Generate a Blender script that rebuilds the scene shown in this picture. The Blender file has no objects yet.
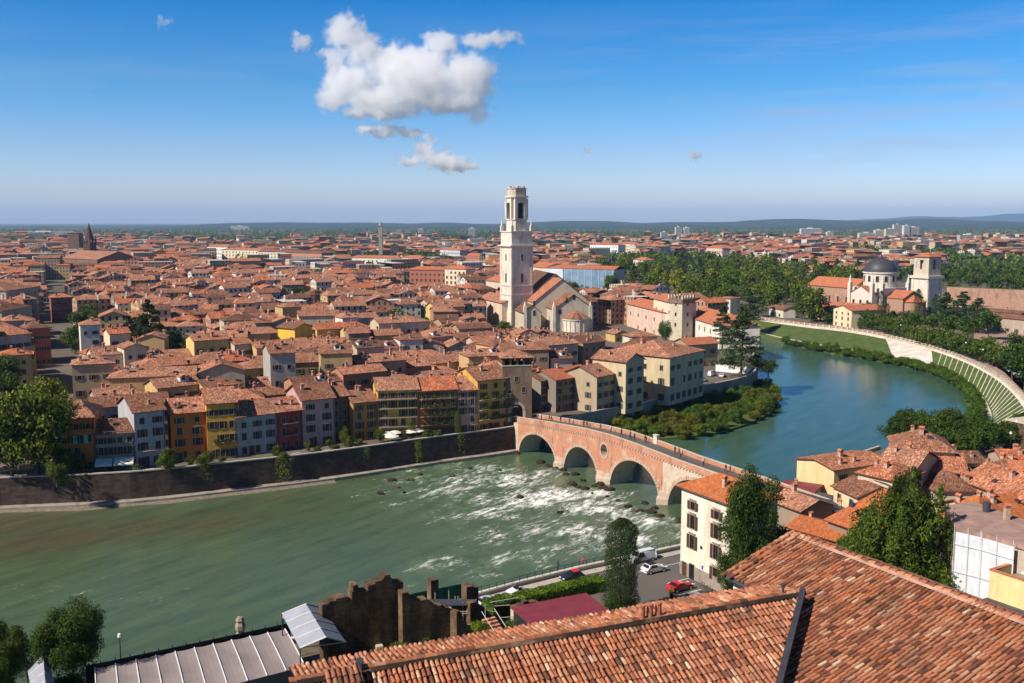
import bpy, bmesh, math, random
from mathutils import Vector, Matrix, noise
from mathutils.geometry import tessellate_polygon
R = math.radians; PI = math.pi
rnd = random.Random(7)
S = bpy.context.scene
COL = S.collection
F = 981.0; PH = R(6.95); CZ = 63.0
SUN_EL, SUN_AZ = R(41), R(-59)      # azimuth measured from -Y (towards the viewer) to -X (left)
GZ = 6.0

# ---------- reading positions off the survey: a view ray meets a level, a wall line, or gives a height ----------
def ray(px, py):
    dx = (px-512)/F; dy = -(py-341.5)/F
    return Vector((dx, math.cos(PH)+dy*math.sin(PH), -math.sin(PH)+dy*math.cos(PH)))
def P(px, py, z=GZ):
    r = ray(px, py); t = (z-CZ)/r.z
    return Vector((r.x*t, r.y*t, z))
def Hz(Y, py):
    r = ray(512, py); return CZ + Y*r.z/r.y
def Pd(px, py, Y):
    r = ray(px, py); t = Y/r.y
    return Vector((r.x*t, Y, CZ+r.z*t))
def on_line(px, py, A, B):
    r = ray(px, py); d = B-A
    # r*t = A + d*s
    det = r.x*(-d.y)+d.x*r.y
    t = (A.x*(-d.y)+d.x*A.y)/det
    s = (r.x*A.y-r.y*A.x)/det
    return s*d.length, CZ+r.z*t

# ---------- materials ----------
MATS = {}
class NT:
    def __init__(s, m): s.t = m.node_tree; s.n = s.t.nodes; s.l = s.t.links
    def node(s, ty, **kw):
        n = s.n.new(ty)
        for k, v in kw.items():
            if k.startswith('i_'):
                key = k[2:]; key = int(key) if key.isdigit() else key.replace('_', ' ')
                if hasattr(v, 'is_output') or isinstance(v, bpy.types.NodeSocket): s.l.new(v, n.inputs[key])
                else: n.inputs[key].default_value = v
            else: setattr(n, k, v)
        return n
    def math(s, op, a, b=None, c=None, clamp=False):
        n = s.n.new('ShaderNodeMath'); n.operation = op; n.use_clamp = clamp
        for i, v in enumerate((a, b, c)):
            if v is None: continue
            if isinstance(v, bpy.types.NodeSocket): s.l.new(v, n.inputs[i])
            else: n.inputs[i].default_value = v
        return n.outputs[0]
    def mix(s, f, a, b, bt='MIX'):
        n = s.n.new('ShaderNodeMix'); n.data_type = 'RGBA'; n.blend_type = bt
        for i, v in ((0, f), (6, a), (7, b)):
            if isinstance(v, bpy.types.NodeSocket): s.l.new(v, n.inputs[i])
            else: n.inputs[i].default_value = (v if i == 0 else (*v[:3], 1))
        return n.outputs[2]
    def ramp(s, f, stops, interp='LINEAR'):
        n = s.n.new('ShaderNodeValToRGB'); cr = n.color_ramp; cr.interpolation = interp
        while len(cr.elements) > 1: cr.elements.remove(cr.elements[-1])
        for i, (p, c) in enumerate(stops):
            e = cr.elements[0] if i == 0 else cr.elements.new(p)
            e.position = p; e.color = (*c[:3], 1) if hasattr(c, '__len__') else (c, c, c, 1)
        s.l.new(f, n.inputs[0]); return n.outputs[0]
    def noise(s, vec, scale, detail=3, rough=.55, out=0, dim='3D'):
        n = s.n.new('ShaderNodeTexNoise'); n.noise_dimensions = dim
        if vec is not None: s.l.new(vec, n.inputs['Vector'])
        n.inputs['Scale'].default_value = scale; n.inputs['Detail'].default_value = detail; n.inputs['Roughness'].default_value = rough
        return n.outputs[out]
    def coord(s, w='Object'):
        return s.n.new('ShaderNodeTexCoord').outputs[w]
    def geo(s, w='Position'): return s.n.new('ShaderNodeNewGeometry').outputs[w]
    def obji(s, w='Random'): return s.n.new('ShaderNodeObjectInfo').outputs[w]
    def mapping(s, v, scale=(1, 1, 1), rot=(0, 0, 0), loc=(0, 0, 0)):
        n = s.n.new('ShaderNodeMapping'); s.l.new(v, n.inputs[0])
        n.inputs['Scale'].default_value = scale; n.inputs['Rotation'].default_value = rot; n.inputs['Location'].default_value = loc
        return n.outputs[0]
    def sep(s, v):
        n = s.n.new('ShaderNodeSeparateXYZ'); s.l.new(v, n.inputs[0]); return n.outputs
    def comb(s, x, y, z):
        n = s.n.new('ShaderNodeCombineXYZ')
        for i, v in enumerate((x, y, z)):
            if isinstance(v, bpy.types.NodeSocket): s.l.new(v, n.inputs[i])
            else: n.inputs[i].default_value = v
        return n.outputs[0]
    def out(s, col, rough=.8, bump=None, bstr=.3, bdist=.1, metal=0, spec=.3, trans=None):
        p = s.n.new('ShaderNodeBsdfPrincipled'); o = s.n.new('ShaderNodeOutputMaterial')
        for k, v in (('Base Color', col), ('Roughness', rough), ('Metallic', metal), ('Specular IOR Level', spec)):
            if isinstance(v, bpy.types.NodeSocket): s.l.new(v, p.inputs[k])
            else: p.inputs[k].default_value = (*v[:3], 1) if hasattr(v, '__len__') else v
        if bump is not None:
            b = s.n.new('ShaderNodeBump'); b.inputs['Strength'].default_value = bstr; b.inputs['Distance'].default_value = bdist
            s.l.new(bump, b.inputs['Height']); s.l.new(b.outputs[0], p.inputs['Normal'])
        last = p.outputs[0]
        if trans is not None:
            t = s.n.new('ShaderNodeBsdfTranslucent'); mx = s.n.new('ShaderNodeMixShader'); mx.inputs[0].default_value = trans
            if isinstance(col, bpy.types.NodeSocket): s.l.new(col, t.inputs[0])
            else: t.inputs[0].default_value = (*col[:3], 1)
            s.l.new(last, mx.inputs[1]); s.l.new(t.outputs[0], mx.inputs[2]); last = mx.outputs[0]
        s.l.new(last, o.inputs['Surface']); return p
def newmat(name):
    m = bpy.data.materials.new(name); m.use_nodes = True; m.node_tree.nodes.clear(); MATS[name] = m
    return m, NT(m)
def simple(name, col, rough=.7, var=.15, scale=1.5, metal=0, spec=.3, bump=0, coords='Object'):
    m, n = newmat(name)
    f = n.noise(n.coord(coords), scale, 4)
    lo = [c*(1-var*1.6) for c in col]; hi = [min(1, c*(1+var)) for c in col]
    c = n.ramp(f, [(.3, lo), (.7, hi)])
    n.out(c, rough, bump=f if bump else None, bstr=bump, metal=metal, spec=spec)
    return m

def plaster(name, windows=False, island=False):
    m, n = newmat(name)
    co = n.geo(); oi = n.obji('Color')
    if island:
        r = n.geo('Random Per Island')
        oi = n.ramp(r, [(0, (.56, .46, .32)), (.14, (.60, .52, .40)), (.28, (.66, .62, .55)), (.42, (.50, .30, .2)), (.5, (.62, .44, .22)),
                        (.62, (.36, .27, .20)), (.74, (.66, .62, .55)), (.86, (.45, .24, .17)), (.95, (.72, .70, .66))], 'CONSTANT')
    streak = n.noise(n.mapping(co, (1, 1, .18)), .55, 4, .65)
    fine = n.noise(co, 3.0, 3)
    c = n.mix(n.ramp(streak, [(.38, 0.0), (.75, .5)]), oi, (.22, .17, .13), 'MIX')
    c = n.mix(.35, c, n.ramp(fine, [(.3, .55), (.7, 1)]), 'MULTIPLY')
    z = n.sep(n.geo())
    if windows:
        uv = n.coord('UV'); s = n.sep(uv)
        fu = n.math('FRACT', n.math('DIVIDE', s[0], 2.9)); fv = n.math('FRACT', n.math('DIVIDE', s[1], 3.3))
        a = n.math('LESS_THAN', n.math('ABSOLUTE', n.math('SUBTRACT', fu, .5)), .19)
        b = n.math('LESS_THAN', n.math('ABSOLUTE', n.math('SUBTRACT', fv, .5)), .27)
        ok = n.math('GREATER_THAN', s[1], .3)
        wmask = n.math('MULTIPLY', n.math('MULTIPLY', a, b), ok)
        c = n.mix(wmask, c, (.05, .045, .04))
    n.out(c, .9, bump=fine, bstr=.15, bdist=.03, spec=.15)
    return m
plaster('plaster'); plaster('plaster_far', True, True)

def roofmat(name, stops, tint=(1, 1, 1), scale=1.0, objvar=True):
    m, n = newmat(name)
    uv = n.coord('UV'); s = n.sep(uv)
    u = n.math('DIVIDE', s[0], .25*scale); v = n.math('DIVIDE', s[1], .42*scale)
    cell = n.comb(n.math('FLOOR', u), n.math('FLOOR', v), n.math('MULTIPLY', n.obji(), 57.0))
    wn = n.node('ShaderNodeTexWhiteNoise', i_Vector=cell)
    c = n.ramp(wn.outputs[0], stops)
    pos = n.geo()
    big = n.noise(pos, .22, 5, .62); med = n.noise(pos, 1.1, 4, .6)
    c = n.mix(n.ramp(big, [(.40, 0), (.66, .55 if objvar else .22)]), c, (.12, .065, .048))
    c = n.mix(n.ramp(med, [(.46, 0), (.72, .42 if objvar else .12)]), c, (.55, .33, .22))
    if objvar:
        rv = n.math('FRACT', n.math('ADD', n.math('MULTIPLY', n.obji(), 7.31), n.math('MULTIPLY', n.geo('Random Per Island'), 1.0)))
        c = n.mix(1.0, c, n.ramp(rv, [(0, (.42, .42, .44)), (.15, (.66, .60, .56)), (.4, (1, .92, .86)), (.6, (1.12, 1.08, 1.05)), (.86, (1.18, .98, .86)), (1, (1.4, .80, .54))]), 'MULTIPLY')
    c = n.mix(1.0, c, tint, 'MULTIPLY')
    # barrel profile along u, lapped courses along v
    w = n.math('ABSOLUTE', n.math('SINE', n.math('MULTIPLY', u, PI)))
    lap = n.math('FRACT', v)
    h = n.math('ADD', w, n.math('MULTIPLY', lap, .3))
    c = n.mix(n.ramp(w, [(0, .75), (.45, 0)]), c, (.07, .035, .025))
    n.out(c, .9, bump=h, bstr=.5, bdist=.08, spec=.15)
    return m
TERRA = [(0, (.13, .058, .04)), (.2, (.26, .105, .066)), (.5, (.40, .162, .096)), (.75, (.47, .215, .132)), (.93, (.54, .34, .24)), (1, (.62, .48, .36))]
roofmat('roof_tiles', TERRA, (.97, .97, .97))
roofmat('roof_orange', [(0, (.34, .09, .03)), (.5, (.46, .125, .04)), (1, (.54, .18, .065))], (1, 1, 1), objvar=False)
roofmat('roof_red', [(0, (.36, .10, .05)), (.5, (.50, .155, .075)), (1, (.56, .22, .12))], (1, 1, 1), objvar=False)

def islandmat(name, stops, rough=.85, dirt=(.09, .045, .03), bump=.2, spec=.2, dirtlo=.47):
    m, n = newmat(name)
    c = n.ramp(n.geo('Random Per Island'), stops)
    pos = n.geo()
    c = n.mix(n.ramp(n.noise(pos, .8, 5, .65), [(dirtlo, 0), (.75, .75)]), c, dirt)
    f = n.noise(pos, 9, 3)
    c = n.mix(.5, c, n.ramp(f, [(.3, .55), (.7, 1.0)]), 'MULTIPLY')
    n.out(c, rough, bump=f, bstr=bump, bdist=.02, spec=spec)
    return m
islandmat('barrel_tile', [(0, (.11, .05, .035)), (.12, (.28, .10, .055)), (.4, (.42, .16, .085)), (.68, (.50, .22, .12)), (.8, (.48, .14, .055)), (.94, (.54, .29, .175)), (.985, (.60, .41, .26)), (1, (.66, .52, .36))])

def brickmat(name, c1, c2, mortar, bw=.28, rh=.08, patch=(.5, .42, .33), patchlo=.5, dark=(.12, .08, .06), darklo=.62, scale=1):
    m, n = newmat(name)
    co = n.coord('UV')
    b = n.node('ShaderNodeTexBrick', i_Vector=co)
    b.inputs['Color1'].default_value = (*c1, 1); b.inputs['Color2'].default_value = (*c2, 1); b.inputs['Mortar'].default_value = (*mortar, 1)
    b.inputs['Scale'].default_value = 1; b.inputs['Mortar Size'].default_value = .012
    b.inputs['Brick Width'].default_value = bw; b.inputs['Row Height'].default_value = rh
    pos = n.geo()
    c = n.mix(n.ramp(n.noise(pos, .35, 6, .7), [(patchlo, 0), (patchlo+.12, .85)]), b.outputs[0], patch)
    c = n.mix(n.ramp(n.noise(n.mapping(pos, (1, 1, .3)), .5, 5, .65), [(darklo-.1, 0), (darklo+.13, .75)]), c, dark)
    f = n.noise(pos, 5, 4)
    c = n.mix(.45, c, n.ramp(f, [(.3, .5), (.7, 1)]), 'MULTIPLY')
    n.out(c, .92, bump=f, bstr=.4, bdist=.05, spec=.15)
    return m
brickmat('voussoir', (.60, .46, .36), (.50, .24, .16), (.3, .2, .15), bw=.5, rh=.8, patch=(.5, .3, .2), patchlo=.5, darklo=.64)
brickmat('bridge_brick', (.60, .225, .12), (.46, .16, .085), (.50, .34, .25), patch=(.60, .44, .32), patchlo=.54, darklo=.62)
brickmat('bridge_stone', (.66, .55, .43), (.58, .44, .33), (.34, .26, .2), bw=.9, rh=.45, patch=(.62, .48, .36), darklo=.66)
brickmat('old_brick', (.26, .13, .085), (.2, .105, .07), (.25, .2, .16), patch=(.27, .21, .15), patchlo=.5, darklo=.55)
brickmat('ruin_stone', (.27, .17, .095), (.14, .09, .055), (.05, .035, .025), bw=.8, rh=.4, patch=(.34, .22, .13), patchlo=.54, dark=(.02, .015, .012), darklo=.46)
brickmat('quay_wall', (.12, .085, .065), (.065, .045, .037), (.035, .028, .022), bw=1.3, rh=.65, patch=(.15, .12, .095), patchlo=.58, darklo=.55, dark=(.05, .04, .035))
brickmat('church_brick', (.44, .22, .14), (.37, .18, .12), (.45, .34, .26), patch=(.5, .36, .26), patchlo=.55, darklo=.6)
brickmat('marble', (.76, .70, .60), (.69, .62, .52), (.48, .42, .35), bw=1.4, rh=.7, patch=(.62, .53, .42), patchlo=.52, dark=(.34, .28, .22), darklo=.6)
brickmat('pale_stone', (.62, .54, .42), (.56, .48, .37), (.4, .33, .25), bw=1.2, rh=.6, patch=(.50, .40, .29), patchlo=.52, dark=(.3, .24, .18), darklo=.62)
brickmat('cut_stone', (.40, .36, .30), (.33, .29, .24), (.22, .19, .16), bw=.8, rh=.4, patch=(.3, .24, .19), patchlo=.5, dark=(.13, .11, .09), darklo=.6)
simple('white_stone', (.60, .54, .46), .8, .12, 2)
simple('pane', (.014, .015, .016), .3, .2, spec=.25)
brickmat('dark_brick', (.11, .05, .035), (.08, .04, .03), (.1, .07, .05), patch=(.07, .045, .035), patchlo=.5, darklo=.6)
simple('tile_channel', (.10, .045, .03), .95, .3, 2)
simple('window_surround', (.27, .22, .17), .8, .1)
simple('shutter_brown', (.09, .04, .02), .6, .2, 4)
simple('shutter_green', (.025, .055, .04), .6, .2, 4)
simple('shutter_grey', (.06, .065, .075), .6, .2, 4)
simple('iron', (.03, .03, .032), .5, .2, metal=.4)
simple('lead', (.055, .055, .068), .5, .2, 2)
simple('asphalt', (.125, .11, .10), .85, .22, .35, coords='Generated')
simple('paving', (.30, .24, .20), .85, .2, .5)
simple('pink_paving', (.34, .22, .18), .85, .2, .5)
simple('kerb', (.42, .38, .33), .8, .15)
simple('white_paint', (.78, .77, .74), .6, .06)
simple('chimney_plaster', (.48, .34, .26), .9, .3, 3)
simple('terracotta', (.46, .17, .09), .8, .25, 5)
simple('bark', (.10, .07, .05), .9, .3, 4)
simple('awning', (.74, .70, .62), .8, .08)
simple('membrane', (.27, .225, .22), .5, .10, .35)
simple('membrane_light', (.30, .31, .36), .5, .08, .5)
simple('seam', (.62, .60, .62), .5, .05)
simple('maroon_sheet', (.20, .035, .045), .55, .12, .8)
simple('dark_metal', (.05, .055, .06), .5, .2, metal=.5)
simple('rubber', (.02, .02, .02), .8, .1)
simple('earth', (.16, .12, .08), .95, .3, .25)
simple('gravel', (.20, .16, .12), .95, .25, 1.2)
simple('concrete_pale', (.60, .55, .48), .85, .15, .3)
simple('skin', (.45, .26, .18), .7, .05)
simple('hair', (.04, .025, .018), .7, .1)
simple('trousers', (.035, .04, .06), .8, .1)
simple('sheeting', (.60, .62, .66), .6, .12, .35)
simple('blue_sheeting', (.19, .29, .40), .35, .25, .12)
simple('yellow_cloth', (.75, .72, .02), .6, .05)
simple('red_cloth', (.5, .03, .04), .6, .05)
m, n = newmat('cloth'); n.out(n.obji('Color'), .8)
m, n = newmat('car_paint'); p = n.out(n.obji('Color'), .3, spec=.6); p.inputs['Coat Weight'].default_value = .8; p.inputs['Coat Roughness'].default_value = .08
m, n = newmat('headlamp'); n.out((.7, .7, .68), .1, spec=.8)
m, n = newmat('tail_lamp'); n.out((.4, .02, .02), .2, spec=.6)
m, n = newmat('hull'); n.out(n.obji('Color'), .8)

def leafmat(name, dark, light, hl, trans=.25):
    m, n = newmat(name)
    r = n.geo('Random Per Island')
    c = n.ramp(r, [(0, dark), (.55, light), (1, hl)])
    c = n.mix(1, c, n.ramp(n.obji(), [(0, (.75, .85, .8)), (.4, (1, 1, 1)), (.7, (1.2, 1.1, .8)), (1, (.8, .9, .7))]), 'MULTIPLY')
    c = n.mix(1, c, n.obji('Color'), 'MULTIPLY')
    c = n.mix(1, c, n.ramp(n.noise(n.geo(), .55, 3, .6), [(.34, (.62, .68, .62)), (.5, (1.05, 1.05, .95)), (.66, (1.7, 1.55, 1.15))]), 'MULTIPLY')
    n.out(c, .65, spec=.25, trans=trans)
    return m
leafmat('leaf', (.032, .055, .010), (.09, .13, .022), (.17, .20, .035), .36)
leafmat('conifer', (.016, .03, .009), (.042, .064, .018), (.08, .105, .03), .2)
leafmat('cedar', (.026, .045, .02), (.062, .092, .038), (.11, .145, .06), .2)
leafmat('shrub', (.045, .08, .014), (.095, .145, .025), (.20, .21, .035), .35)
leafmat('grass_blade', (.05, .09, .02), (.08, .14, .03), (.11, .17, .04))

m, n = newmat('lawn'); pos = n.geo()
c = n.ramp(n.noise(pos, .35, 5), [(.3, (.045, .07, .018)), (.55, (.075, .11, .024)), (.75, (.12, .14, .04))]); n.out(c, .95, bump=n.noise(pos, 4, 3), bstr=.5)
m, n = newmat('land'); pos = n.geo()
b1 = n.noise(pos, .0018, 6, .6); b2 = n.noise(pos, .012, 5, .6); b3 = n.noise(pos, .09, 3)
c = n.ramp(b1, [(.38, (.035, .055, .025)), (.5, (.07, .09, .035)), (.56, (.19, .15, .10)), (.64, (.05, .07, .03)), (.7, (.22, .2, .15))])
near = n.ramp(b2, [(.35, (.10, .085, .065)), (.65, (.17, .14, .11))])
dist = n.node('ShaderNodeVectorMath', operation='LENGTH'); n.l.new(pos, dist.inputs[0])
f = n.math('DIVIDE', n.math('SUBTRACT', dist.outputs['Value'], 900.0), 900.0, clamp=True)
c = n.mix(f, near, c); c = n.mix(.4, c, n.ramp(b3, [(.3, .5), (.7, 1)]), 'MULTIPLY'); n.out(c, .95)
m, n = newmat('hill'); pos = n.geo()
c = n.ramp(n.noise(pos, .003, 6, .6), [(.35, (.015, .03, .02)), (.6, (.03, .05, .03)), (.72, (.09, .10, .07))]); n.out(c, .95)

# ---------- mesh builder ----------
class MB:
    def __init__(s): s.v = []; s.f = []; s.m = []; s.uv = []; s.hasuv = False
    def face(s, vs, m=0, uv=None):
        i = len(s.v); s.v += [tuple(v) for v in vs]; s.f.append(tuple(range(i, i+len(vs)))); s.m.append(m); s.uv.append(uv)
        if uv: s.hasuv = True
    def add(s, vs, fs, m=0, uvs=None):
        i = len(s.v); s.v += [tuple(v) for v in vs]
        for k, f in enumerate(fs):
            s.f.append(tuple(i+j for j in f)); s.m.append(m); s.uv.append(uvs[k] if uvs else None)
        if uvs: s.hasuv = True
    def box(s, x0, y0, z0, x1, y1, z1, m=0, mat=None):
        vs = [(x0, y0, z0), (x1, y0, z0), (x1, y1, z0), (x0, y1, z0), (x0, y0, z1), (x1, y0, z1), (x1, y1, z1), (x0, y1, z1)]
        if mat is not None: vs = [mat @ Vector(v) for v in vs]
        w, d, h = x1-x0, y1-y0, z1-z0
        uvs = [[(0, d), (w, d), (w, 0), (0, 0)], [(0, 0), (w, 0), (w, d), (0, d)], [(0, 0), (w, 0), (w, h), (0, h)], [(0, 0), (d, 0), (d, h), (0, h)], [(0, 0), (w, 0), (w, h), (0, h)], [(0, 0), (d, 0), (d, h), (0, h)]]
        s.add(vs, [(3, 2, 1, 0), (4, 5, 6, 7), (0, 1, 5, 4), (1, 2, 6, 5), (2, 3, 7, 6), (3, 0, 4, 7)], m, uvs)
    def prism(s, poly, z0, z1, m=0, mtop=None, bottom=False):
        n = len(poly); vs = [(p[0], p[1], z0) for p in poly]+[(p[0], p[1], z1) for p in poly]
        fs = []; uvs = []; u = 0
        for i in range(n):
            j = (i+1) % n; L = math.dist(poly[i][:2], poly[j][:2])
            fs.append((i, j, n+j, n+i)); uvs.append([(u, z0), (u+L, z0), (u+L, z1), (u, z1)]); u += L
        s.add(vs, fs, m, uvs)
        tri = tessellate_polygon([[Vector((p[0], p[1], 0)) for p in poly]])
        up = [(p[0], p[1], z1) for p in poly]
        ff = []
        for t in tri:
            a, b, c = t; cr = (poly[b][0]-poly[a][0])*(poly[c][1]-poly[a][1])-(poly[b][1]-poly[a][1])*(poly[c][0]-poly[a][0])
            ff.append((a, b, c) if cr > 0 else (a, c, b))
        s.add(up, ff, m if mtop is None else mtop, [[(up[i][0], up[i][1]) for i in t] for t in ff])
    def cyl(s, x, y, z0, z1, r0, r1=None, n=12, m=0, cap=True, a0=0, a1=2*PI):
        r1 = r0 if r1 is None else r1
        full = abs(a1-a0-2*PI) < 1e-6; k = n if full else n+1
        vs = []
        for zz, rr in ((z0, r0), (z1, r1)):
            for i in range(k):
                a = a0+(a1-a0)*i/n; vs.append((x+rr*math.cos(a), y+rr*math.sin(a), zz))
        fs = []; uvs = []
        for i in range(n):
            j = (i+1) % k; fs.append((i, j, k+j, k+i)); L = abs(a1-a0)*r0/n; uvs.append([(i*L, z0), ((i+1)*L, z0), ((i+1)*L, z1), (i*L, z1)])
        if cap:
            fs.append(tuple(range(k, 2*k))); uvs.append([(vs[i][0], vs[i][1]) for i in range(k, 2*k)])
            fs.append(tuple(reversed(range(k)))); uvs.append([(vs[i][0], vs[i][1]) for i in reversed(range(k))])
        s.add(vs, fs, m, uvs)
    def tube(s, a, b, r0, r1=None, n=6, m=0):
        a = Vector(a); b = Vector(b); r1 = r0 if r1 is None else r1
        d = (b-a).normalized(); q = d.to_track_quat('Z', 'Y'); vs = []
        for p, r in ((a, r0), (b, r1)):
            for i in range(n):
                t = 2*PI*i/n; vs.append(p+q @ Vector((r*math.cos(t), r*math.sin(t), 0)))
        fs = [(i, (i+1) % n, n+(i+1) % n, n+i) for i in range(n)]+[tuple(range(n, 2*n)), tuple(reversed(range(n)))]
        s.add(vs, fs, m)
    def revolve(s, prof, x=0, y=0, n=16, m=0):
        vs = []; fs = []
        for r, z in prof:
            for i in range(n):
                a = 2*PI*i/n; vs.append((x+r*math.cos(a), y+r*math.sin(a), z))
        for k in range(len(prof)-1):
            for i in range(n): j = (i+1) % n; fs.append((k*n+i, k*n+j, (k+1)*n+j, (k+1)*n+i))
        s.add(vs, fs, m)
    def mesh(s, name, mats, smooth=False):
        me = bpy.data.meshes.new(name); me.from_pydata(s.v, [], s.f)
        for mt in mats: me.materials.append(MATS[mt])
        if len(mats) > 1: me.polygons.foreach_set('material_index', s.m)
        if s.hasuv:
            ul = me.uv_layers.new(name='UVMap'); arr = []
            for f, uv in zip(s.f, s.uv):
                if uv is None: arr += [0.0]*(2*len(f))
                else:
                    for q in uv: arr += [q[0], q[1]]
            ul.data.foreach_set('uv', arr)
        if smooth: me.polygons.foreach_set('use_smooth', [True]*len(me.polygons))
        me.update(); return me
    def build(s, name, mats, parent=None, smooth=False, loc=None, rotz=0):
        if isinstance(mats, str): mats = [mats]
        return link(name, s.mesh(name, mats, smooth), parent, loc, rotz)
def link(name, data, parent=None, loc=None, rotz=0):
    o = bpy.data.objects.new(name, data); COL.objects.link(o)
    if parent is not None: o.parent = parent
    if loc is not None: o.location = loc
    if rotz: o.rotation_euler = (0, 0, rotz)
    return o
def tag(o, label=None, cat=None, group=None, kind=None):
    if label: o['label'] = label
    if cat: o['category'] = cat
    if group: o['group'] = group
    if kind: o['kind'] = kind
    return o
def thing(name, label, cat, loc=(0, 0, 0), rotz=0, group=None):
    o = link(name, None, None, loc, rotz); o.empty_display_size = .5
    return tag(o, label, cat, group)
def struct(o): o['kind'] = 'structure'; return o
def copy_tree(o, parent=None):
    c = o.copy(); COL.objects.link(c); c.parent = parent
    for ch in o.children: copy_tree(ch, c)
    return c
ORD = ['', 'first', 'second', 'third', 'fourth', 'fifth', 'sixth', 'seventh', 'eighth', 'ninth', 'tenth', 'eleventh', 'twelfth', 'thirteenth', 'fourteenth', 'fifteenth', 'sixteenth', 'seventeenth', 'eighteenth', 'nineteenth', 'twentieth']
TENS = {2: 'twenty', 3: 'thirty', 4: 'forty', 5: 'fifty', 6: 'sixty', 7: 'seventy', 8: 'eighty', 9: 'ninety'}
def ordn(k):
    if k <= 20: return ORD[k]
    if k >= 100: return 'hundredth' if k == 100 else 'hundred-and-'+ordn(k-100)
    t, u = divmod(k, 10)
    return TENS[t][:-1]+'ieth' if u == 0 else TENS[t]+'-'+ORD[u]

# ---------- camera, sky, sun, air ----------
cam = bpy.data.cameras.new('camera'); co = bpy.data.objects.new('camera', cam); COL.objects.link(co)
cam.sensor_width = 36; cam.lens = 36*F/1024; cam.clip_end = 60000; cam.clip_start = .5
co.location = (0, 0, CZ); co.rotation_euler = (PI/2-PH, 0, 0); S.camera = co
W = bpy.data.worlds.new('World'); S.world = W; W.use_nodes = True
wn = W.node_tree; wn.nodes.clear(); WN = NT(W)
sky = WN.node('ShaderNodeTexSky', sky_type='NISHITA', sun_disc=False)
sky.sun_elevation = SUN_EL
# direction towards the sun
sd = Vector((math.sin(SUN_AZ)*math.cos(SUN_EL), -math.cos(SUN_AZ)*math.cos(SUN_EL), math.sin(SUN_EL)))
sky.sun_rotation = math.atan2(sd.x, sd.y)
sky.altitude = 100; sky.air_density = 1.0; sky.dust_density = .6; sky.ozone_density = 3.0
gz_ = WN.sep(WN.coord('Generated'))[2]
tint = WN.ramp(gz_, [(0.0, (1.75, 1.75, 2.15)), (.04, (1.45, 1.58, 2.05)), (.075, (.95, 1.32, 1.9)), (.13, (.40, 1.08, 1.68)), (.22, (.02, .80, 1.55)), (.4, (.14, .55, 1.1)), (.6, (.24, .35, .53)), (1, (.27, .34, .47))])
hs = WN.node('ShaderNodeMix', data_type='RGBA', blend_type='MULTIPLY'); hs.inputs[0].default_value = 1; WN.l.new(sky.outputs[0], hs.inputs[6]); WN.l.new(tint, hs.inputs[7]); gen = WN.coord('Generated')
cir = WN.noise(WN.mapping(gen, (1.5, 1, 16), rot=(0, R(-6), 0)), 2.2, 7, .6)
cx_ = WN.sep(gen)[0]
cm_ = WN.math('MULTIPLY', WN.ramp(cir, [(.46, 0), (.75, 1)]), WN.math('MULTIPLY', WN.ramp(gz_, [(.03, 0), (.08, 1), (.16, .9), (.21, 0)]), WN.ramp(cx_, [(.0, .2), (.3, .75)])))
hs_out = WN.mix(cm_, hs.outputs[2], (5.5, 6.2, 8.2))
bg = WN.node('ShaderNodeBackground', i_Strength=.06, i_Color=hs_out)
wo = WN.node('ShaderNodeOutputWorld'); WN.l.new(bg.outputs[0], wo.inputs[0])
sl = bpy.data.lights.new('sun', 'SUN'); sl.energy = 5.0; sl.angle = R(.5); sl.color = (1, .91, .78)
so = bpy.data.objects.new('sun', sl); COL.objects.link(so); so.rotation_euler = sd.to_track_quat('Z', 'Y').to_euler()
S.view_settings.view_transform = 'Standard'; S.view_settings.look = 'None'; S.view_settings.exposure = 0.46; S.view_settings.gamma = 1
S.render.engine = 'CYCLES'; C = S.cycles
C.use_denoising = True; C.max_bounces = 16; C.diffuse_bounces = 2; C.glossy_bounces = 2; C.transmission_bounces = 2; C.volume_bounces = 16; C.transparent_max_bounces = 8
C.use_adaptive_sampling = True; C.adaptive_threshold = .02
C.caustics_reflective = False; C.caustics_refractive = False
C.volume_step_rate = 1.0; C.volume_max_steps = 128

m, n = newmat('air'); v = n.node('ShaderNodeVolumePrincipled'); v.inputs['Density'].default_value = 3.9e-5
v.inputs['Color'].default_value = (.40, .63, 1, 1); v.inputs['Anisotropy'].default_value = 0
o_ = n.node('ShaderNodeOutputMaterial'); n.l.new(v.outputs[0], o_.inputs['Volume'])
mb = MB(); mb.box(-30000, -400, -3, 30000, 34000, 480)
hz = mb.build('haze', 'air'); tag(hz, 'pale even haze lying over the city and the plain', kind='stuff')
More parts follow.
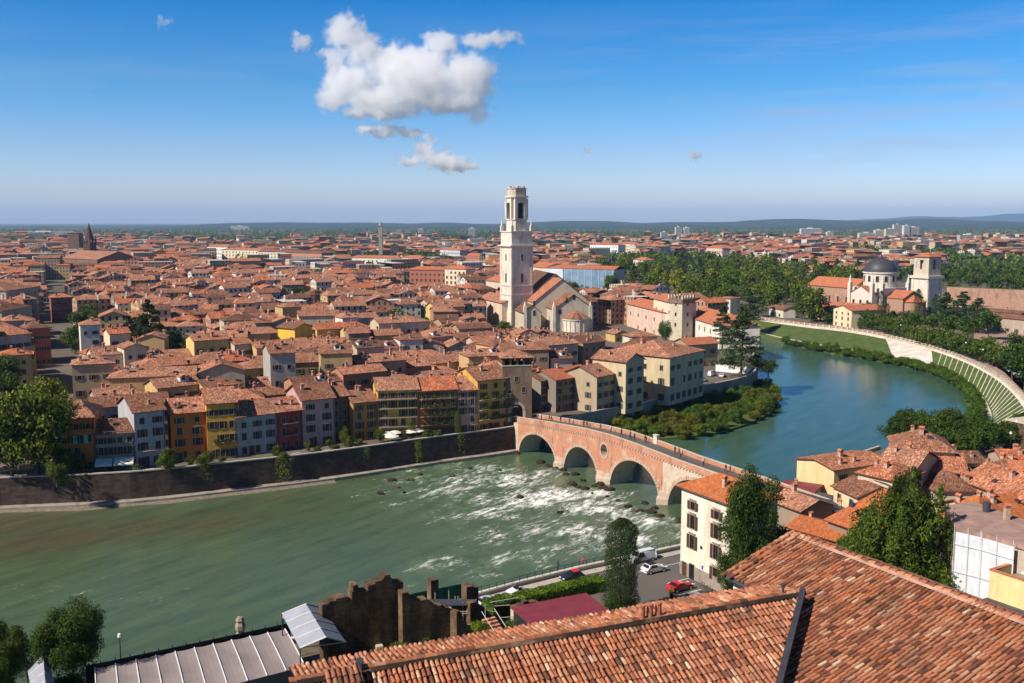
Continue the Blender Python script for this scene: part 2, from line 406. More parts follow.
# ---------- houses ----------
def roof_mb(L, D, h, rise, o=.5, t=.22, hip0=0.0, hip1=0.0, rot=False, mb=None, m=0, me=None):
    """ridge along local X; hipN = how far the ridge stops short of each end (0 = gable)"""
    mb = mb or MB(); me = m if me is None else me
    k = rise/(D/2); X = L/2+o; Y = D/2+o; ze = h-k*o+t; zr = h+rise+t
    r0 = -X+(hip0+o if hip0 else 0); r1 = X-(hip1+o if hip1 else 0)
    top = [(-X, -Y, ze), (X, -Y, ze), (X, Y, ze), (-X, Y, ze), (r0, 0, zr), (r1, 0, zr)]
    if rot: top = [(-b, a, c) for a, b, c in top]
    bot = [(a, b, c-t) for a, b, c in top]
    sl = math.hypot(Y, zr-ze)
    fs = [(0, 1, 5, 4), (2, 3, 4, 5), (3, 0, 4), (1, 2, 5)]
    uvs = [[(-X, 0), (X, 0), (r1, sl), (r0, sl)], [(X, 0), (-X, 0), (r0, sl), (r1, sl)], [(Y, 0), (-Y, 0), (0, sl)], [(-Y, 0), (Y, 0), (0, sl)]]
    if not hip0: fs[2] = None
    if not hip1: fs[3] = None
    F_ = [f for f in fs if f]; U_ = [u for f, u in zip(fs, uvs) if f]
    mb.add(top, F_, m, U_)
    vs = top+bot
    low = [tuple(6+i for i in reversed(f)) for f in F_]
    edges = []
    loop = [0, 1]+([5] if not hip1 else [])+[2, 3]+([4] if not hip0 else [])
    for i in range(len(loop)):
        a, b = loop[i], loop[(i+1) % len(loop)]
        edges.append((a, 6+a, 6+b, b))
    mb.add(vs, low+edges, me, [[(0, 0)]*len(f) for f in low+edges])
    return mb
def wall_mb(w, d, h, rise, ridge='x', gable0=True, gable1=True, m=0, z0=-1.0, mb=None):
    mb = mb or MB()
    x, y = w/2, d/2
    def q(a, b, g):
        L = math.dist(a, b)
        vs = [(a[0], a[1], z0), (b[0], b[1], z0), (b[0], b[1], h)]; uv = [(0, z0), (L, z0), (L, h)]
        if g: vs.append(((a[0]+b[0])/2, (a[1]+b[1])/2, h+rise)); uv.append((L/2, h+rise))
        vs.append((a[0], a[1], h)); uv.append((0, h)); mb.face(vs, m, uv)
    gx = ridge == 'x'
    q((-x, -y), (x, -y), (not gx) and gable0); q((x, -y), (x, y), gx and gable1); q((x, y), (-x, y), (not gx) and gable1); q((-x, y), (-x, -y), gx and gable0)
    return mb
WIN = {}
def win_mesh(kind, ww=1.0, wh=1.6):
    key = (kind, ww, wh)
    if key in WIN: return WIN[key]
    mb = MB(); a = ww/2; t = .14
    for (x0, z0, x1, z1) in ((-a-t, 0, -a, wh), (a, 0, a+t, wh), (-a-t, wh, a+t, wh+t), (-a-t-.05, -t, a+t+.05, 0)):
        mb.box(x0, -.12, z0, x1, .05, z1, 0)
    mb.box(-a, -.03, 0, a, .03, wh, 1)
    mb.box(-.03, -.05, 0, .03, -.02, wh, 0)
    sh = 'shutter_brown'
    if kind != 'bare':
        sh = 'shutter_'+kind
        for s in (-1, 1):
            x0, x1 = sorted((s*(a+t+.02), s*(a+t+.02+ww/2)))
            mb.box(x0, -.09, -.02, x1, -.02, wh+.02, 2)
    WIN[key] = mb.mesh('window', ['window_surround', 'pane', sh]); return WIN[key]
_mb = MB(); _mb.box(-.35, -.35, -.9, .35, .35, 1.0, 0); _mb.box(-.45, -.45, 1.0, .45, .45, 1.12, 1)
_mb.box(-.3, -.3, 1.12, -.2, .3, 1.35, 1); _mb.box(.2, -.3, 1.12, .3, .3, 1.35, 1); roof_mb(.9, .9, 1.28, .25, .05, .06, mb=_mb, m=1)
CHIM = _mb.mesh('chimney', ['chimney_plaster', 'terracotta'])
_mb = MB(); _mb.box(-.5, -.7, -.4, .5, .7, .12, 0); _mb.box(-.42, -.62, .12, .42, .62, .15, 1); SKYL = _mb.mesh('skylight', ['lead', 'pane'])
_mb = MB(); _mb.box(-.9, -1.2, -.9, .9, 1.2, .75, 0); roof_mb(2.4, 1.8, .75, .45, .2, .12, rot=True, mb=_mb, m=1); _mb.box(-.5, -1.24, -.1, .5, -1.19, .6, 2); DORM = _mb.mesh('dormer', ['plaster', 'roof_tiles', 'pane'])
HCOUNT = 0
def house(label, loc, rotz, w, d, h, col=(.6, .5, .35), rise=None, roof='gable', ridge='x', rmat='roof_tiles', win=None, chim=1, name='house', cat='house', group=None, o=.55, wmat='plaster', sky=0, dorm=0, seed=None, ww=1.0, wh=1.6, kind='brown', lod=1):
    global HCOUNT; HCOUNT += 1
    rr = random.Random(seed if seed is not None else HCOUNT)
    t = thing(name, label, cat, loc, rotz, group)
    L, D = (w, d) if ridge == 'x' else (d, w)
    if rise is None: rise = D/2*.36
    hip = {'gable': (0, 0), 'hip': (min(D/2, L*.45),)*2, 'hip0': (min(D/2, L*.6), 0), 'hip1': (0, min(D/2, L*.6))}[roof]
    wm = wall_mb(w, d, h, rise, ridge, hip[0] == 0, hip[1] == 0).build('wall', wmat, t); wm.color = (*col, 1)
    rf = roof_mb(L, D, h, rise, o, .2, hip[0], hip[1], ridge == 'y').build('roof', rmat, t)
    k = rise/(D/2)
    def zr(x, y):
        q = abs(y) if ridge == 'x' else abs(x); a = h+rise-k*q
        e = abs(x) if ridge == 'x' else abs(y)
        if hip[0]: a = min(a, h+(L/2-e)*rise/max(hip[0], .1))
        return a
    def on_roof(nm, me, x, y, s=1, rz=0, dz=0):
        c = link(nm, me, rf, (x, y, zr(x, y)+.2+dz), rz); c.scale = (s, s, s)
    for i in range(chim):
        on_roof('chimney', CHIM, rr.uniform(-.4, .4)*w, rr.uniform(-.38, .38)*d, rr.uniform(.7, 1.1), rr.choice((0, PI/2)))
    for i in range(sky): on_roof('skylight', SKYL, rr.uniform(-.35, .35)*w, -d*rr.uniform(.15, .35), rr.uniform(.8, 1.3), 0, .05)
    for i in range(dorm): on_roof('dormer', DORM, rr.uniform(-.35, .35)*w, -d*rr.uniform(.12, .3), 1)
    for face, (nc, nf) in (win or {}).items():
        span = w if face in 'fb' else d
        fh = (h-.6)/max(1, nf)
        for r_ in range(nf):
            for c_ in range(nc):
                if rr.random() < .06 and nc*nf > 6: continue
                u = (c_+.5)/nc*span-span/2; z = .9+r_*fh if r_ else .5
                hh = wh if r_ < nf-1 or nf < 3 else wh*.75
                if z+hh > h-.3: continue
                a = {'f': (u, -d/2, 0), 'r': (w/2, u, PI/2), 'b': (u, d/2, PI), 'l': (-w/2, u, -PI/2)}[face]
                link('window', win_mesh(kind if rr.random() > .2 else 'bare', ww, round(hh, 1)), t, (a[0], a[1], z), a[2])
    t['_h'] = h
    del t['_h']
    return t
def house_px(label, L, Rr, he, d, base=GZ, flush=False, **kw):
    """L, Rr: pixels of the front eave corners, he: eave level above sea"""
    a = P(*L, he); b = P(*Rr, he)
    w = (b-a).length; u = (b-a)/w; n_ = Vector((-u.y, u.x, 0)); c = (a+b)/2+n_*(d/2)
    return house(label, (c.x, c.y, base), math.atan2(u.y, u.x), w, d, he-base, **kw)

# ---------- trees ----------
def rdir(r):
    while True:
        v = Vector((r.uniform(-1, 1), r.uniform(-1, 1), r.uniform(-1, 1)))
        if .05 < v.length < 1: return v.normalized()
def leafquad(mb, c, nrm, s, r, asp=.7):
    q = (nrm+rdir(r)*.8).normalized(); a = q.orthogonal().normalized(); a.rotate(Matrix.Rotation(r.uniform(0, 6.3), 3, q)); b = q.cross(a)
    mb.face([c+a*s, c+b*s*asp, c-a*s, c-b*s*asp])
def crown_mesh(kind, n, s, seed):
    r = random.Random(seed); mb = MB(); V = Vector
    if kind in ('broad', 'bush', 'loose', 'full'):
        cl = []
        nc = {'broad': 26, 'bush': 16, 'loose': 20, 'full': 40}[kind]
        for i in range(nc):
            d = rdir(r); q = r.random()**.4
            if kind == 'bush': c = V((d.x*.34*q, d.y*.34*q, .42+d.z*.34*q)); cr = r.uniform(.12, .2)
            elif kind == 'full': c = V((d.x*.38*q, d.y*.38*q, .5+d.z*.40*q)); cr = r.uniform(.09, .15)
            elif kind == 'broad': c = V((d.x*.36*q, d.y*.36*q, .62+d.z*.27*q)); cr = r.uniform(.10, .17)
            else: c = V((d.x*.36*q, d.y*.36*q, .6+d.z*.33*q)); cr = r.uniform(.08, .14)
            if c.z < .5: c.x *= .85; c.y *= .85
            cl.append((c, cr))
        for i in range(n):
            c, cr = r.choice(cl); d = rdir(r); q = r.random()**.35
            if d.z < -.2 and r.random() < .5: d.z = -d.z
            leafquad(mb, c+d*cr*q*(1+.25*r.random()), d, s*r.uniform(.6, 1.3), r)
    elif kind == 'column':
        for i in range(n):
            z = r.random(); a = r.uniform(0, 6.283)
            w = min(1, .55+z*3)*min(1, ((1-z)*7+.12)**.7)
            lump = .84+.36*noise.noise(V((math.cos(a)*1.3, math.sin(a)*1.3, z*7+seed)))+.1*noise.noise(V((math.cos(a)*4, math.sin(a)*4, z*22+seed)))
            q = .5*w*lump*(r.random()**.22)
            d = V((math.cos(a), math.sin(a), .5)); leafquad(mb, V((q*d.x, q*d.y, .03+z*.97)), d.normalized(), s*r.uniform(.6, 1.3), r, .5)
    elif kind == 'cedar':
        tiers = []
        for k in range(15):
            z = .22+.76*k/14; rad = .5*(1-((z-.22)/.8)**1.5)*.95+.04
            for j in range(4):
                a = r.uniform(0, 6.28); q = rad*r.uniform(.35, .75); tiers.append((V((q*math.cos(a), q*math.sin(a), z+r.uniform(-.02, .02)-.06*q)), rad*r.uniform(.3, .5)))
        for i in range(n):
            c, cr = r.choice(tiers); a = r.uniform(0, 6.28); q = cr*r.random()**.5
            p = c+V((q*math.cos(a), q*math.sin(a), r.uniform(-.012, .022)-.25*q*q)); leafquad(mb, p, V((.2, 0, 1)), s*r.uniform(.6, 1.3), r)
    elif kind == 'weeping':
        tips = []
        for k in range(170):
            z = .2+.78*(k/170)+r.uniform(-.02, .02); a = r.uniform(0, 6.28)
            L_ = r.choice(((0, 0, 1.0), (.03, 0, .93), (-.26, .05, .78), (.26, -.05, .84), (.02, .22, .9), (.1, -.24, .74))); z *= L_[2]
            rad = .3*min(1, ((L_[2]-z)*3.6+.1)**.6)+.03; rad *= r.uniform(.4, 1.15)
            tips.append((a, z, rad, L_))
        for i in range(n):
            a, z, rad, L_ = r.choice(tips); q = r.random()**.6; a2 = a+r.gauss(0, .16)
            hang = r.random()**1.4*.17*(.4+q)
            p = V((L_[0]+rad*q*math.cos(a2), L_[1]+rad*q*math.sin(a2), z+.05*q-.12*q*q-hang)); leafquad(mb, p, V((math.cos(a2), math.sin(a2), .35)), s*r.uniform(.6, 1.3), r, .35)
    return mb
def trunk_mesh(kind, seed):
    r = random.Random(seed); mb = MB(); hgt = {'full': .5, 'broad': .6, 'bush': .45, 'loose': .7, 'column': .9, 'cedar': .95, 'weeping': .95}[kind]
    p = Vector((0, 0, -.03)); rad = .026; pts = [p]
    for k in range(5):
        q = p+Vector((r.uniform(-.015, .015), r.uniform(-.015, .015), hgt/5+.006)); mb.tube(p, q, rad, rad*.78); p = q; rad *= .78; pts.append(p)
    if kind in ('broad', 'loose', 'bush', 'cedar', 'weeping'):
        for k in range(9):
            b = pts[r.randint(2, 4)]; a = k*2.4; e = .25 if kind not in ('cedar', 'weeping') else .04
            q = b+Vector((.2*math.cos(a), .2*math.sin(a), e*r.uniform(.4, 1))); mb.tube(b, q, .011, .007, 5); mb.tube(q, q+Vector((.1*math.cos(a+.4), .1*math.sin(a+.4), e*.4)), .007, .003, 4)
    return mb
TREES = {}
LEAFM = {'full': 'leaf', 'broad': 'leaf', 'bush': 'shrub', 'loose': 'leaf', 'column': 'conifer', 'cedar': 'cedar', 'weeping': 'leaf'}
def tree(kind, loc, hgt, wid, label, cat='tree', name='tree', group=None, lod='far', col=(1, 1, 1), lm=None, seed=None, variants=4):
    v = (HCOUNT+len(COL.objects)) % variants if seed is None else seed
    lm = lm or LEAFM[kind]; key = (kind, lod, v, lm)
    if key not in TREES:
        n, s = {'far': (1500, .036), 'mid': (6500, .020), 'near': (26000, .012), 'big': (46000, .0095)}[lod]
        if kind == 'column': s *= .85; n = int(n*1.4)
        if kind == 'weeping': s *= 1.5
        TREES[key] = (crown_mesh(kind, n, s, 31*v+7).mesh('crown', [lm]), trunk_mesh(kind, v+3).mesh('trunk', ['bark']))
    cm, tm = TREES[key]
    t = thing(name, label, cat, loc, (v*2.1+loc[0]) % 6.28, group)
    t.scale = (wid, wid, hgt)
    c = link('crown', cm, t); c.color = (*col, 1); link('trunk', tm, t)
    return t

# ---------- vehicles ----------
def make_car(label, loc, rotz, col, L=4.2, Wd=1.78, H=1.5, roofcol=None, style='hatch', cat='car', name='parked_car', group=None):
    t = thing(name, label, cat, loc, rotz, group); a = L/2
    if style == 'hatch': prof = [(-a, .35), (-a, .75), (-a+.15, .95), (-a+.35, 1.02), (-a+.75, H-.06), (-a+1.3, H), (a-2.0, H-.02), (a-1.15, 1.0), (a-.3, .82), (a, .62), (a, .35)]
    elif style == 'van': prof = [(-a, .35), (-a, 1.1), (-a+.06, H-.12), (-a+.3, H), (a-1.7, H), (a-1.45, H-.1), (a-.75, 1.15), (a-.1, .9), (a, .7), (a, .35)]
    else: prof = [(-a, .35), (-a, .8), (-a+.1, .95), (-a+.55, 1.02), (-a+1.15, H-.04), (-a+1.7, H), (a-2.1, H-.04), (a-1.3, .98), (a-.25, .78), (a, .6), (a, .35)]
    def wy(z): return Wd/2 if z < 1.03 else Wd/2-(z-1.03)*.38
    n_ = len(prof); mb = MB(); vs = []
    for (x, z) in prof:
        q = wy(z); nose = .12 if abs(x) > a-.12 else 0
        vs += [(x, -q+nose, z), (x, -q*.55, z+(.02 if z > .5 else 0)), (x, q*.55, z+(.02 if z > .5 else 0)), (x, q-nose, z)]
    fs = []
    for i in range(n_-1):
        for j in range(3): fs.append((i*4+j, i*4+j+1, i*4+4+j+1, i*4+4+j))
    fs.append(tuple(i*4 for i in range(n_))); fs.append(tuple(i*4+3 for i in reversed(range(n_))))
    mb.add(vs, fs); bd = mb.build('body', 'car_paint', t); bd.color = (*col, 1)
    belt = 1.02
    xs0 = min(p[0] for p in prof if p[1] > belt+.1); xs1 = max(p[0] for p in prof if p[1] > belt+.02)
    g = MB()
    for s in (-1, 1):
        for (x0, x1, x2, x3) in ((xs0+.12, -.05, -.05, xs0+.3), (.03, xs1+.05, xs1-.55, .03)) if style != 'van' else ((a-2.3, a-.95, a-1.45, a-2.3),):
            pts = [(x0, s*(wy(belt)+.012), belt), (x1, s*(wy(belt)+.012), belt), (x2, s*(wy(H-.18)+.012), H-.18), (x3, s*(wy(H-.18)+.012), H-.18)]
            g.face(pts if s < 0 else pts[::-1])
    g.build('side_window', 'pane', t)
    def screen(pa, pb, nm):
        (x0, z0), (x1, z1) = pa, pb; mb = MB(); f = lambda u: (x0+(x1-x0)*u, z0+(z1-z0)*u)
        (p, q), (r_, s_) = f(.08), f(.9); o = .03; dx = o*(1 if p > 0 else -1)
        mb.face([(p+dx, -wy(q)*.88, q+o), (p+dx, wy(q)*.88, q+o), (r_+dx, wy(s_)*.86, s_+o), (r_+dx, -wy(s_)*.86, s_+o)]); mb.build(nm, 'pane', t)
    fr = [(prof[k], prof[k-1]) for k in range(1, n_) if prof[k-1][1] > H-.2 and prof[k][1] < 1.2][0]; screen(fr[0], fr[1], 'windscreen')
    if style != 'van':
        rr_ = [(prof[k], prof[k+1]) for k in range(n_-1) if prof[k][1] < 1.1 and prof[k+1][1] > H-.2][0]; screen(rr_[0], rr_[1], 'rear_window')
    if roofcol:
        mb = MB(); xx = [p for p in prof if p[1] > H-.1]
        mb.box(min(x for x, z in xx)+.05, -wy(H)*.92, H-.01, max(x for x, z in xx)-.02, wy(H)*.92, H+.05); rp = mb.build('roof_panel', 'hull', t); rp.color = (*roofcol, 1)
    for sx in (-1, 1):
        for sy in (-1, 1):
            mb = MB(); x = sx*(a-.78); y = sy*(Wd/2-.09); mb.tube((x, y-.11, .33), (x, y+.11, .33), .33, n=14); w_ = mb.build('wheel', 'rubber', t)
            mb = MB(); mb.tube((x, y+sy*.11, .33), (x, y+sy*.125, .33), .2, n=10); mb.build('rim', 'headlamp', w_)
        for sy in (-1, 1):
            mb = MB(); y = sy*(Wd/2-.35); mb.box(sx*a-.06, y-.2, .62, sx*a+.012, y+.2, .78); mb.build('headlight' if sx > 0 else 'tail_light', 'headlamp' if sx > 0 else 'tail_lamp', t)
    return t

# ---------- people ----------
def person_mesh(pose):
    J = {'pelvis': (0, 0, .93), 'chest': (0, .01, 1.28), 'neck': (0, .01, 1.48), 'head': (0, -.02, 1.6), 'top': (0, -.01, 1.73)}
    rad = {'pelvis': .14, 'chest': .155, 'neck': .055, 'head': .095, 'top': .07}
    E_ = [('pelvis', 'chest'), ('chest', 'neck'), ('neck', 'head'), ('head', 'top')]
    st = {'stand': 0, 'walk': .22, 'stride': .3, 'ride': 0}[pose]
    for s, nm in ((-1, 'l'), (1, 'r')):
        if pose == 'ride':
            J['hip'+nm] = (s*.1, 0, .86); J['knee'+nm] = (s*.2, -.40, .82); J['foot'+nm] = (s*.2, -.32, .40); J['toe'+nm] = (s*.2, -.46, .38)
            J['sh'+nm] = (s*.19, -.03, 1.42); J['el'+nm] = (s*.28, -.28, 1.2); J['ha'+nm] = (s*.26, -.52, 1.12)
        else:
            k = s*st
            J['hip'+nm] = (s*.1, 0, .88); J['knee'+nm] = (s*.11, -.5*k-.02, .48); J['foot'+nm] = (s*.11, -k, .07); J['toe'+nm] = (s*.12, -k-.15, .04)
            J['sh'+nm] = (s*.19, .01, 1.42); J['el'+nm] = (s*.25, .3*k+.02, 1.14); J['ha'+nm] = (s*.25, .6*k-.06, .88)
        rad.update({'hip'+nm: .105, 'knee'+nm: .065, 'foot'+nm: .05, 'toe'+nm: .04, 'sh'+nm: .065, 'el'+nm: .045, 'ha'+nm: .035})
        E_ += [('pelvis', 'hip'+nm), ('hip'+nm, 'knee'+nm), ('knee'+nm, 'foot'+nm), ('foot'+nm, 'toe'+nm), ('chest', 'sh'+nm), ('sh'+nm, 'el'+nm), ('el'+nm, 'ha'+nm)]
    if pose == 'ride':
        for k in ('chest', 'neck', 'head', 'top'): J[k] = (J[k][0], J[k][1]-.1, J[k][2]-.02)
    ks = list(J); me = bpy.data.meshes.new('rig'); me.from_pydata([J[k] for k in ks], [(ks.index(a), ks.index(b)) for a, b in E_], [])
    o = bpy.data.objects.new('rig', me); COL.objects.link(o); o.modifiers.new('s', 'SKIN')
    for i, k in enumerate(ks): me.skin_vertices[0].data[i].radius = (rad[k], rad[k]); me.skin_vertices[0].data[i].use_root = (k == 'pelvis')
    o.modifiers.new('u', 'SUBSURF').levels = 1
    dg = bpy.context.evaluated_depsgraph_get(); m2 = bpy.data.meshes.new_from_object(o.evaluated_get(dg)); bpy.data.objects.remove(o); bpy.data.meshes.remove(me)
    for nm in ('cloth', 'trousers', 'skin', 'hair'): m2.materials.append(MATS[nm])
    for p in m2.polygons:
        c = p.center; k = 0
        if c.z > 1.62 or (c.z > 1.52 and c.y > .0): k = 3
        elif c.z > 1.47: k = 2
        elif c.z < .92 and abs(c.x) < .22: k = 1
        elif abs(c.x) > .2 and c.z < 1.05: k = 2
        p.material_index = k; p.use_smooth = True
    return m2
PM = {k: person_mesh(k) for k in ('stand', 'walk', 'stride', 'ride')}
for k in PM: PM[k].name = 'person'
def person(label, loc, rotz, col, pose='walk', s=1, group=None):
    o = link('person', PM[pose], None, loc, rotz); o.color = (*col, 1); o.scale = (s, s, s); tag(o, label, 'person', group); return o
# ---------- land and water ----------
def smooth(pts, k=4):
    out = []
    n = len(pts)
    for i in range(n-1):
        p0, p1, p2, p3 = pts[max(i-1, 0)], pts[i], pts[i+1], pts[min(i+2, n-1)]
        for j in range(k):
            t = j/k
            out.append(tuple(.5*((2*b)+(-a+c)*t+(2*a-5*b+4*c-d)*t*t+(-a+3*b-3*c+d)*t**3) for a, b, c, d in zip(p0, p1, p2, p3)))
    out.append(tuple(pts[-1])); return out
WL = [P(0, 482), P(130, 476), P(240, 465), P(330, 455), P(430, 441), P(500, 432), P(520, 428)]     # top of the west quay
WQ = [Vector((-420, 120, 6)), Vector((-220, 172, 6))]+[Vector(p) for p in smooth([tuple(v) for v in WL], 3)]
W2 = [P(545, 426), P(600, 413), P(640, 406), P(671, 397), P(700, 389), P(745, 379), P(757, 370)]
BACK = [P(752, 350), P(742, 330), P(700, 316), P(640, 305), P(590, 300)]
OUTER_TOP = [P(600, 294), P(660, 298), P(700, 305), P(745, 317), P(800, 325), P(855, 331), P(905, 341), P(950, 354), P(985, 369), P(1012, 386), P(1034, 404), P(1046, 424), P(1030, 440)]
OT = [Vector(p) for p in smooth([tuple(v) for v in OUTER_TOP], 4)]
RIGHT = [P(960, 437), P(880, 449), P(840, 462), P(800, 490), Vector((61, 187, 6)), Vector((50, 176, 6)), P(690, 547), P(640, 558), P(580, 571), P(520, 586), P(470, 600), P(400, 622), P(280, 646), P(100, 676), P(0, 700), Vector((-200, 60, 6)), Vector((-420, -60, 6))]
rim = WQ+W2+BACK+OT+RIGHT+[Vector((-420, -300, 6)), Vector((30000, -300, 6)), Vector((30000, 32500, 6)), Vector((-30000, 32500, 6)), Vector((-30000, 120, 6))]
mb = MB()
pl = [(v.x, v.y) for v in rim]
mb.prism(pl[::1] if True else pl, -2, GZ)
struct(mb.build('ground', 'land'))

m, n = newmat('river'); pos = n.geo()
at = n.node('ShaderNodeAttribute', attribute_name='zone'); sp = n.node('ShaderNodeSeparateColor', i_Color=at.outputs['Color'])
foam, shal, weed = sp.outputs[0], sp.outputs[1], sp.outputs[2]
fl = n.mapping(pos, rot=(0, 0, R(-52)))
flow = n.mapping(fl, (.26, .75, 1))
wv = n.noise(pos, .09, 3, out=1)
wsc = n.node('ShaderNodeVectorMath', operation='MULTIPLY_ADD'); n.l.new(wv, wsc.inputs[0]); wsc.inputs[1].default_value = (2.6, 2.6, 0); n.l.new(flow, wsc.inputs[2])
f1 = n.noise(wsc.outputs[0], .55, 8, .66)
f2 = n.noise(wsc.outputs[0], 2.2, 5, .7)
ff = n.math('ADD', n.math('MULTIPLY', f1, .68), n.math('MULTIPLY', f2, .32))
thr = n.math('SUBTRACT', .64, n.math('MULTIPLY', foam, .265))
fm = n.math('MULTIPLY', n.math('SUBTRACT', ff, thr), 7.0, clamp=True)
fm = n.math('MULTIPLY', fm, n.math('GREATER_THAN', foam, .02))
big = n.noise(pos, .035, 4)
base = n.mix(big, (.052, .088, .044), (.078, .112, .058))
base = n.mix(weed, base, (.046, .096, .062))
gr = n.noise(n.mapping(fl, (.4, 1.3, 1)), .35, 6, .68)
base = n.mix(n.math('MULTIPLY', shal, n.ramp(gr, [(.3, .5), (.6, 1)])), base, (.080, .068, .038))
base = n.mix(1, base, n.ramp(n.noise(n.mapping(fl, (.10, .5, 1)), .6, 6, .62), [(.3, (.72, .76, .76)), (.5, (1, 1, 1)), (.7, (1.28, 1.22, 1.12))]), 'MULTIPLY')
aer = n.math('MULTIPLY', foam, n.ramp(f1, [(.32, 0), (.58, .9)]))
base = n.mix(aer, base, (.17, .24, .18))
col = n.mix(fm, base, (.84, .84, .80))
ro = n.math('ADD', n.math('MULTIPLY', fm, .6), n.math('ADD', .14, n.math('MULTIPLY', foam, .2)))
rip = n.noise(pos, .9, 4, .6); rip2 = n.noise(flow, 1.5, 3)
amp = n.math('ADD', .10, n.math('ADD', n.math('MULTIPLY', foam, 1.6), n.math('MULTIPLY', n.math('SUBTRACT', 1.0, weed), .28)))
hh = n.math('MULTIPLY', n.math('ADD', rip, n.math('ADD', rip2, fm)), amp)
n.out(col, ro, bump=hh, bstr=.8, bdist=.22, spec=.16)
def dist_seg(p, a, b):
    d = b-a; t = max(0, min(1, (p-a).dot(d)/max(d.length_squared, 1e-6))); return (p-a-d*t).length
FO = [((410, 470), 6, .5), ((430, 492), 7, .55), ((455, 490), 7, .75), ((400, 505), 6, .35), ((470, 515), 7, .55), ((495, 535), 7, .6), ((440, 515), 6, .35), ((480, 575), 5, .45), ((545, 473), 5, .8), ((520, 480), 9, .9), ((490, 470), 8, .7), ((470, 480), 9, .8), ((450, 466), 6, .55), ((420, 480), 7, .5), ((530, 500), 10, 1.0), ((560, 495), 9, 1.0), ((590, 507), 8, 1), ((620, 515), 7, .9), ((650, 522), 6, .8), ((500, 510), 8, .8),
      ((540, 530), 7, .75), ((575, 530), 7, .85), ((600, 540), 7, .8), ((640, 540), 5, .9), ((675, 530), 5, .7), ((480, 500), 9, .6), ((560, 550), 6, .6), ((520, 555), 6, .5), ((435, 565), 5, .55), ((455, 560), 4, .55), ((470, 550), 4, .4), ((400, 585), 4, .3), ((500, 560), 6, .5), ((380, 490), 7, .3), ((150, 605), 7, .16), ((60, 590), 8, .16), ((600, 495), 7, .8), ((540, 560), 5, .55)]
FO = [(P(a, b, 0).xy, r*1.0, w) for (a, b), r, w in FO]
SH = [((0, 525), 22, 12, 1), ((0, 550), 22, 9, .9), ((60, 538), 22, 11, 1), ((120, 532), 18, 10, .9), ((200, 524), 18, 9, .8), ((0, 512), 20, 5, .9), ((120, 500), 20, 4, .8), ((260, 500), 12, 4, .6), ((350, 480), 12, 2.5, .5), ((300, 510), 14, 6, .35), ((640, 495), 7, 3, .4)]
SH = [(P(a, b, 0).xy, rx, ry, w) for (a, b), rx, ry, w in SH]
me = bpy.data.meshes.new('river'); vs = []; fs = []; cols = []
NX, NY = 220, 270; x0, x1, y0, y1 = -150, 70, 90, 300
for j in range(NY+1):
    for i in range(NX+1):
        x = x0+(x1-x0)*i/NX; y = y0+(y1-y0)*j/NY; vs.append((x, y, 0)); p = Vector((x, y))
        fo = 0
        for c, r_, w in FO: fo = max(fo, w*math.exp(-((p-c).length/(r_*1.05))**2))
        s_ = 0
        for c, rx, ry, w in SH:
            d = p-c; a = d.x*.9+d.y*.43; b = -d.x*.43+d.y*.9; s_ = max(s_, w*math.exp(-(a/rx)**2-(b/ry)**2))
        sdist = (x-1.6)*.835+(y-264.5)*.55
        cols.append((fo, s_, max(0, min(1, (sdist+2)/14)), 1))
        if fo > .05: vs[-1] = (x, y, .42*fo*noise.noise(Vector((x*.35+y*.2, y*.22, 0)))+.3*fo*noise.noise(Vector((x*.9, y*.6, 3)))+.12*fo)
for j in range(NY):
    for i in range(NX): a = j*(NX+1)+i; fs.append((a, a+1, a+NX+2, a+NX+1))
k = len(vs)
for q in [((-600, -100), (-150, -100), (-150, 300), (-600, 300)), ((-150, -100), (70, -100), (70, 90), (-150, 90)), ((70, -100), (400, -100), (400, 300), (70, 300)), ((-600, 300), (400, 300), (400, 900), (-600, 900))]:
    for p in q: vs.append((*p, 0)); cols.append((0, 0, 1 if p[1] > 250 or p[0] >= 70 else 0, 1))
    fs.append((k, k+1, k+2, k+3)); k += 4
me.from_pydata(vs, [], fs); ca = me.color_attributes.new('zone', 'FLOAT_COLOR', 'POINT'); ca.data.foreach_set('color', [c for q in cols for c in q])
me.materials.append(MATS['river']); struct(link('river', me))

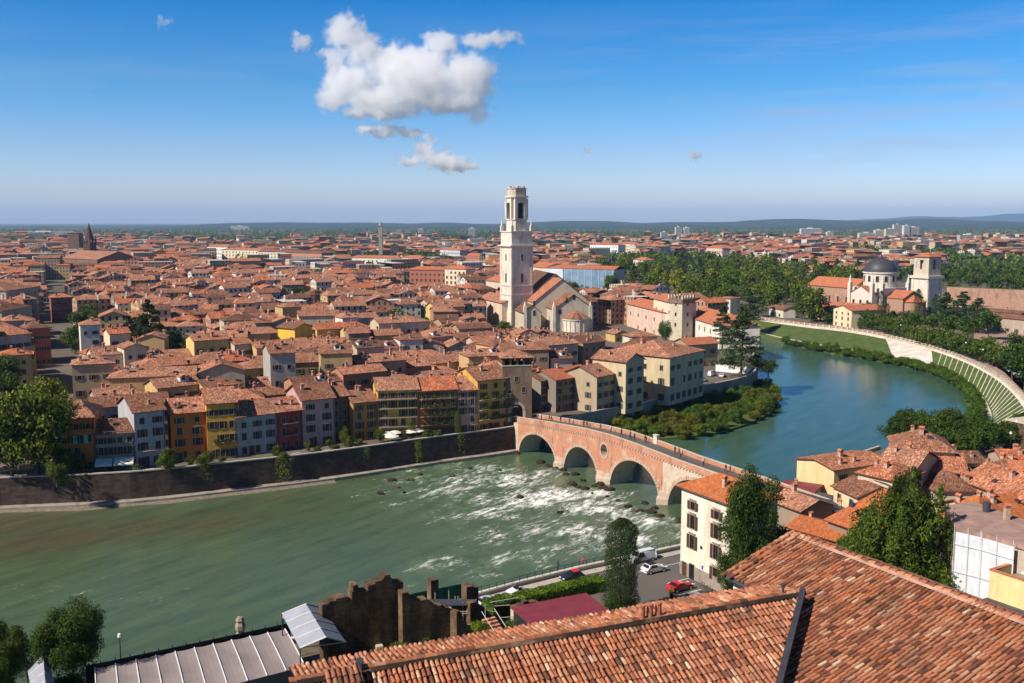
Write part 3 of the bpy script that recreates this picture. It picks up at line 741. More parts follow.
def offset(pts, d):
    out = []
    for i, p in enumerate(pts):
        a = pts[max(i-1, 0)]; b = pts[min(i+1, len(pts)-1)]; t = (b-a); t.z = 0; t.normalize(); out.append(p+Vector((t.y, -t.x, 0))*d)
    return out
def ribbon(a, b, mb, m=0, u0=0):
    u = u0
    for i in range(len(a)-1):
        L = (a[i+1]-a[i]).length; h = (b[0]-a[0]).length
        mb.face([a[i], a[i+1], b[i+1], b[i]], m, [(u, 0), (u+L, 0), (u+L, h), (u, h)]); u += L
    return mb
def zed(pts, z): return [Vector((p.x, p.y, z)) for p in pts]
def wall_run(name, label, pts, z0, z1, thick, mat, cap='kerb', side=1, caph=.25, cat='wall'):
    """upright wall along pts; outer face is on the right hand of travel"""
    t = thing(name, label, cat, (pts[0].x, pts[0].y, z0))
    L = [Vector((p.x-pts[0].x, p.y-pts[0].y, 0)) for p in pts]; o1 = offset(L, .35); i1 = offset(L, .35-thick)
    mb = MB(); H = z1-z0
    ribbon(o1, zed(o1, H), mb); ribbon(zed(i1, 0)[::-1], zed(i1, H)[::-1], mb)
    ribbon(zed(o1, H), zed(i1, H), mb)
    for k in (0, -1): mb.face([o1[k], zed(o1, H)[k], zed(i1, H)[k], i1[k]][::1 if k else -1], 0, [(0, 0), (0, H), (thick, H), (thick, 0)])
    mb.build('wall', mat, t)
    c0 = offset(L, .45); c1 = offset(L, .25-thick); mb = MB(); a, b = H+.003, H+caph
    ribbon(zed(c0, a), zed(c0, b), mb); ribbon(zed(c0, b), zed(c1, b), mb); ribbon(zed(c1, b), zed(c1, a), mb); mb.build('coping', cap, t)
    return t
wall_run('quay_wall', 'dark brick river embankment wall below the row of coloured riverfront houses', WQ, -1, 6.9, .6, 'quay_wall')
# ledge at the wall's foot
L0 = offset(WQ, .3); L1 = offset(WQ, 2.6); mb = MB(); ribbon(zed(L1, -1), zed(L1, .75), mb); ribbon(zed(L1, .75), zed(L0, .75), mb); struct(mb.build('quay_footpath', 'cut_stone'))
mb = MB(); r_ = random.Random(3)
SB = offset(WQ, 2.5)
gv = MB(); A_ = offset(WQ, 2.4)[:12]; B_ = offset(WQ, 4.6)[:12]
for i, b in enumerate(B_): b += Vector((0, -1, 0))*noise.noise(Vector((i*.9, 0, 0)))*2.5
ribbon(zed(B_, -.1), [Vector((a.x, a.y, .35)) for a in A_], gv); struct(gv.build('gravel_shore', 'gravel'))
W2s = [Vector(p) for p in smooth([tuple(v) for v in W2], 3)]
wall_run('quay_wall', 'shaded stone river wall below the large houses beyond the bridge', W2s, -1, 6.8, .6, 'cut_stone')
wall_run('quay_wall', 'hidden river wall turning the corner behind the big cedar', [W2s[-1]]+BACK, -1, 6.6, .6, 'cut_stone')
E_SH = [P(690, 547), P(640, 558), P(580, 571), P(520, 586), P(470, 600), P(400, 622), P(280, 646), P(100, 676), P(0, 700), Vector((-200, 60, 6))]
wall_run('road_wall', 'low stone wall between the riverside road and the rapids', E_SH, -1, 6.55, .5, 'pale_stone', 'concrete_pale')
wall_run('garden_wall', 'pale stone river wall between the bridge end and the yellow gabled house', [P(880, 449), P(840, 462), P(800, 490), Vector((61, 187, 6)), Vector((56, 181.5, 6))], -1, 6.6, .5, 'pale_stone')

# ---------- outer bank of the bend: balustrade, terraced slope, path, reeds ----------
def st(shore, path, top): return (P(*shore, 0), P(*path, 1.6), P(*top, 6))
STN = [((700, 318), (700, 314), (700, 305)), ((752, 336), (756, 331), (748, 317)), ((800, 348.5), (803, 341.5), (800, 325)), ((850, 357.5), (852, 349.5), (845, 330)), ((893, 365.5), (893, 357), (885, 337)), ((922, 372), (917, 364), (912, 343)),
       ((945, 379), (938, 371), (936, 350)), ((962, 391), (962, 382), (962, 359)), ((972, 404), (981, 395), (985, 370)), ((972, 418), (990, 409), (1003, 381)), ((965, 430), (992, 421), (1017, 393)), ((955, 442), (987, 434), (1030, 408))]
SS = [st(*s) for s in STN]
sh = [Vector(p) for p in smooth([tuple(s[0]) for s in SS], 5)]; pa = [Vector(p) for p in smooth([tuple(s[1]) for s in SS], 5)]; tp = [Vector(p) for p in smooth([tuple(s[2]) for s in SS], 5)]
pin = [a+(b-a).normalized()*0+(s-a).normalized()*(3.0+2.2*k_/len(pa)) for k_, (a, b, s) in enumerate(zip(pa, tp, sh))]
for p in pin: p.z = 1.6
mb = MB(); ribbon([Vector((p.x, p.y, -.4)) for p in sh], pin, mb); ribbon(pa, [p+Vector((0, 0, .02)) for p in tp], mb); ribbon(tp, [t+(t-a).normalized()*1.2-Vector((0, 0, .35)) for t, a in zip(tp, pa)], mb)
struct(mb.build('river_bank', 'lawn'))
mb = MB(); up = Vector((0, 0, .05)); ribbon([p+up for p in pin], [p+up for p in pa], mb); struct(mb.build('river_path', 'concrete_pale'))
# pale paved ramp on the middle stretch of the slope
i0, i1 = 20, 29
def lerp(a, b, t): return a+(b-a)*t
mb = MB(); ribbon([lerp(pa[i], tp[i], .02)+up for i in range(i0, i1+1)], [lerp(pa[i], tp[i], .97)+up for i in range(i0, i1+1)], mb); struct(mb.build('paved_slope', 'concrete_pale'))
mb = MB(); ribbon([lerp(pa[i], tp[i], .89)+up*1.5 for i in range(i1, len(tp))], [lerp(pa[i], tp[i], 1.0)+up*1.5 for i in range(i1, len(tp))], mb); ribbon([lerp(pa[i], tp[i], .88)+up*1.4 for i in range(0, i0+1)], [lerp(pa[i], tp[i], 1.0)+up*1.4 for i in range(0, i0+1)], mb); struct(mb.build('upper_path', 'concrete_pale'))
k = 0
first = None
def along(pts, u):
    i = min(int(u), len(pts)-2); return lerp(pts[i], pts[i+1], u-i)
nst = 24
for q in range(nst):
    u = i1+.6+(len(tp)-1-i1-.9)*q/(nst-1)
    a, b = along(pa, u), along(tp, min(u+1.6, len(tp)-1.01)); a = lerp(a, b, .06); b = lerp(a, b, .87); d = (b-a); t = Vector((-d.y, d.x, 0)).normalized()*.14; nz_ = Vector((0, 0, .14))
    mb = MB(); mb.add([a-t, a+t, b+t, b-t, a-t+nz_, a+t+nz_, b+t+nz_, b-t+nz_], [(4, 5, 6, 7), (0, 1, 5, 4), (1, 2, 6, 5), (2, 3, 7, 6), (3, 0, 4, 7)])
    o = mb.build('stone_kerb_strip', 'white_stone'); tag(o, 'pale stone strip crossing the grass slope, one of the ladder-like row below the balustrade', 'stone strip', 'stone strips up the grass slope')
# balustrade along the top
t = thing('balustrade', 'long pale stone balustrade curving along the top of the river slope', 'balustrade', (0, 0, 0))
bp = tp; mb = MB(); ribbon([p+Vector((0, 0, 0)) for p in offset(bp, -.2)], [p+Vector((0, 0, .45)) for p in offset(bp, -.2)], mb); ribbon([p+Vector((0, 0, .45)) for p in offset(bp, -.2)], [p+Vector((0, 0, .45)) for p in offset(bp, .25)], mb); ribbon([p+Vector((0, 0, .45)) for p in offset(bp, .25)], bp and [p for p in offset(bp, .25)], mb)
for (zz, hh_) in ((1.0, .18),):
    a_ = [p+Vector((0, 0, zz)) for p in offset(bp, -.2)]; b_ = [p+Vector((0, 0, zz+hh_)) for p in offset(bp, -.2)]; c_ = [p+Vector((0, 0, zz+hh_)) for p in offset(bp, .2)]; d_ = [p+Vector((0, 0, zz)) for p in offset(bp, .2)]
    ribbon(a_, b_, mb); ribbon(b_, c_, mb); ribbon(c_, d_, mb); ribbon(d_, a_, mb)
mb.build('rail', 'pale_stone', t)
LEN = [0]
for i in range(len(bp)-1): LEN.append(LEN[-1]+(bp[i+1]-bp[i]).length)
def at_len(pts, LN, s):
    for i in range(len(pts)-1):
        if s <= LN[i+1]: return lerp(pts[i], pts[i+1], (s-LN[i])/max(1e-6, LN[i+1]-LN[i])), (pts[i+1]-pts[i]).normalized()
    return pts[-1], (pts[-1]-pts[-2]).normalized()
mb = MB(); mb.box(-.42, -.42, 0, .42, .42, 1.45); mb.box(-.5, -.5, 1.45, .5, .5, 1.6); PMs = mb.mesh('post', ['pale_stone'])
nP = 96
for q in range(nP):
    p, d = at_len(bp, LEN, LEN[-1]*q/(nP-1)); link('post', PMs, t, p, math.atan2(d.y, d.x))

# ---------- the old bridge ----------
BA = Vector((1.6, 264.5, 0)); BB = Vector((57, 181, 0)); BL = (BB-BA).length; BW = 6.6
bdir = (BB-BA).normalized(); brz = math.atan2(bdir.y, bdir.x)
br = thing('arched_bridge', 'old pink brick and white stone bridge with round arches over the rapids', 'bridge', (BA.x, BA.y, 0), brz)
ARC = [(.8, 17.6, 6.6), (21.6, 34.9, 6.9), (40.2, 57.3, 7.6), (60.6, 76.5, 7.3), (80, 94, 6.6)]
ZP = [(0, 10.0), (15, 11.2), (30, 12.15), (40, 12.35), (50, 11.9), (64, 10.95), (80, 10.35), (101, 9.3)]
def zpar(s):
    for (a, b), (c, d) in zip(ZP, ZP[1:]):
        if s <= c: t_ = max(0, (s-a)/(c-a)); return b+(d-b)*t_
    return ZP[-1][1]
def zlow(s):
    for a, b, h in ARC:
        if a < s < b: c = (a+b)/2; q = (s-c)/((b-a)/2); return .3+(h-.3)*math.sqrt(max(0, 1-q*q))
    return -2
OC = (37.6, 7.9, 1.25, 1.6)
brk, stn = MB(), MB()
SX = sorted(set([i*.25 for i in range(int(BL*4)+1)]+[x for a, b, h in ARC for x in (a, b, a+.02, b-.02, a+.08, b-.08)]))
for a, b in zip(SX, SX[1:]):
    mid = (a+b)/2; tgt = stn if mid > 58.5 else brk
    for y, flip in ((0, False), (BW, True)):
        segs = [(zlow(a+1e-4), zlow(b-1e-4), zpar(a)-1.0, zpar(b)-1.0)]
        if abs(mid-OC[0]) < OC[2]:
            ha = OC[3]*math.sqrt(max(0, 1-((a-OC[0])/OC[2])**2)); hb = OC[3]*math.sqrt(max(0, 1-((b-OC[0])/OC[2])**2)); s0 = segs[0]
            segs = [(s0[0], s0[1], OC[1]-ha, OC[1]-hb), (OC[1]+ha, OC[1]+hb, s0[2], s0[3])]
            if not flip: stn.face([(a, 0, OC[1]-ha), (b, 0, OC[1]-hb), (b, BW, OC[1]-hb), (a, BW, OC[1]-ha)], 0, [(a, 0), (b, 0), (b, BW), (a, BW)]); stn.face([(a, BW, OC[1]+ha), (b, BW, OC[1]+hb), (b, 0, OC[1]+hb), (a, 0, OC[1]+ha)], 0, [(a, BW), (b, BW), (b, 0), (a, 0)])
        for (l0, l1, h0, h1) in segs:
            f = [(a, y, l0), (b, y, l1), (b, y, h1), (a, y, h0)]; uv = [(a, l0), (b, l1), (b, h1), (a, h0)]
            if flip: f.reverse(); uv.reverse()
            tgt.face(f, 0, uv)
    if zlow(mid) > 0: stn.face([(a, BW, zlow(a+1e-4)), (b, BW, zlow(b-1e-4)), (b, 0, zlow(b-1e-4)), (a, 0, zlow(a+1e-4))], 0, [(a, BW), (b, BW), (b, 0), (a, 0)])
for s_ in (-2, BL):
    stn.box(s_, .02, -2, s_+2, BW-.02, 8)
for a, b, h in ARC:    # pier cheeks inside the arches below springing
    for s_, sg in ((a, 1), (b, -1)):
        stn.face([(s_, 0, -2), (s_, BW, -2), (s_, BW, .4), (s_, 0, .4)][::sg], 0, [(0, -2), (BW, -2), (BW, .4), (0, .4)][::sg])
brk.build('brick_arches', 'bridge_brick', br); stn.build('stone_vault', 'bridge_stone', br)
# arch rings, proud of the face
for a, b, h in ARC:
    mb = MB(); c = (a+b)/2; r0 = (b-a)/2; N = 34
    for i in range(N):
        t0, t1 = PI*i/N, PI*(i+.86)/N
        def q(t_, e, y): return (c-(r0+e)*math.cos(t_), y, .3+(h-.3+e)*math.sin(t_))
        out = .62+.16*((i*7) % 3)
        for y0, y1 in ((-.14, .1), (BW-.1, BW+.14)):
            vs = [q(t0, -.02, y0), q(t1, -.02, y0), q(t1, out, y0), q(t0, out, y0), q(t0, -.02, y1), q(t1, -.02, y1), q(t1, out, y1), q(t0, out, y1)]
            mb.add(vs, [(0, 1, 2, 3), (7, 6, 5, 4), (3, 2, 6, 7), (0, 4, 5, 1), (1, 5, 6, 2), (0, 3, 7, 4)], 0, [[(0, 0), (.4, 0), (.4, .8), (0, .8)]]*6)
    mb.build('arch_ring', 'voussoir', br)
mb = MB()
for i in range(20):
    t0, t1 = 2*PI*i/20, 2*PI*(i+.9)/20
    def q(t_, e, y): return (OC[0]+(OC[2]+e)*math.cos(t_), y, OC[1]+(OC[3]+e)*math.sin(t_))
    vs = [q(t0, 0, -.12), q(t1, 0, -.12), q(t1, .45, -.12), q(t0, .45, -.12), q(t0, 0, .1), q(t1, 0, .1), q(t1, .45, .1), q(t0, .45, .1)]
    mb.add(vs, [(0, 1, 2, 3), (3, 2, 6, 7), (0, 4, 5, 1), (1, 5, 6, 2), (0, 3, 7, 4)], 0, [[(0, 0), (.4, 0), (.4, .5), (0, .5)]]*5)
mb.build('oculus_ring', 'voussoir', br)
# corbel course + parapets + paving
mb = MB(); s_ = .3
while s_ < BL-1:
    z = zpar(s_)-1.45; mb.box(s_, -.22, z-.32, s_+.42, .0, z); mb.box(s_, BW, z-.32, s_+.42, BW+.22, z); s_ += .95
mb.build('corbel_course', 'bridge_stone', br)
for nm, y0, y1 in (('parapet', -.28, .2), ('parapet', BW-.2, BW+.28)):
    mb = MB(); cp = MB()
    for a, b in zip([i*2.0 for i in range(51)], [i*2.0+2 for i in range(51)]):
        za, zb = zpar(a), zpar(b); b_ = min(b, BL+.4)
        for mm_, lo, hi, e in ((mb, -1.42, -.12, 0), (cp, -.117, .0, .06)):
            A0, A1 = y0-e, y1+e
            vs = [(a, A0, za+lo), (b_, A0, zb+lo), (b_, A1, zb+lo), (a, A1, za+lo), (a, A0, za+hi), (b_, A0, zb+hi), (b_, A1, zb+hi), (a, A1, za+hi)]
            mm_.add(vs, [(3, 2, 1, 0), (4, 5, 6, 7), (0, 1, 5, 4), (2, 3, 7, 6)], 0, [[(a, 0), (b, 0), (b, .5), (a, .5)], [(a, 0), (b, 0), (b, .5), (a, .5)], [(a, lo), (b, lo), (b, hi), (a, hi)], [(b, lo), (a, lo), (a, hi), (b, hi)]])
    pr = mb.build(nm, 'bridge_brick', br); cp.build('coping', 'pale_stone', pr)
mb = MB()
for i in range(52):
    a, b = i*2.0-2, i*2.0; mb.face([(a, .19, zpar(a)-1.05), (b, .19, zpar(b)-1.05), (b, BW-.19, zpar(b)-1.05), (a, BW-.19, zpar(a)-1.05)])
mb.build('paving', 'asphalt', br)
# pier footings with pointed cutwaters
for c, w in ((19.6, 3.6), (37.5, 4.9), (58.9, 3.0), (78.2, 3.2)):
    mb = MB(); a, b = c-w/2, c+w/2
    mb.prism([(a-.3, -.3), (c, -2.2), (b+.3, -.3), (b+.3, BW+.3), (c, BW+2.6), (a-.3, BW+.3)], -2, 1.3)
    mb.prism([(a, -.15), (c, -1.3), (b, -.15), (b, BW+.15), (c, BW+1.6), (a, BW+.15)], 1.3, 2.6); mb.build('pier_footing', 'bridge_stone', br)
mb = MB(); mb.box(48.2, BW-.35, zpar(48)-1.1, 49.4, BW+.4, zpar(48)+.9); mb.box(48.05, BW-.5, zpar(48)+.9, 49.55, BW+.55, zpar(48)+1.1); mb.build('stone_pillar', 'white_stone', br)
M_BR = Matrix.Translation((BA.x, BA.y, 0)) @ Matrix.Rotation(brz, 4, 'Z')
# people on the bridge
walk = [(3, 4.6, 2), (4.2, 4.9, 1), (7.5, 5.2, 2), (9, 4.8, 0), (13, 5.0, 0), (17, 4.9, 3), (18.2, 5.2, 1), (23, 5.0, 2), (23.8, 5.4, 0), (30, 4.9, 0), (34, 5.0, 1), (38, 5.0, 2), (39.2, 4.0, 0), (41, 5.2, 1), (42, 4.4, 0), (43, 3.6, 0), (43.8, 4.2, 3), (46.4, 5.3, 0), (47.1, 5.0, 0), (57, 5.0, 0), (58, 5.3, 2), (61, 3.0, 0), (67, 4.2, 1), (73, 4.9, 0), (73.9, 5.3, 3)]
PCOL = [((.03, .03, .04), 'dark'), ((.6, .58, .55), 'white'), ((.35, .06, .05), 'red'), ((.08, .14, .3), 'blue')]
for i, (s_, y, c) in enumerate(walk):
    p = M_BR @ Vector((s_, y, zpar(s_)-1.05))
    person('pedestrian in a %s top on the bridge paving, %s one counted from the gate tower' % (PCOL[c][1], ordn(i+1)), p, brz+PI/2+(0 if i % 2 else PI)+.3*math.sin(i), PCOL[c][0], ('walk', 'stand', 'stride')[i % 3], .95+.1*((i*5) % 3)/2, 'pedestrians crossing the bridge')
# rocks below the piers
rk = [(556, 468), (563, 470), (572, 484), (578, 487), (585, 489), (594, 486), (603, 488), (610, 490), (645, 503), (650, 512), (655, 508), (548, 466), (514, 453), (640, 511), (600, 484), (566, 474), (659, 516), (541, 462), (398, 487), (410, 480), (404, 492), (420, 474), (392, 480), (470, 468), (452, 476), (440, 463), (560, 512), (520, 497), (618, 500), (628, 506), (592, 493), (583, 480), (575, 474), (500, 470), (380, 493), (607, 496)]
for i, (a, b) in enumerate(rk):
    bm = bmesh.new(); bmesh.ops.create_icosphere(bm, subdivisions=2, radius=1)
    for v in bm.verts: v.co *= 1+.35*noise.noise(v.co*1.4+Vector((i*3, 0, 0))); v.co.z *= .55
    me = bpy.data.meshes.new('river_rock'); bm.to_mesh(me); bm.free(); me.materials.append(MATS['ruin_stone'])
    p = P(a, b, .1 if i < 18 else .25); o = link('river_rock', me, None, p, i); k_ = (.7 if i < 18 else .35)+.5*((i*7) % 5)/4; o.scale = (k_*1.4, k_, k_)
    tag(o, 'wet brown boulder in the rapids by the bridge, %s from the left' % ordn(1+sorted(q_[0] for q_ in rk).index(a)), 'rock', 'boulders in the rapids')

# ---------- gate tower at the bridge head ----------
tw = Vector((P(505, 425).x, P(505, 425).y, 0)); fr = Vector((1.2, 267.6, 0))
TA = math.atan2(.16, 1)
tb = thing('gate_tower', 'tall brick gate tower with arched passage at the bridge head', 'tower', (.8, 271.5, 6), TA)
tz = Hz(268, 357)-6
mb = MB(); w2 = 4.1
for (x0, y0, z0, x1, y1, z1) in ((-w2, -w2, -2, -1.9, w2, 8), (1.6, -w2, -2, w2, w2, 8), (-w2, -w2, 8, w2, w2, tz-2.2)): mb.box(x0, y0, z0, x1, y1, z1)
mb.build('shaft', 'old_brick', tb)
mb = MB(); N = 12
for i in range(N):
    a0, a1 = PI*i/N, PI*(i+1)/N; c = -.15
    mb.add([(c-1.75*math.cos(a0), -w2-.12, 5+1.9*math.sin(a0)), (c-1.75*math.cos(a1), -w2-.12, 5+1.9*math.sin(a1)), (c-2.5*math.cos(a1), -w2-.12, 5+2.6*math.sin(a1)), (c-2.5*math.cos(a0), -w2-.12, 5+2.6*math.sin(a0))]+[(c-1.75*math.cos(a0), -w2+.2, 5+1.9*math.sin(a0)), (c-1.75*math.cos(a1), -w2+.2, 5+1.9*math.sin(a1)), (c-2.5*math.cos(a1), -w2+.2, 5+2.6*math.sin(a1)), (c-2.5*math.cos(a0), -w2+.2, 5+2.6*math.sin(a0))], [(0, 1, 2, 3), (0, 4, 5, 1), (2, 6, 7, 3)])
mb.box(-2.65, -w2-.12, 2, -1.9, -w2+.2, 5); mb.box(1.6, -w2-.12, 2, 2.35, -w2+.2, 5); mb.build('arch_surround', 'pale_stone', tb)
mb = MB()
for i in range(N):
    a0, a1 = PI*i/N, PI*(i+1)/N; c = -.15; f = lambda a: (c-1.75*math.cos(a), 5+1.9*math.sin(a))
    (xa, za), (xb, zb) = f(a0), f(a1); mb.face([(xa, -w2-.05, za), (xb, -w2-.05, zb), (xb, -w2-.05, 8.003), (xa, -w2-.05, 8.003)], 0, [(xa, za), (xb, zb), (xb, 8), (xa, 8)])
mb.build('arch_infill', 'old_brick', tb)
mb = MB()
for k in range(5):
    u = -w2+.35+k*(2*w2-.7)/4
    for (x, y) in ((u, -w2+.35), (u, w2-.35), (-w2+.35, u), (w2-.35, u)): mb.box(x-.35, y-.35, tz-2.2, x+.35, y+.35, tz)
mb.build('loggia_pier', 'old_brick', tb)
mb = MB(); mb.box(-w2-.15, -w2-.15, tz-2.45, w2+.15, w2+.15, tz-2.2); mb.build('string_course', 'pale_stone', tb)
roof_mb(2*w2, 2*w2, tz, 1.6, .7, .2, w2, w2).build('roof', 'roof_tiles', tb)
for x, z in ((-2, 9.5), (1.8, 10.2), (-.2, 13.2)): link('window', win_mesh('bare', .9, 1.5), tb, (x, -w2, z))
for y, z in ((-1, 9.5), (1.5, 13)): link('window', win_mesh('bare', .9, 1.5), tb, (w2, y, z), PI/2)

# ---------- riverfront houses ----------
BASE = [(40, 474), (60, 473), (136, 468), (172, 463), (240, 457), (300, 448), (336, 444), (378, 439), (418, 437), (478, 433), (516, 428)]
def by(px):
    for (a, b), (c, d) in zip(BASE, BASE[1:]):
        if px <= c: return b+(d-b)*(px-a)/(c-a)
    return 428
ORA, GREY, BLUEW, YEL, GB, RED, MAU, OCH, LEM, BRK, PNK, YG = (.66, .17, .02), (.34, .29, .28), (.46, .46, .50), (.80, .40, .05), (.40, .41, .42), (.36, .04, .04), (.56, .33, .32), (.46, .25, .05), (.70, .44, .08), (.42, .11, .05), (.60, .33, .28), (.64, .37, .07)
RF = [ # px0, px1, eave, depth, colour, label, roof, cols, floors, shutters
    (60, 97, 418, 14, ORA, 'orange corner house with one turquoise shutter pair, leftmost on the river front', 'hip', 3, 4, 'brown'),
    (97, 136, 433, 11, GREY, 'low grey rendered house with flat terrace behind the two white awnings', 'gable', 4, 3, 'brown'),
    (136, 167, 411, 14, BLUEW, 'narrow blue-white house between the grey terrace house and the bright orange one', 'gable', 2, 4, 'brown'),
    (172, 208, 413, 12, (.70, .18, .02), 'bright orange riverfront house with a low skyline and green shutters', 'gable', 2, 4, 'green'),
    (208, 238, 403, 13, YEL, 'golden yellow riverfront house with a planted balcony above its pale lower storeys', 'gable', 3, 4, 'brown'),
    (238, 278, 415, 12, GB, 'blue-grey riverfront house with dark arched openings at ground level', 'gable', 3, 3, 'grey'),
    (278, 303, 411, 12, RED, 'deep red riverfront house with white window frames and balconies', 'gable', 2, 3, 'bare'),
    (303, 336, 399, 14, MAU, 'tall mauve-pink riverfront house with green shutters, beside the deep red house', 'gable', 2, 4, 'green'),
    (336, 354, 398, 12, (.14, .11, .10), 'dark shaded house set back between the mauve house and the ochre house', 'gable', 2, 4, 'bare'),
    (354, 378, 402, 11, OCH, 'low ochre riverfront house beside the lemon yellow balcony house', 'gable', 2, 4, 'brown'),
    (378, 419, 390, 12, LEM, 'lemon yellow riverfront house with long balconies on every storey', 'gable', 4, 5, 'brown'),
    (419, 458, 390, 12, BRK, 'brick red riverfront house with green plants hanging from its balconies', 'gable', 4, 5, 'brown'),
    (458, 478, 390, 13, PNK, 'narrow pale pink riverfront house at the end of the balcony terrace', 'gable', 2, 5, 'grey'),
    (478, 514, 379, 13, YG, 'large mustard yellow riverfront house with planted terraces beside the gate tower', 'gable', 3, 5, 'brown')]
for i, (a, b, ev, d, c, lb, rf, nc, nf, sh_) in enumerate(RF):
    A = P(a+.3, by(a)); B = P(b-.3, by(b)); u = (B-A).normalized(); w = (B-A).length; nn = Vector((-u.y, u.x, 0)); back = {336: 3, 172: .8}.get(a, .02*i)
    C_ = (A+B)/2+nn*(d/2+back); h = Hz((A.y+B.y)/2, ev)-6
    t = house(lb, (C_.x, C_.y, 6), math.atan2(u.y, u.x), w, d, h, c, roof=rf, rise=d/2*(.42 if rf == 'gable' else .4), win={'f': (nc, nf), 'r': (2, nf) if a in (60,) else (0, 0), 'l': (3, nf) if a == 60 else (0, 0)}, chim=2, name='riverfront_house', group='coloured houses along the river front', kind=sh_, ww=1.0, wh=1.7, o=.5, sky=1 if i % 3 == 0 else 0, dorm=0)
    # front drain pipe, door, balconies
    mb = MB(); mb.tube((w/2-.25, -d/2-.12, .1), (w/2-.25, -d/2-.12, h-.2), .07); mb.build('drainpipe', 'lead', t)
    mb = MB(); mb.box(-.7-w*.15, -d/2-.08, 0, .6-w*.15, -d/2, 2.4); mb.build('door', 'shutter_brown', t)
    nb = {378: 4, 419: 4, 478: 3, 278: 2, 208: 1, 136: 1}.get(a, 0)
    for k_ in range(nb):
        fh = (h-.6)/nf; z = (.78 if nb > 2 else .75)+(k_+1)*fh-(.0 if nb > 2 else 0); bw = w*.92 if nb > 2 else w*.6
        mb = MB(); mb.box(-bw/2, -d/2-1.1, z-.2, bw/2, -d/2, z-.05); bl = mb.build('balcony', 'window_surround', t)
        mb = MB(); mb.tube((-bw/2, -d/2-1.06, z+.95), (bw/2, -d/2-1.06, z+.95), .035, n=4)
        for q_ in range(int(bw/.25)): x = -bw/2+q_*.25; mb.tube((x, -d/2-1.06, z-.05), (x, -d/2-1.06, z+.95), .015, n=3)
        mb.build('railing', 'iron', bl)
        if a in (419, 478, 208):
            rr_ = random.Random(a+k_); lf = MB()
            for q_ in range(420): lx = rr_.uniform(-bw/2, bw/2); leafquad(lf, Vector((lx, -d/2-1.1+rr_.uniform(-.3, .35), z+.5+rr_.uniform(-.7, .7)*abs(math.sin(lx*1.3)))), rdir(rr_), .16, rr_)
            lf.build('balcony_plants', 'leaf', bl)
    if a == 60:
        o = link('window', win_mesh('bare', 1.3, 1.9), t, (w*.1, -d/2-.02, 6.6))
        mb = MB()
        for s_ in (-1, 1): mb.box(w*.1+s_*1.15-.42, -d/2-.16, 6.6, w*.1+s_*1.15+.42, -d/2-.09, 8.5)
        m_ = simple('turquoise_paint', (.18, .45, .38)) if 'turquoise_paint' not in MATS else None
        s2 = mb.build('shutter', 'turquoise_paint', t); s2['label'] = 'pale turquoise shutter pair'
    if a == 97:
        mb = MB(); mb.box(-w/2, -d/2, h, w/2, -d/2+3, h+.3); mb.build('terrace_parapet', 'lead', t)
# garden terrace, awnings, parasols, shrubs on the quay
for lb, a, b in (('left one of the two cream cafe awnings on the quay', 97, 114), ('right one of the two cream cafe awnings on the quay', 115.5, 135)):
    A = P(a, by(a)+.5); B = P(b, by(b)+.5); w = (B-A).length; u = (B-A).normalized()
    t = thing('cafe_awning', lb, 'awning', A-Vector((-u.y, u.x, 0))*.3, math.atan2(u.y, u.x), 'awnings on the quay')
    mb = MB(); N = 8
    for k_ in range(N):
        y0_, y1_ = -3.4*k_/N, -3.4*(k_+1)/N; f = lambda y: 3.0-.9*(abs(y)/3.4)**1.6
        mb.face([(0, y1_, f(y1_)), (w, y1_, f(y1_)), (w, y0_, f(y0_)), (0, y0_, f(y0_))])
    mb.face([(0, -3.4, 1.8), (w, -3.4, 1.8), (w, -3.4, 2.1), (0, -3.4, 2.1)]); mb.build('canopy', 'awning', t)
    for x in (.05, w/2, w-.05):
        mb = MB(); mb.tube((x, -3.3, 0), (x, -3.3, 2.05), .04); mb.build('post', 'iron', t)
for i, (a, b, lb) in enumerate([(388, 439, 'upper left of the white parasols on the quay by the lemon yellow house'), (395, 438, 'rear right of the white parasols on the quay'), (392, 442, 'lowest of the white parasols, nearest the quay wall'), (411, 437, 'left part of the wide pair of white parasols'), (418, 436, 'right part of the wide pair of white parasols')]):
    p = P(a, b+3); t = thing('parasol', lb, 'parasol', p, .3*i, 'white parasols on the quay')
    mb = MB(); mb.revolve([(1.9, 2.3), (1.0, 2.62), (.05, 2.85)], n=8); mb.revolve([(1.9, 2.3), (1.9, 2.15)], n=8); mb.build('canopy', 'awning', t)
    mb = MB(); mb.tube((0, 0, 0), (0, 0, 2.85), .04); mb.build('pole', 'iron', t)
    mb = MB(); mb.cyl(0, 0, 0, .1, .35); mb.build('base', 'kerb', t)
SHR = [(57, 486, 6.5, 6), (66, 478, 8, 6), (78, 474, 7, 5), (169, 472, 6.5, 6.5), (206, 470, 5.5, 6), (92, 470, 2.5, 3), (283, 461, 3, 3.5), (277, 459, 4, 4), (308, 452, 3.5, 2.4), (318, 452, 2, 3), (336, 451, 2.4, 3), (350, 449, 4, 3.4), (359, 448, 3, 3), (380, 443, 4.4, 4.2), (404, 441, 4, 3), (428, 440, 3.4, 5), (437, 439, 3, 4), (412, 440, 5.5, 2.2), (458, 437, 7, 2.0), (345, 446, 6, 4), (190, 467, 3, 3), (222, 463, 2, 3), (330, 448, 3, 3)]
for i, (a, b, h_, w_) in enumerate(SHR):
    tree('column' if w_ < 2.3 else 'bush', P(a, b), h_, w_, 'green garden shrub on the quay terrace, %s from the left' % ordn(1+sorted(q[0] for q in SHR).index(a)), 'shrub', 'garden_shrub', 'garden shrubs on the quay', 'mid', (.8, .8, .7), lm='leaf' if i % 3 else 'shrub')
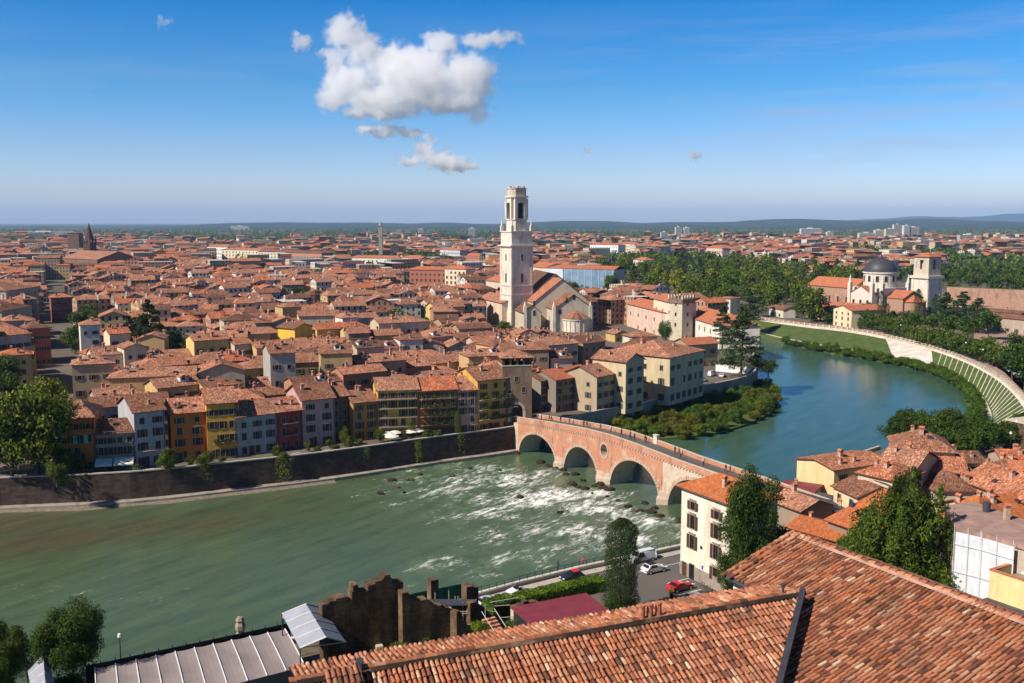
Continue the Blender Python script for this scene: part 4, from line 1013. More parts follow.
for i, (a, b, w_) in enumerate([(60, 479, 1.2), (205, 468, .8), (283, 461, 1.2), (364, 450, .7), (458, 437, .9), (418, 443, .6)]):
    mb = MB(); rr_ = random.Random(i+40); c0 = P(a, b); dp = 1.5+1.6*(i % 3)
    for k_ in range(420): leafquad(mb, Vector((rr_.gauss(0, w_), -.8+rr_.uniform(-.3, .3), .9-abs(rr_.gauss(0, dp)))), Vector((0, -1, .3)), .15, rr_)
    tag(mb.build('hanging_plant', 'leaf', None, loc=c0), 'green plant spilling over the top of the quay wall, %s from the left' % ordn(i+1 if i < 3 else (4, 6, 5)[i-3]), 'plant', 'plants spilling over the quay wall')
# creeper hanging over the quay wall
mb = MB(); rr_ = random.Random(4); c0 = P(137, 474)
for k_ in range(900): leafquad(mb, Vector((rr_.gauss(0, .5), -.9+rr_.uniform(-.3, .3), rr_.uniform(-5.6, 2.6))), Vector((0, -1, .2)), .16, rr_)
o = mb.build('ivy', 'leaf', None, loc=c0); tag(o, 'bright narrow ivy curtain hanging down the dark quay wall', 'ivy')
mb = MB(); A = P(222, 461.5); B = P(276, 455); mb.face([A+Vector((0, -3.2, .03)), B+Vector((.4, -3.0, .03)), B+Vector((0, .1, .03)), A+Vector((0, .1, .03))]); tag(struct(mb.build('lawn', 'lawn')))
# small garden furniture shapes: pale boats of the quay become benches
for i, (a, b) in enumerate([(150, 471), (296, 455), (346, 451), (326, 452)]):
    p = P(a, b); t = thing('garden_bench', 'pale stone bench on the quay terrace, %s from the left' % ordn(1+[150, 296, 326, 346].index(a)), 'bench', p, .45, 'benches on the quay')
    mb = MB(); mb.box(-1, -.25, .42, 1, .25, .5); mb.build('seat', 'white_stone', t)
    for s_ in (-1, 1): mb = MB(); mb.box(s_*.8-.08, -.2, 0, s_*.8+.08, .2, .42); mb.build('leg', 'white_stone', t)
# ---------- buildings beyond the bridge ----------
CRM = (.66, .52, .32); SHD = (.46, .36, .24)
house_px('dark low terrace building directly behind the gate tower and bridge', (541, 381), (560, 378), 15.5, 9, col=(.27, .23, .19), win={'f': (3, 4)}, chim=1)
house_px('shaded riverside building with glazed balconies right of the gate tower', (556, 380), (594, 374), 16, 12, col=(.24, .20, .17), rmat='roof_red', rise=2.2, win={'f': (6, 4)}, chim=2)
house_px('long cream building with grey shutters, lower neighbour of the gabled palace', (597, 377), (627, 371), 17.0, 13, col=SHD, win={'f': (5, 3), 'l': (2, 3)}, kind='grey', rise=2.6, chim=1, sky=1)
house_px('tall cream gabled house joined to the palace beside the river', (626, 362), (644, 359), 21, 13, col=(.6, .48, .30), ridge='y', rise=2.2, win={'f': (2, 4), 'l': (3, 3)}, kind='grey', chim=2)
house_px('recessed cream palace wing with a dark balcony behind the courtyard', (642, 350), (672, 346), 21.5, 12, col=(.62, .47, .28), roof='hip', win={'f': (3, 3)}, kind='grey', chim=2, rise=3)
house_px('large cream riverside palace with rows of tall shuttered windows', (670, 357.5), (704, 350), 20.5, 24, col=(.62, .50, .32), roof='hip', win={'f': (6, 3), 'l': (4, 3)}, kind='grey', rise=3.6, chim=3, wh=2.0)
house_px('low villa with red roof tucked under the white hall beside the cedar', (688, 345), (718, 343), 15, 10, col=(.42, .33, .2), rmat='roof_red', win={'f': (3, 2)}, rise=2)
house_px('pale apartment house with terrace rows behind the gate tower', (541, 346), (578, 343), 20, 11, col=(.60, .50, .42), win={'f': (5, 3), 'l': (2, 3)}, kind='grey', roof='hip')
house_px('small white villa with dark window row in front of the battlemented tower', (632, 337), (657, 336), 17, 9, col=(.72, .68, .58), roof='hip', win={'f': (5, 2)}, kind='bare', rise=1.6)
# river terrace strip with a parked cluster
A = P(672, 394); B = P(697, 388)
for i, (a, b, c, L_, st_) in enumerate([(712, 376, (.7, .7, .7), 4.4, 'van'), (722, 377, (.65, .66, .68), 4.2, 'hatch'), (703, 381, (.12, .2, .2), 4.2, 'hatch')]):
    make_car(['white van on the terrace left of the cedar', 'silver car on the terrace closest to the cedar', 'dark green car on the terrace nearest the palace'][i], P(a, b), .9+.3*i, c, L_, style=st_, H=2.1 if st_ == 'van' else 1.5)
w_ = [P(716, 371), P(746, 374), P(752, 368)]
wall_run('terrace_wall', 'white low wall enclosing the terrace beside the cedar', w_, 6, 8.6, .4, 'white_paint')

# battlemented tower and white hall
th = GZ
TL = P(669, 338).xy; Yt = P(680, 340).y
pt = P(682, 341)
bt = thing('battlement_tower', 'square pale tower with swallow-tail battlements beside the white hall', 'tower', (pt.x, pt.y+4, 6), R(40))
hh_ = Hz(pt.y, 298)-6; mb = MB(); w2 = 4.0; mb.box(-w2, -w2, -1, w2, w2, hh_-2.6); mb.build('shaft', 'pale_stone', bt)
mb = MB(); mb.box(-w2-.5, -w2-.5, hh_-2.6, w2+.5, w2+.5, hh_-.6)
mb.build('machicolation', 'old_brick', bt)
for i in range(5):
    u = -w2-.1+i*(2*w2+.2)/4
    for (x, y) in ((u, -w2-.2), (u, w2+.2)) + (((-w2-.2, u), (w2+.2, u)) if 0 < i < 4 else ()):
        mb = MB()
        for s_ in (-1, 1): mb.box(x-.45+(.3 if s_ > 0 else 0)*(abs(y) > w2), y-.4, hh_-.6, x+.15+(.3 if s_ > 0 else 0)*(abs(y) > w2), y+.4, hh_+1.3)
        mb.build('merlon', 'pale_stone', bt)
for z in (7, 12, 17):
    for f, x, y in ((0, 0, -w2), (-PI/2, -w2, 0)): link('window', win_mesh('bare', .9, 1.6), bt, (x, y, z), f)
a = P(680, 329, 14); 
house_px('long white hall with red roof and arched windows right of the battlemented tower', (744, 326), (690, 315), 20, -14, col=(.5, .5, .5)) if False else None
def block(label, A, B, d, he, base=GZ, **kw):
    """A, B ground corners of the wall that faces the viewer"""
    w = (B-A).length; u = (B-A)/w; n_ = Vector((-u.y, u.x, 0)); c = (A+B)/2+n_*(d/2)
    return house(label, (c.x, c.y, base), math.atan2(u.y, u.x), w, d, he-base, **kw)
def vpt(px, py_g, z=GZ): return P(px, py_g, z)
A = P(684, 331, 10); B = P(718, 345, 10)
block('long white hall with bright red roof and pale arched windows behind the cedar', P(686, 337), P(719, 349), 19, Hz(P(719, 349).y, 326), col=(.85, .78, .68), rmat='roof_red', roof='hip1', rise=4.2, win={'f': (6, 2)}, kind='bare', chim=2, ww=.9, wh=2)
block('pink walled wing with red roof left of the battlemented tower', P(627, 326), P(667, 338), 14, Hz(P(667, 338).y, 313), col=(.72, .52, .42), rmat='roof_red', rise=3, win={'f': (5, 2)}, kind='bare', chim=2)
block('tall cream block tied to the left side of the battlemented tower', P(653, 333), P(672, 340), 12, Hz(P(672, 340).y, 303), col=(.78, .68, .5), rmat='roof_red', rise=2.4, win={'f': (3, 3)}, kind='bare', chim=1)
block('white square tower-like building seen between hall and park trees', P(716, 316), P(730, 317), 12, Hz(P(716, 316).y, 298), col=(.74, .7, .6), roof='hip', rise=.8, win={'f': (3, 3)}, kind='bare', chim=0)

# ---------- cathedral and its bell tower ----------
DY = 534.0
dt = P(517, 326)
bell = thing('bell_tower', 'tall white marble cathedral bell tower with arched belfry', 'bell tower', (dt.x-.3, dt.y+6, 6), R(28))
def zt(py): return Hz(dt.y+6, py)-6
mb = MB(); w2 = 6.5
zc = zt(247); zb = zt(232)
mb.box(-w2-.5, -w2-.5, -1, w2+.5, w2+.5, 8); mb.box(-w2, -w2, 8, w2, w2, zc)
for sx in (-1, 1):
    for sy in (-1, 1):
        mb.box(sx*w2-.9*(sx > 0)-.25*(sx < 0), sy*w2-.9*(sy > 0)-.25*(sy < 0), 8, sx*w2+.25*(sx > 0)+.9*(sx < 0), sy*w2+.25*(sy > 0)+.9*(sy < 0), zc)
mb.build('shaft', 'marble', bell)
mb = MB(); mb.box(-w2-.7, -w2-.7, zc, w2+.7, w2+.7, zc+.5); mb.box(-w2-1.2, -w2-1.2, zc+.5, w2+1.2, w2+1.2, zc+1.2); mb.box(-w2-.35, -w2-.35, 17.0, w2+.35, w2+.35, 17.5); mb.box(-w2-.35, -w2-.35, 22, w2+.35, w2+.35, 22.4)
mb.box(-w2-.35, -w2-.35, zb, w2+.35, w2+.35, zb+.6); mb.build('cornice', 'white_stone', bell)
mb = MB(); mb.box(-w2+.1, -w2+.1, zc+1.2, w2-.1, w2-.1, zb); mb.build('upper_block', 'marble', bell)
zt1 = zt(196); zt2 = zt(187.5); rb = 4.75
# belfry: octagon-ish of piers with tall openings
mb = MB(); ch = 1.7
pts = [(-rb+ch, -rb), (rb-ch, -rb), (rb, -rb+ch), (rb, rb-ch), (rb-ch, rb), (-rb+ch, rb), (-rb, rb-ch), (-rb, -rb+ch)]
mb.prism(pts, zb+.6, zb+7)
z0_, z1_ = zb+7, zt1-1.5
def inset(pp, k): return [(x*k, y*k) for x, y in pp]
mb.prism(inset(pts, .62), z0_, z1_)
for (x, y) in pts: mb.box(x*.93-.85, y*.93-.85, z0_, x*.93+.85, y*.93+.85, z1_)
for i in range(0, 8, 2):
    (xa, ya), (xb, yb) = pts[i], pts[i+1]; mx, my = (xa+xb)/2*.95, (ya+yb)/2*.95
    if i in (0, 4): mb.box(xa if xa < xb else xb, my-.5, z1_-2.2, max(xa, xb), my+.5, z1_)
    else: mb.box(mx-.5, min(ya, yb), z1_-2.2, mx+.5, max(ya, yb), z1_)
mb.prism(inset(pts, 1.0), z1_, zt1-.9)
mb.build('belfry', 'marble', bell)
mb = MB(); mb.prism(inset(pts, .64), z0_+.6, z1_-2.4); mb.build('belfry_opening', 'pane', bell)
mb = MB(); mb.prism(inset(pts, 1.16), zt1-.9, zt1); mb.prism(inset(pts, 1.08), zb+6.6, zb+7.2); mb.build('belfry_cornice', 'white_stone', bell)
mb = MB(); mb.prism(inset(pts, .95), zt1, zt2-.8); mb.prism(inset(pts, 1.02), zt2-.8, zt2-.3); mb.build('attic_drum', 'pale_stone', bell)
mb = MB()
for i in range(10): a_ = 2*PI*i/10; mb.box(4*math.cos(a_)-.5, 4*math.sin(a_)-.5, zt2-.3, 4*math.cos(a_)+.5, 4*math.sin(a_)+.5, zt2+.2+.5*((i*3) % 2))
mb.build('broken_crown', 'pale_stone', bell)
for sx in (-1, 1):
    for sy in (-1, 1):
        mb = MB(); x, y = sx*(w2-.5), sy*(w2-.5); mb.box(x-.7, y-.7, zb+.6, x+.7, y+.7, zb+3.5); mb.cyl(x, y, zb+3.5, zb+8, .6, .08, 6); mb.build('pinnacle', 'white_stone', bell)
NI = MB(); NI.box(-.7, -.12, 0, .7, .2, 5.2); NI.cyl(0, 0, 0, .01, .01)
for f, x, y in ((0, 0, -1), (-PI/2, -1, 0)):
    for z, hh2 in ((24, 6), (31, .1), (36, 4)):
        if hh2 < 1: continue
        link('niche', win_mesh('bare', 1.3 if z == 24 else .9, hh2*.8), bell, (x*w2, y*w2, z), f)
    mb = MB()
cath = thing('cathedral', 'cathedral with gabled choir and round apse beside the white bell tower', 'church', (0, 0, 0), 0)
ca = R(12)   # axis turns the apse to the lower right
O = P(572, 331)
Mc = Matrix.Translation((O.x, O.y, 6)) @ Matrix.Rotation(ca, 4, 'Z')
cath.matrix_world = Mc
k_ = 1/1.9
def wz(py): return Hz(O.y, py)-6
def gabled(nm, x0, x1, y0, y1, h, rise, mat='pale_stone', rmat='roof_tiles', o=.5):
    """ridge runs along local y"""
    w, d = x1-x0, y1-y0
    a_ = wall_mb(w, d, h, rise, 'y').build(nm, mat, cath, loc=((x0+x1)/2, (y0+y1)/2, 0))
    roof_mb(d, w, h, rise, o, .3, rot=True).build(nm.replace('wall', 'roof'), rmat, cath, loc=((x0+x1)/2, (y0+y1)/2, 0)); return a_
h1, h2 = wz(308), wz(303)
gabled('choir_wall', -10, 11.5, 0, 15, wz(309), 7.5)
gabled('crossing_wall', -17, 14, 15.4, 34, wz(304), 12.0)
gabled('nave_wall', -11, 11, 34.4, 84, wz(293), 8)
gabled('aisle_wall', -25, -15.4, 6, 26, wz(313), 4, mat='pale_stone')
mb = MB(); mb.cyl(2, 0, -1, wz(318), 7.0, n=20, a0=PI, a1=2*PI)
for i in range(9): a_ = PI+PI*(i+.5)/9; mb.box(2+7*math.cos(a_)-.3, 7*math.sin(a_)-.3, -1, 2+7*math.cos(a_)+.3, 7*math.sin(a_)+.3, wz(319))
mb.build('apse', 'marble', cath)
mb = MB(); vs = [(2, 0, wz(310))]; n_ = 20
for i in range(n_+1): a_ = PI+PI*i/n_; vs.append((2+7.7*math.cos(a_), 7.7*math.sin(a_), wz(318)))
for i in range(n_): mb.face([vs[0], vs[i+1], vs[i+2]], 0, [(i*1.1+.5, 9), (i*1.1, 0), (i*1.1+1.1, 0)])
mb.build('apse_roof', 'roof_tiles', cath)
mb = MB(); mb.cyl(2, 0, wz(318)-.8, wz(318)-.02, 7.5, n=20, a0=PI, a1=2*PI); mb.build('apse_cornice', 'white_stone', cath)
for x, y, z in ((-9.9, -.05, 0), (9.9, 0, 0), (-24, 6, 0)):
    mb = MB(); mb.box(x-.8, y-.9, -1, x+.8, y+.9, wz(306)); mb.cyl(x, y, wz(306), wz(301), .8, .05, 4); mb.build('corner_pilaster', 'marble', cath)
for x, y, z in ((-6.5, 0, 9), (-3, 0, 15), (1, 0, 16.5), (-19, 6, 8), (-19, 6, 13)):
    link('window', win_mesh('bare', 1.2, 2.6), cath, (x, y, z))
link('window', win_mesh('bare', 1.2, 2.6), cath, (2, -7.0, 5))
block('long beige church building with pilasters left of the bell tower', P(478, 319), P(502, 326), 16, Hz(P(490, 322).y, 300), col=(.70, .55, .42), win={'f': (5, 1)}, kind='bare', wh=2.6, chim=0, rise=3)
block('tall red-roofed nave side building directly behind the bell tower', P(486, 305), P(512, 309), 30, Hz(P(490, 306).y, 281), col=(.66, .55, .42), rmat='roof_red', chim=0, win={'f': (4, 2)}, kind='bare')

# ---------- domed church across the bend ----------
dg = thing('domed_church', 'domed white and brick church with a dark dome on the far bank', 'church', (0, 0, 0), 0)
O = P(887, 322); Yg = O.y
dg.matrix_world = Matrix.Translation((O.x+7, O.y+8, 6)) @ Matrix.Rotation(R(30), 4, 'Z')
def gz(py): return Hz(Yg+8, py)-6
rd = 9.3
mb = MB(); mb.box(-11, 0, -1, 11, 22, gz(288)); mb.build('crossing_wall', 'white_stone', dg)
mb = MB(); mb.cyl(0, 11, gz(288), gz(272.5), rd, n=28); mb.cyl(0, 11, gz(272.5)-.8, gz(272.5), rd+.6, n=28); mb.build('drum', 'marble', dg)
for i in range(12):
    a_ = 2*PI*i/12; link('window', win_mesh('bare', 1.6, 3.2), dg, (rd*math.cos(a_), 11+rd*math.sin(a_), gz(282)), a_+PI/2)
mb = MB(); R_ = rd+.1; Hd = gz(258.5)-gz(272.5); mb.revolve([(R_*math.cos(PI/2*i/10), gz(272.5)+Hd*math.sin(PI/2*i/10)) for i in range(11)], 0, 11, 28)
mb.build('dome', 'lead', dg, smooth=True)
mb = MB(); mb.cyl(0, 11, gz(259.5), gz(257.2), 1.2, n=8); mb.cyl(0, 11, gz(257.2), gz(254), .9, .05, 8); mb.build('lantern', 'lead', dg)
def gable2(nm, x0, x1, y0, y1, h, rise, ridge, mat, rmat='roof_red'):
    w, d = x1-x0, y1-y0; wall_mb(w, d, h, rise, ridge).build(nm+'_wall', mat, dg, loc=((x0+x1)/2, (y0+y1)/2, 0)); L, D = (w, d) if ridge == 'x' else (d, w)
    roof_mb(L, D, h, rise, .4, .3, rot=ridge == 'y').build(nm+'_roof', rmat, dg, loc=((x0+x1)/2, (y0+y1)/2, 0))
gable2('transept', -16, -11.02, 3, 19, gz(294), 4.5, 'x', 'white_stone')
gable2('choir', -8, 9, -12, -.03, gz(297), 4, 'y', 'church_brick')
gable2('nave', -9.5, 9.5, 22.03, 58, gz(290), 5, 'y', 'church_brick')
mb = MB(); mb.cyl(.5, -12, -1, gz(300), 7, n=18, a0=PI, a1=2*PI); mb.build('apse', 'church_brick', dg)
mb = MB(); apx = (.5, -12, gz(293))
for i in range(16): a0, a1 = PI+PI*i/16, PI+PI*(i+1)/16; mb.face([apx, (.5+7.6*math.cos(a0), -12+7.6*math.sin(a0), gz(300)), (.5+7.6*math.cos(a1), -12+7.6*math.sin(a1), gz(300))], 0, [(i, 8), (i-.5, 0), (i+.5, 0)])
mb.build('apse_roof', 'roof_red', dg)
for x, y in ((-16, 3), (-16, 19), (11, 0), (-11, 0)):
    mb = MB(); mb.box(x-1, y-1, -1, x+1, y+1, gz(283)); mb.cyl(x, y, gz(283), gz(275), 1.0, .1, 6); mb.build('pinnacle', 'white_stone', dg)
for y in (6, 11, 16): link('window', win_mesh('bare', 1.4, 3), dg, (-16, y, 9), -PI/2)
for i in range(5): link('window', win_mesh('bare', 1.2, 3.4), dg, (-9.5, 27+i*6.5, 9), -PI/2)
O = P(929, 314); gt = thing('bell_tower', 'unfinished square pale bell tower with small red pyramid roof beside the domed church', 'bell tower', (O.x, O.y+6, 6), R(28))
def tz2(py): return Hz(O.y+6, py)-6
w2 = 6.2; mb = MB(); mb.box(-w2, -w2, -1, w2, w2, tz2(278))
for s_ in (-1, 1):
    mb.box(s_*(w2-.9)-.9, -w2-.3, -1, s_*(w2-.9)+.9, -w2, tz2(278)); mb.box(-w2-.3, s_*(w2-.9)-.9, -1, -w2, s_*(w2-.9)+.9, tz2(278))
mb.build('shaft', 'marble', gt)
mb = MB(); mb.box(-w2-1, -w2-1, tz2(278), w2+1, w2+1, tz2(275.5)); mb.build('cornice', 'white_stone', gt)
mb = MB(); k2 = w2-.6; zz0, zz1 = tz2(275.5), tz2(256.5)
mb.box(-k2, -k2, zz0, k2, k2, zz0+4)
for (x, y) in ((-1, -1), (1, -1), (1, 1), (-1, 1)): mb.box(x*k2-2*(x > 0), y*k2-2*(y > 0), zz0+4, x*k2+2*(x < 0), y*k2+2*(y < 0), zz1)
mb.box(-k2+2, -k2+.3, zz0+4, -1.3, -k2+1.3, zz1-1); mb.box(1.3, -k2+.3, zz0+4, k2-2, -k2+1.3, zz1-1); mb.box(-k2+.3, -k2+2, zz0+4, -k2+1.3, -1.3, zz1-1); mb.box(-k2+.3, 1.3, zz0+4, -k2+1.3, k2-2, zz1-1)
mb.box(-k2+.05, -k2+.05, zz1-2, k2-.05, k2-.05, zz1-.01); mb.box(-k2+2.5, -k2+2.5, zz0+4, k2-2.5, k2-2.5, zz1-1); mb.build('belfry', 'pale_stone', gt)
roof_mb(2*k2, 2*k2, zz1, 2.4, .7, .3, k2, k2).build('roof', 'roof_red', gt)
block('low convent wing with long red roof left of the domed church', P(806, 318), P(866, 323), 14, Hz(P(830, 320).y, 307), col=(.62, .46, .32), rmat='roof_red', win={'f': (9, 2)}, kind='bare', chim=1, rise=2.5)
block('cream gabled house with dark window pair at the riverside promenade', P(833, 325), P(851, 328), 22, Hz(P(840, 326).y, 309), col=(.80, .66, .42), rmat='roof_red', ridge='y', rise=2.2, win={'f': (3, 3), 'l': (4, 3)}, kind='bare', chim=1)
block('small white lodge half hidden by park trees near the promenade', P(769, 315), P(783, 318), 8, Hz(P(775, 316).y, 308), col=(.7, .64, .52), win={'f': (2, 1)}, chim=0)
wall_run('city_wall', 'long old pink brick city wall right of the square bell tower', [P(1060, 312), P(1000, 309), P(948, 306)][::1], 6, Hz(P(990, 308).y, 288), 4, 'church_brick', 'lawn')
block('grey-roofed low market building at the right edge below the brick wall', P(985, 330), P(1040, 336), 16, Hz(P(1000, 332).y, 318), col=(.44, .36, .3), win={'f': (6, 1)}, rise=1.2)
block('low shed with reddish roof right of the big cedars', P(978, 320), P(1020, 324), 10, Hz(P(1000, 322).y, 312), col=(.4, .3, .25), win={'f': (4, 1)}, rise=1.2)
mb = MB(); mb.prism([(v.x, v.y) for v in (P(1034, 402), P(1100, 402), P(1100, 330), P(975, 330), P(972, 352), P(1004, 372))], 5, 6.03); struct(mb.build('piazza', 'pink_paving'))
mb = MB(); ribbon([p+Vector((0, 0, .03)) for p in offset(tp, -1.0)], [p+Vector((0, 0, .03)) for p in offset(tp, -12)], mb); struct(mb.build('promenade_road', 'pink_paving'))
for i, (a, b, c) in enumerate([(1004, 366, (.75, .75, .75)), (1009, 369, (.6, .6, .62)), (1013, 372, (.1, .1, .12)), (1018, 375, (.7, .7, .72)), (1001, 362, (.2, .25, .35)), (1021, 378, (.3, .3, .33))]):
    make_car('%s car on the pink square at the right edge, %s from the top' % (['white', 'silver', 'black', 'white', 'blue', 'grey'][i], ordn([2, 3, 4, 5, 1, 6][i])), P(a, b, 6.03), 2.4, c, group='cars on the pink square')

# ---------- landmarks farther out ----------
A = P(91, 268); sp_ = thing('brick_spire_tower', 'dark brick bell tower with pointed spire at the left of the skyline', 'bell tower', (A.x, A.y, 6), R(-20))
def sz(py, Y=A.y): return Hz(Y, py)-6
mb = MB(); w2 = 5.6; zz = sz(240); mb.box(-w2, -w2, -1, w2, w2, zz-12); mb.box(-w2+.3, -w2+.3, zz-12, w2-.3, w2-.3, zz-4)
for (x, y) in ((-1, -1), (1, -1), (1, 1), (-1, 1), (0, -1), (-1, 0), (1, 0), (0, 1)): mb.box(x*(w2-.8)-.8, y*(w2-.8)-.8, zz-4, x*(w2-.8)+.8, y*(w2-.8)+.8, zz)
mb.box(-w2-.2, -w2-.2, zz, w2+.2, w2+.2, zz+1); mb.build('shaft', 'dark_brick', sp_)
mb = MB(); mb.cyl(0, 0, zz+1, sz(223), w2*.95, .15, 8); mb.build('spire', 'dark_brick', sp_)
for x, y in ((-1, -1), (1, -1), (1, 1), (-1, 1)): mb = MB(); mb.cyl(x*w2*.85, y*w2*.85, zz+1, zz+6, .8, .05, 6); mb.build('pinnacle', 'dark_brick', sp_)
block('tall dark brick basilica body beside the pointed spire tower', P(62, 274), P(98, 276), 50, Hz(P(80, 275).y, 259), col=(.22, .10, .07), wmat='old_brick', chim=0, rise=8, win={})
block('dark block-like tower building left of the pointed spire', P(69, 262), P(80, 262), 14, Hz(P(74, 262).y, 233), col=(.16, .1, .08), roof='hip', rise=1, chim=0, win={})
A = P(381, 262); tt = thing('slender_tower', 'slender grey stone tower rising from the far middle city', 'tower', (A.x, A.y, 6)); mb = MB(); zz = Hz(A.y, 226)-6; mb.box(-2.6, -2.6, -1, 2.6, 2.6, zz); mb.build('shaft', 'cut_stone', tt)
mb = MB(); mb.box(-3.2, -3.2, zz, 3.2, 3.2, zz+1); mb.cyl(0, 0, zz+1, Hz(A.y, 221)-6, 2.6, .2, 8); mb.build('cap', 'cut_stone', tt)
BIG = [ # x0, x1, base y, top y, colour, label, depth, storeys
    (300, 330, 262, 255, (.62, .56, .40), 'long cream apartment block left of the red rectangular block', 14, 3), (222, 262, 263, 252, (.7, .62, .46), 'pale yellow apartment block with a green shop front at far left', 16, 4),
    (208, 228, 262, 249, (.74, .73, .72), 'white and grey apartment block beside the pale yellow one', 14, 4), (258, 296, 265, 254, (.62, .58, .48), 'cream office block with regular windows left of the red-brown palace', 14, 4),
    (286, 322, 268, 255, (.48, .22, .14), 'red-brown rectangular palace in the middle distance', 22, 3), (350, 400, 271, 260, (.70, .66, .58), 'long white two-storey row with red roofs in the middle distance', 14, 3),
    (406, 446, 288, 272, (.36, .12, .08), 'large dark red building left of the cathedral', 18, 3), (445, 466, 290, 271, (.68, .58, .42), 'cream square apartment house beside the large dark red building', 14, 4),
    (452, 472, 311, 290, (.34, .24, .18), 'brown palazzo with open loggia under its roof near the cathedral', 18, 4), (402, 420, 272, 260, (.66, .62, .5), 'pale cream block with green trees in front', 14, 3),
    (466, 486, 270, 258, (.45, .18, .13), 'red terrace block on the skyline left of the bell tower', 14, 4), (440, 460, 262, 252, (.5, .52, .55), 'blue-grey glazed block on the skyline left of the bell tower', 14, 3),
    (590, 618, 258, 247, (.78, .77, .76), 'white modern terrace block right of the bell tower behind the wrapped building', 18, 4), (618, 634, 257, 246, (.7, .58, .38), 'ochre block beside the white modern terrace block', 16, 4),
    (633, 645, 276, 262, (.72, .66, .54), 'cream villa at the left edge of the park', 12, 3), (706, 722, 262, 250, (.6, .45, .38), 'pink villa rising behind the park trees', 12, 3)]
for (a, b, y0_, y1_, c, lb, d, ns) in BIG:
    A, B = P(a, y0_), P(b, y0_+1); w = (B-A).length
    block(lb, A, B, d, Hz(A.y, y1_-2.5), col=tuple(min(.85, v*1.12) for v in c), win={'f': (max(4, min(12, int(w/4))), ns)}, chim=1, roof='hip', rise=2.5, kind='bare', ww=1.5, wh=2.2, rmat='roof_red' if a > 330 else 'roof_tiles', name='large_building', cat='building')
# wrapped building: white and blue sheeting
A, B = P(545, 296), P(614, 299); wb = (B-A).length; u = (B-A).normalized()
wt = thing('wrapped_building', 'long building under white and blue scaffold sheeting behind the cathedral', 'building', A, math.atan2(u.y, u.x)); hb = Hz(A.y, 268)-6
mb = MB(); mb.box(0, 0, -1, wb, 18, hb); w_ = mb.build('wall', 'plaster', wt); w_.color = (.6, .55, .45, 1)
mb = MB(); roof_mb(wb, 18, hb, 2.2, .4, .3).build('roof', 'roof_red', wt, loc=(wb/2, 9, 0))
mb = MB(); mb.box(wb*-.0-.2, -.6, 1, wb*.27, -.3, hb-.3); mb.build('white_sheeting', 'sheeting', wt)
mb = MB(); mb.box(wb*.28, -.6, 1, wb*1.0, -.3, hb-.3); mb.build('blue_sheeting', 'blue_sheeting', wt)
mb = MB()
for k in range(8): x = wb*.3+k*wb*.098; mb.tube((x, -.75, 0), (x, -.75, hb), .22, n=5)
mb.build('scaffold_pole', 'seam', wt)
A, B = P(530, 293), P(545, 296); block('cream block with a turquoise banner left of the wrapped building', A, B, 18, Hz(A.y, 266), col=(.66, .62, .5), win={'f': (3, 4)}, kind='bare', chim=0, rmat='roof_red')
# far high-rises
HR = [(897, 236, 224.5, 9, (.62, .60, .58)), (906, 237, 225.5, 7, (.7, .68, .66)), (913, 237, 227, 9, (.55, .55, .55)), (889, 238, 229, 9, (.66, .6, .5)), (878, 239, 230, 8, (.68, .66, .62)), (866, 240, 233, 16, (.6, .58, .55)),
      (810, 238, 228.5, 20, (.66, .68, .72)), (829, 238, 232, 6, (.7, .66, .55)), (678, 238, 227, 6, (.6, .6, .6)), (686, 238, 227.5, 5, (.66, .66, .66)), (965, 243, 235, 14, (.45, .46, .5)), (421, 236, 229, 5, (.62, .6, .58)), (472, 237, 228, 6, (.55, .56, .6)), (664, 240, 232, 7, (.5, .5, .55)), (945, 248, 243, 22, (.7, .72, .75)), (1005, 246, 238, 26, (.72, .72, .7)), (240, 228, 226, 18, (.8, .8, .8)), (45, 233, 231.5, 60, (.7, .7, .72))]
for i, (x, y0_, y1_, wpx, c) in enumerate(HR):
    A, B = P(x-wpx/2, y0_+2), P(x+wpx/2, y0_+2); w = (B-A).length; t = thing('tower_block', 'distant pale %s on the horizon, %s from the left' % ('flat industrial hall' if wpx > 17 and y0_-y1_ < 4 else 'high-rise block', ordn(1+sorted(h[0] for h in HR).index(x))), 'tower block', (A+B)/2, 0, 'far tower blocks')
    hh2 = Hz(A.y, y1_)-6; mb = MB(); mb.box(-w/2, -8, -1, w/2, 8, hh2); o = mb.build('wall', 'plaster_block' if False else 'plaster', t); o.color = (*c, 1)
    nf = max(1, int(hh2/3.4))
    mb = MB()
    for k in range(nf): mb.box(-w/2+1, -8.25, 2+k*3.4, w/2-1, -8.0, 3.5+k*3.4)
    mb.build('window_band', 'pane', t)
    mb = MB(); mb.box(-w*.15, -3, hh2, w*.1, 3, hh2+3); mb.build('roof_hut', 'concrete_pale', t)

# ---------- hills ----------
def hill(Y, prof, name, dep=2500):
    mb = MB(); vs = []; nn = len(prof)
    for j, (dy, f) in enumerate(((-dep, 0), (-dep*.6, .35), (-dep*.25, .8), (0, 1), (dep*.4, .7), (dep, 0))):
        for (px, py) in prof:
            z = Hz(Y, py); x = (px-512)/F*Y*1.0; z *= f; z += (f > .1)*18*noise.noise(Vector((x*.0016, Y*.001+dy*.002, 0)))
            vs.append((x*(1+dy/Y*.3), Y+dy, max(z, 2)))
    fs = [(j*nn+i, j*nn+i+1, (j+1)*nn+i+1, (j+1)*nn+i) for j in range(5) for i in range(nn-1)]
    mb.add(vs, fs); struct(mb.build(name, 'hill', smooth=True))
def prof(keys, step=8):
    out = []; x = keys[0][0]
    while x <= keys[-1][0]:
        for (a, b), (c, d) in zip(keys, keys[1:]):
            if a <= x <= c: y = b+(d-b)*(x-a)/(c-a); break
        out.append((x, y-.5*noise.noise(Vector((x*.03, keys[0][1], 0)))-.25*noise.noise(Vector((x*.11, 3, 0))))); x += step
    return out
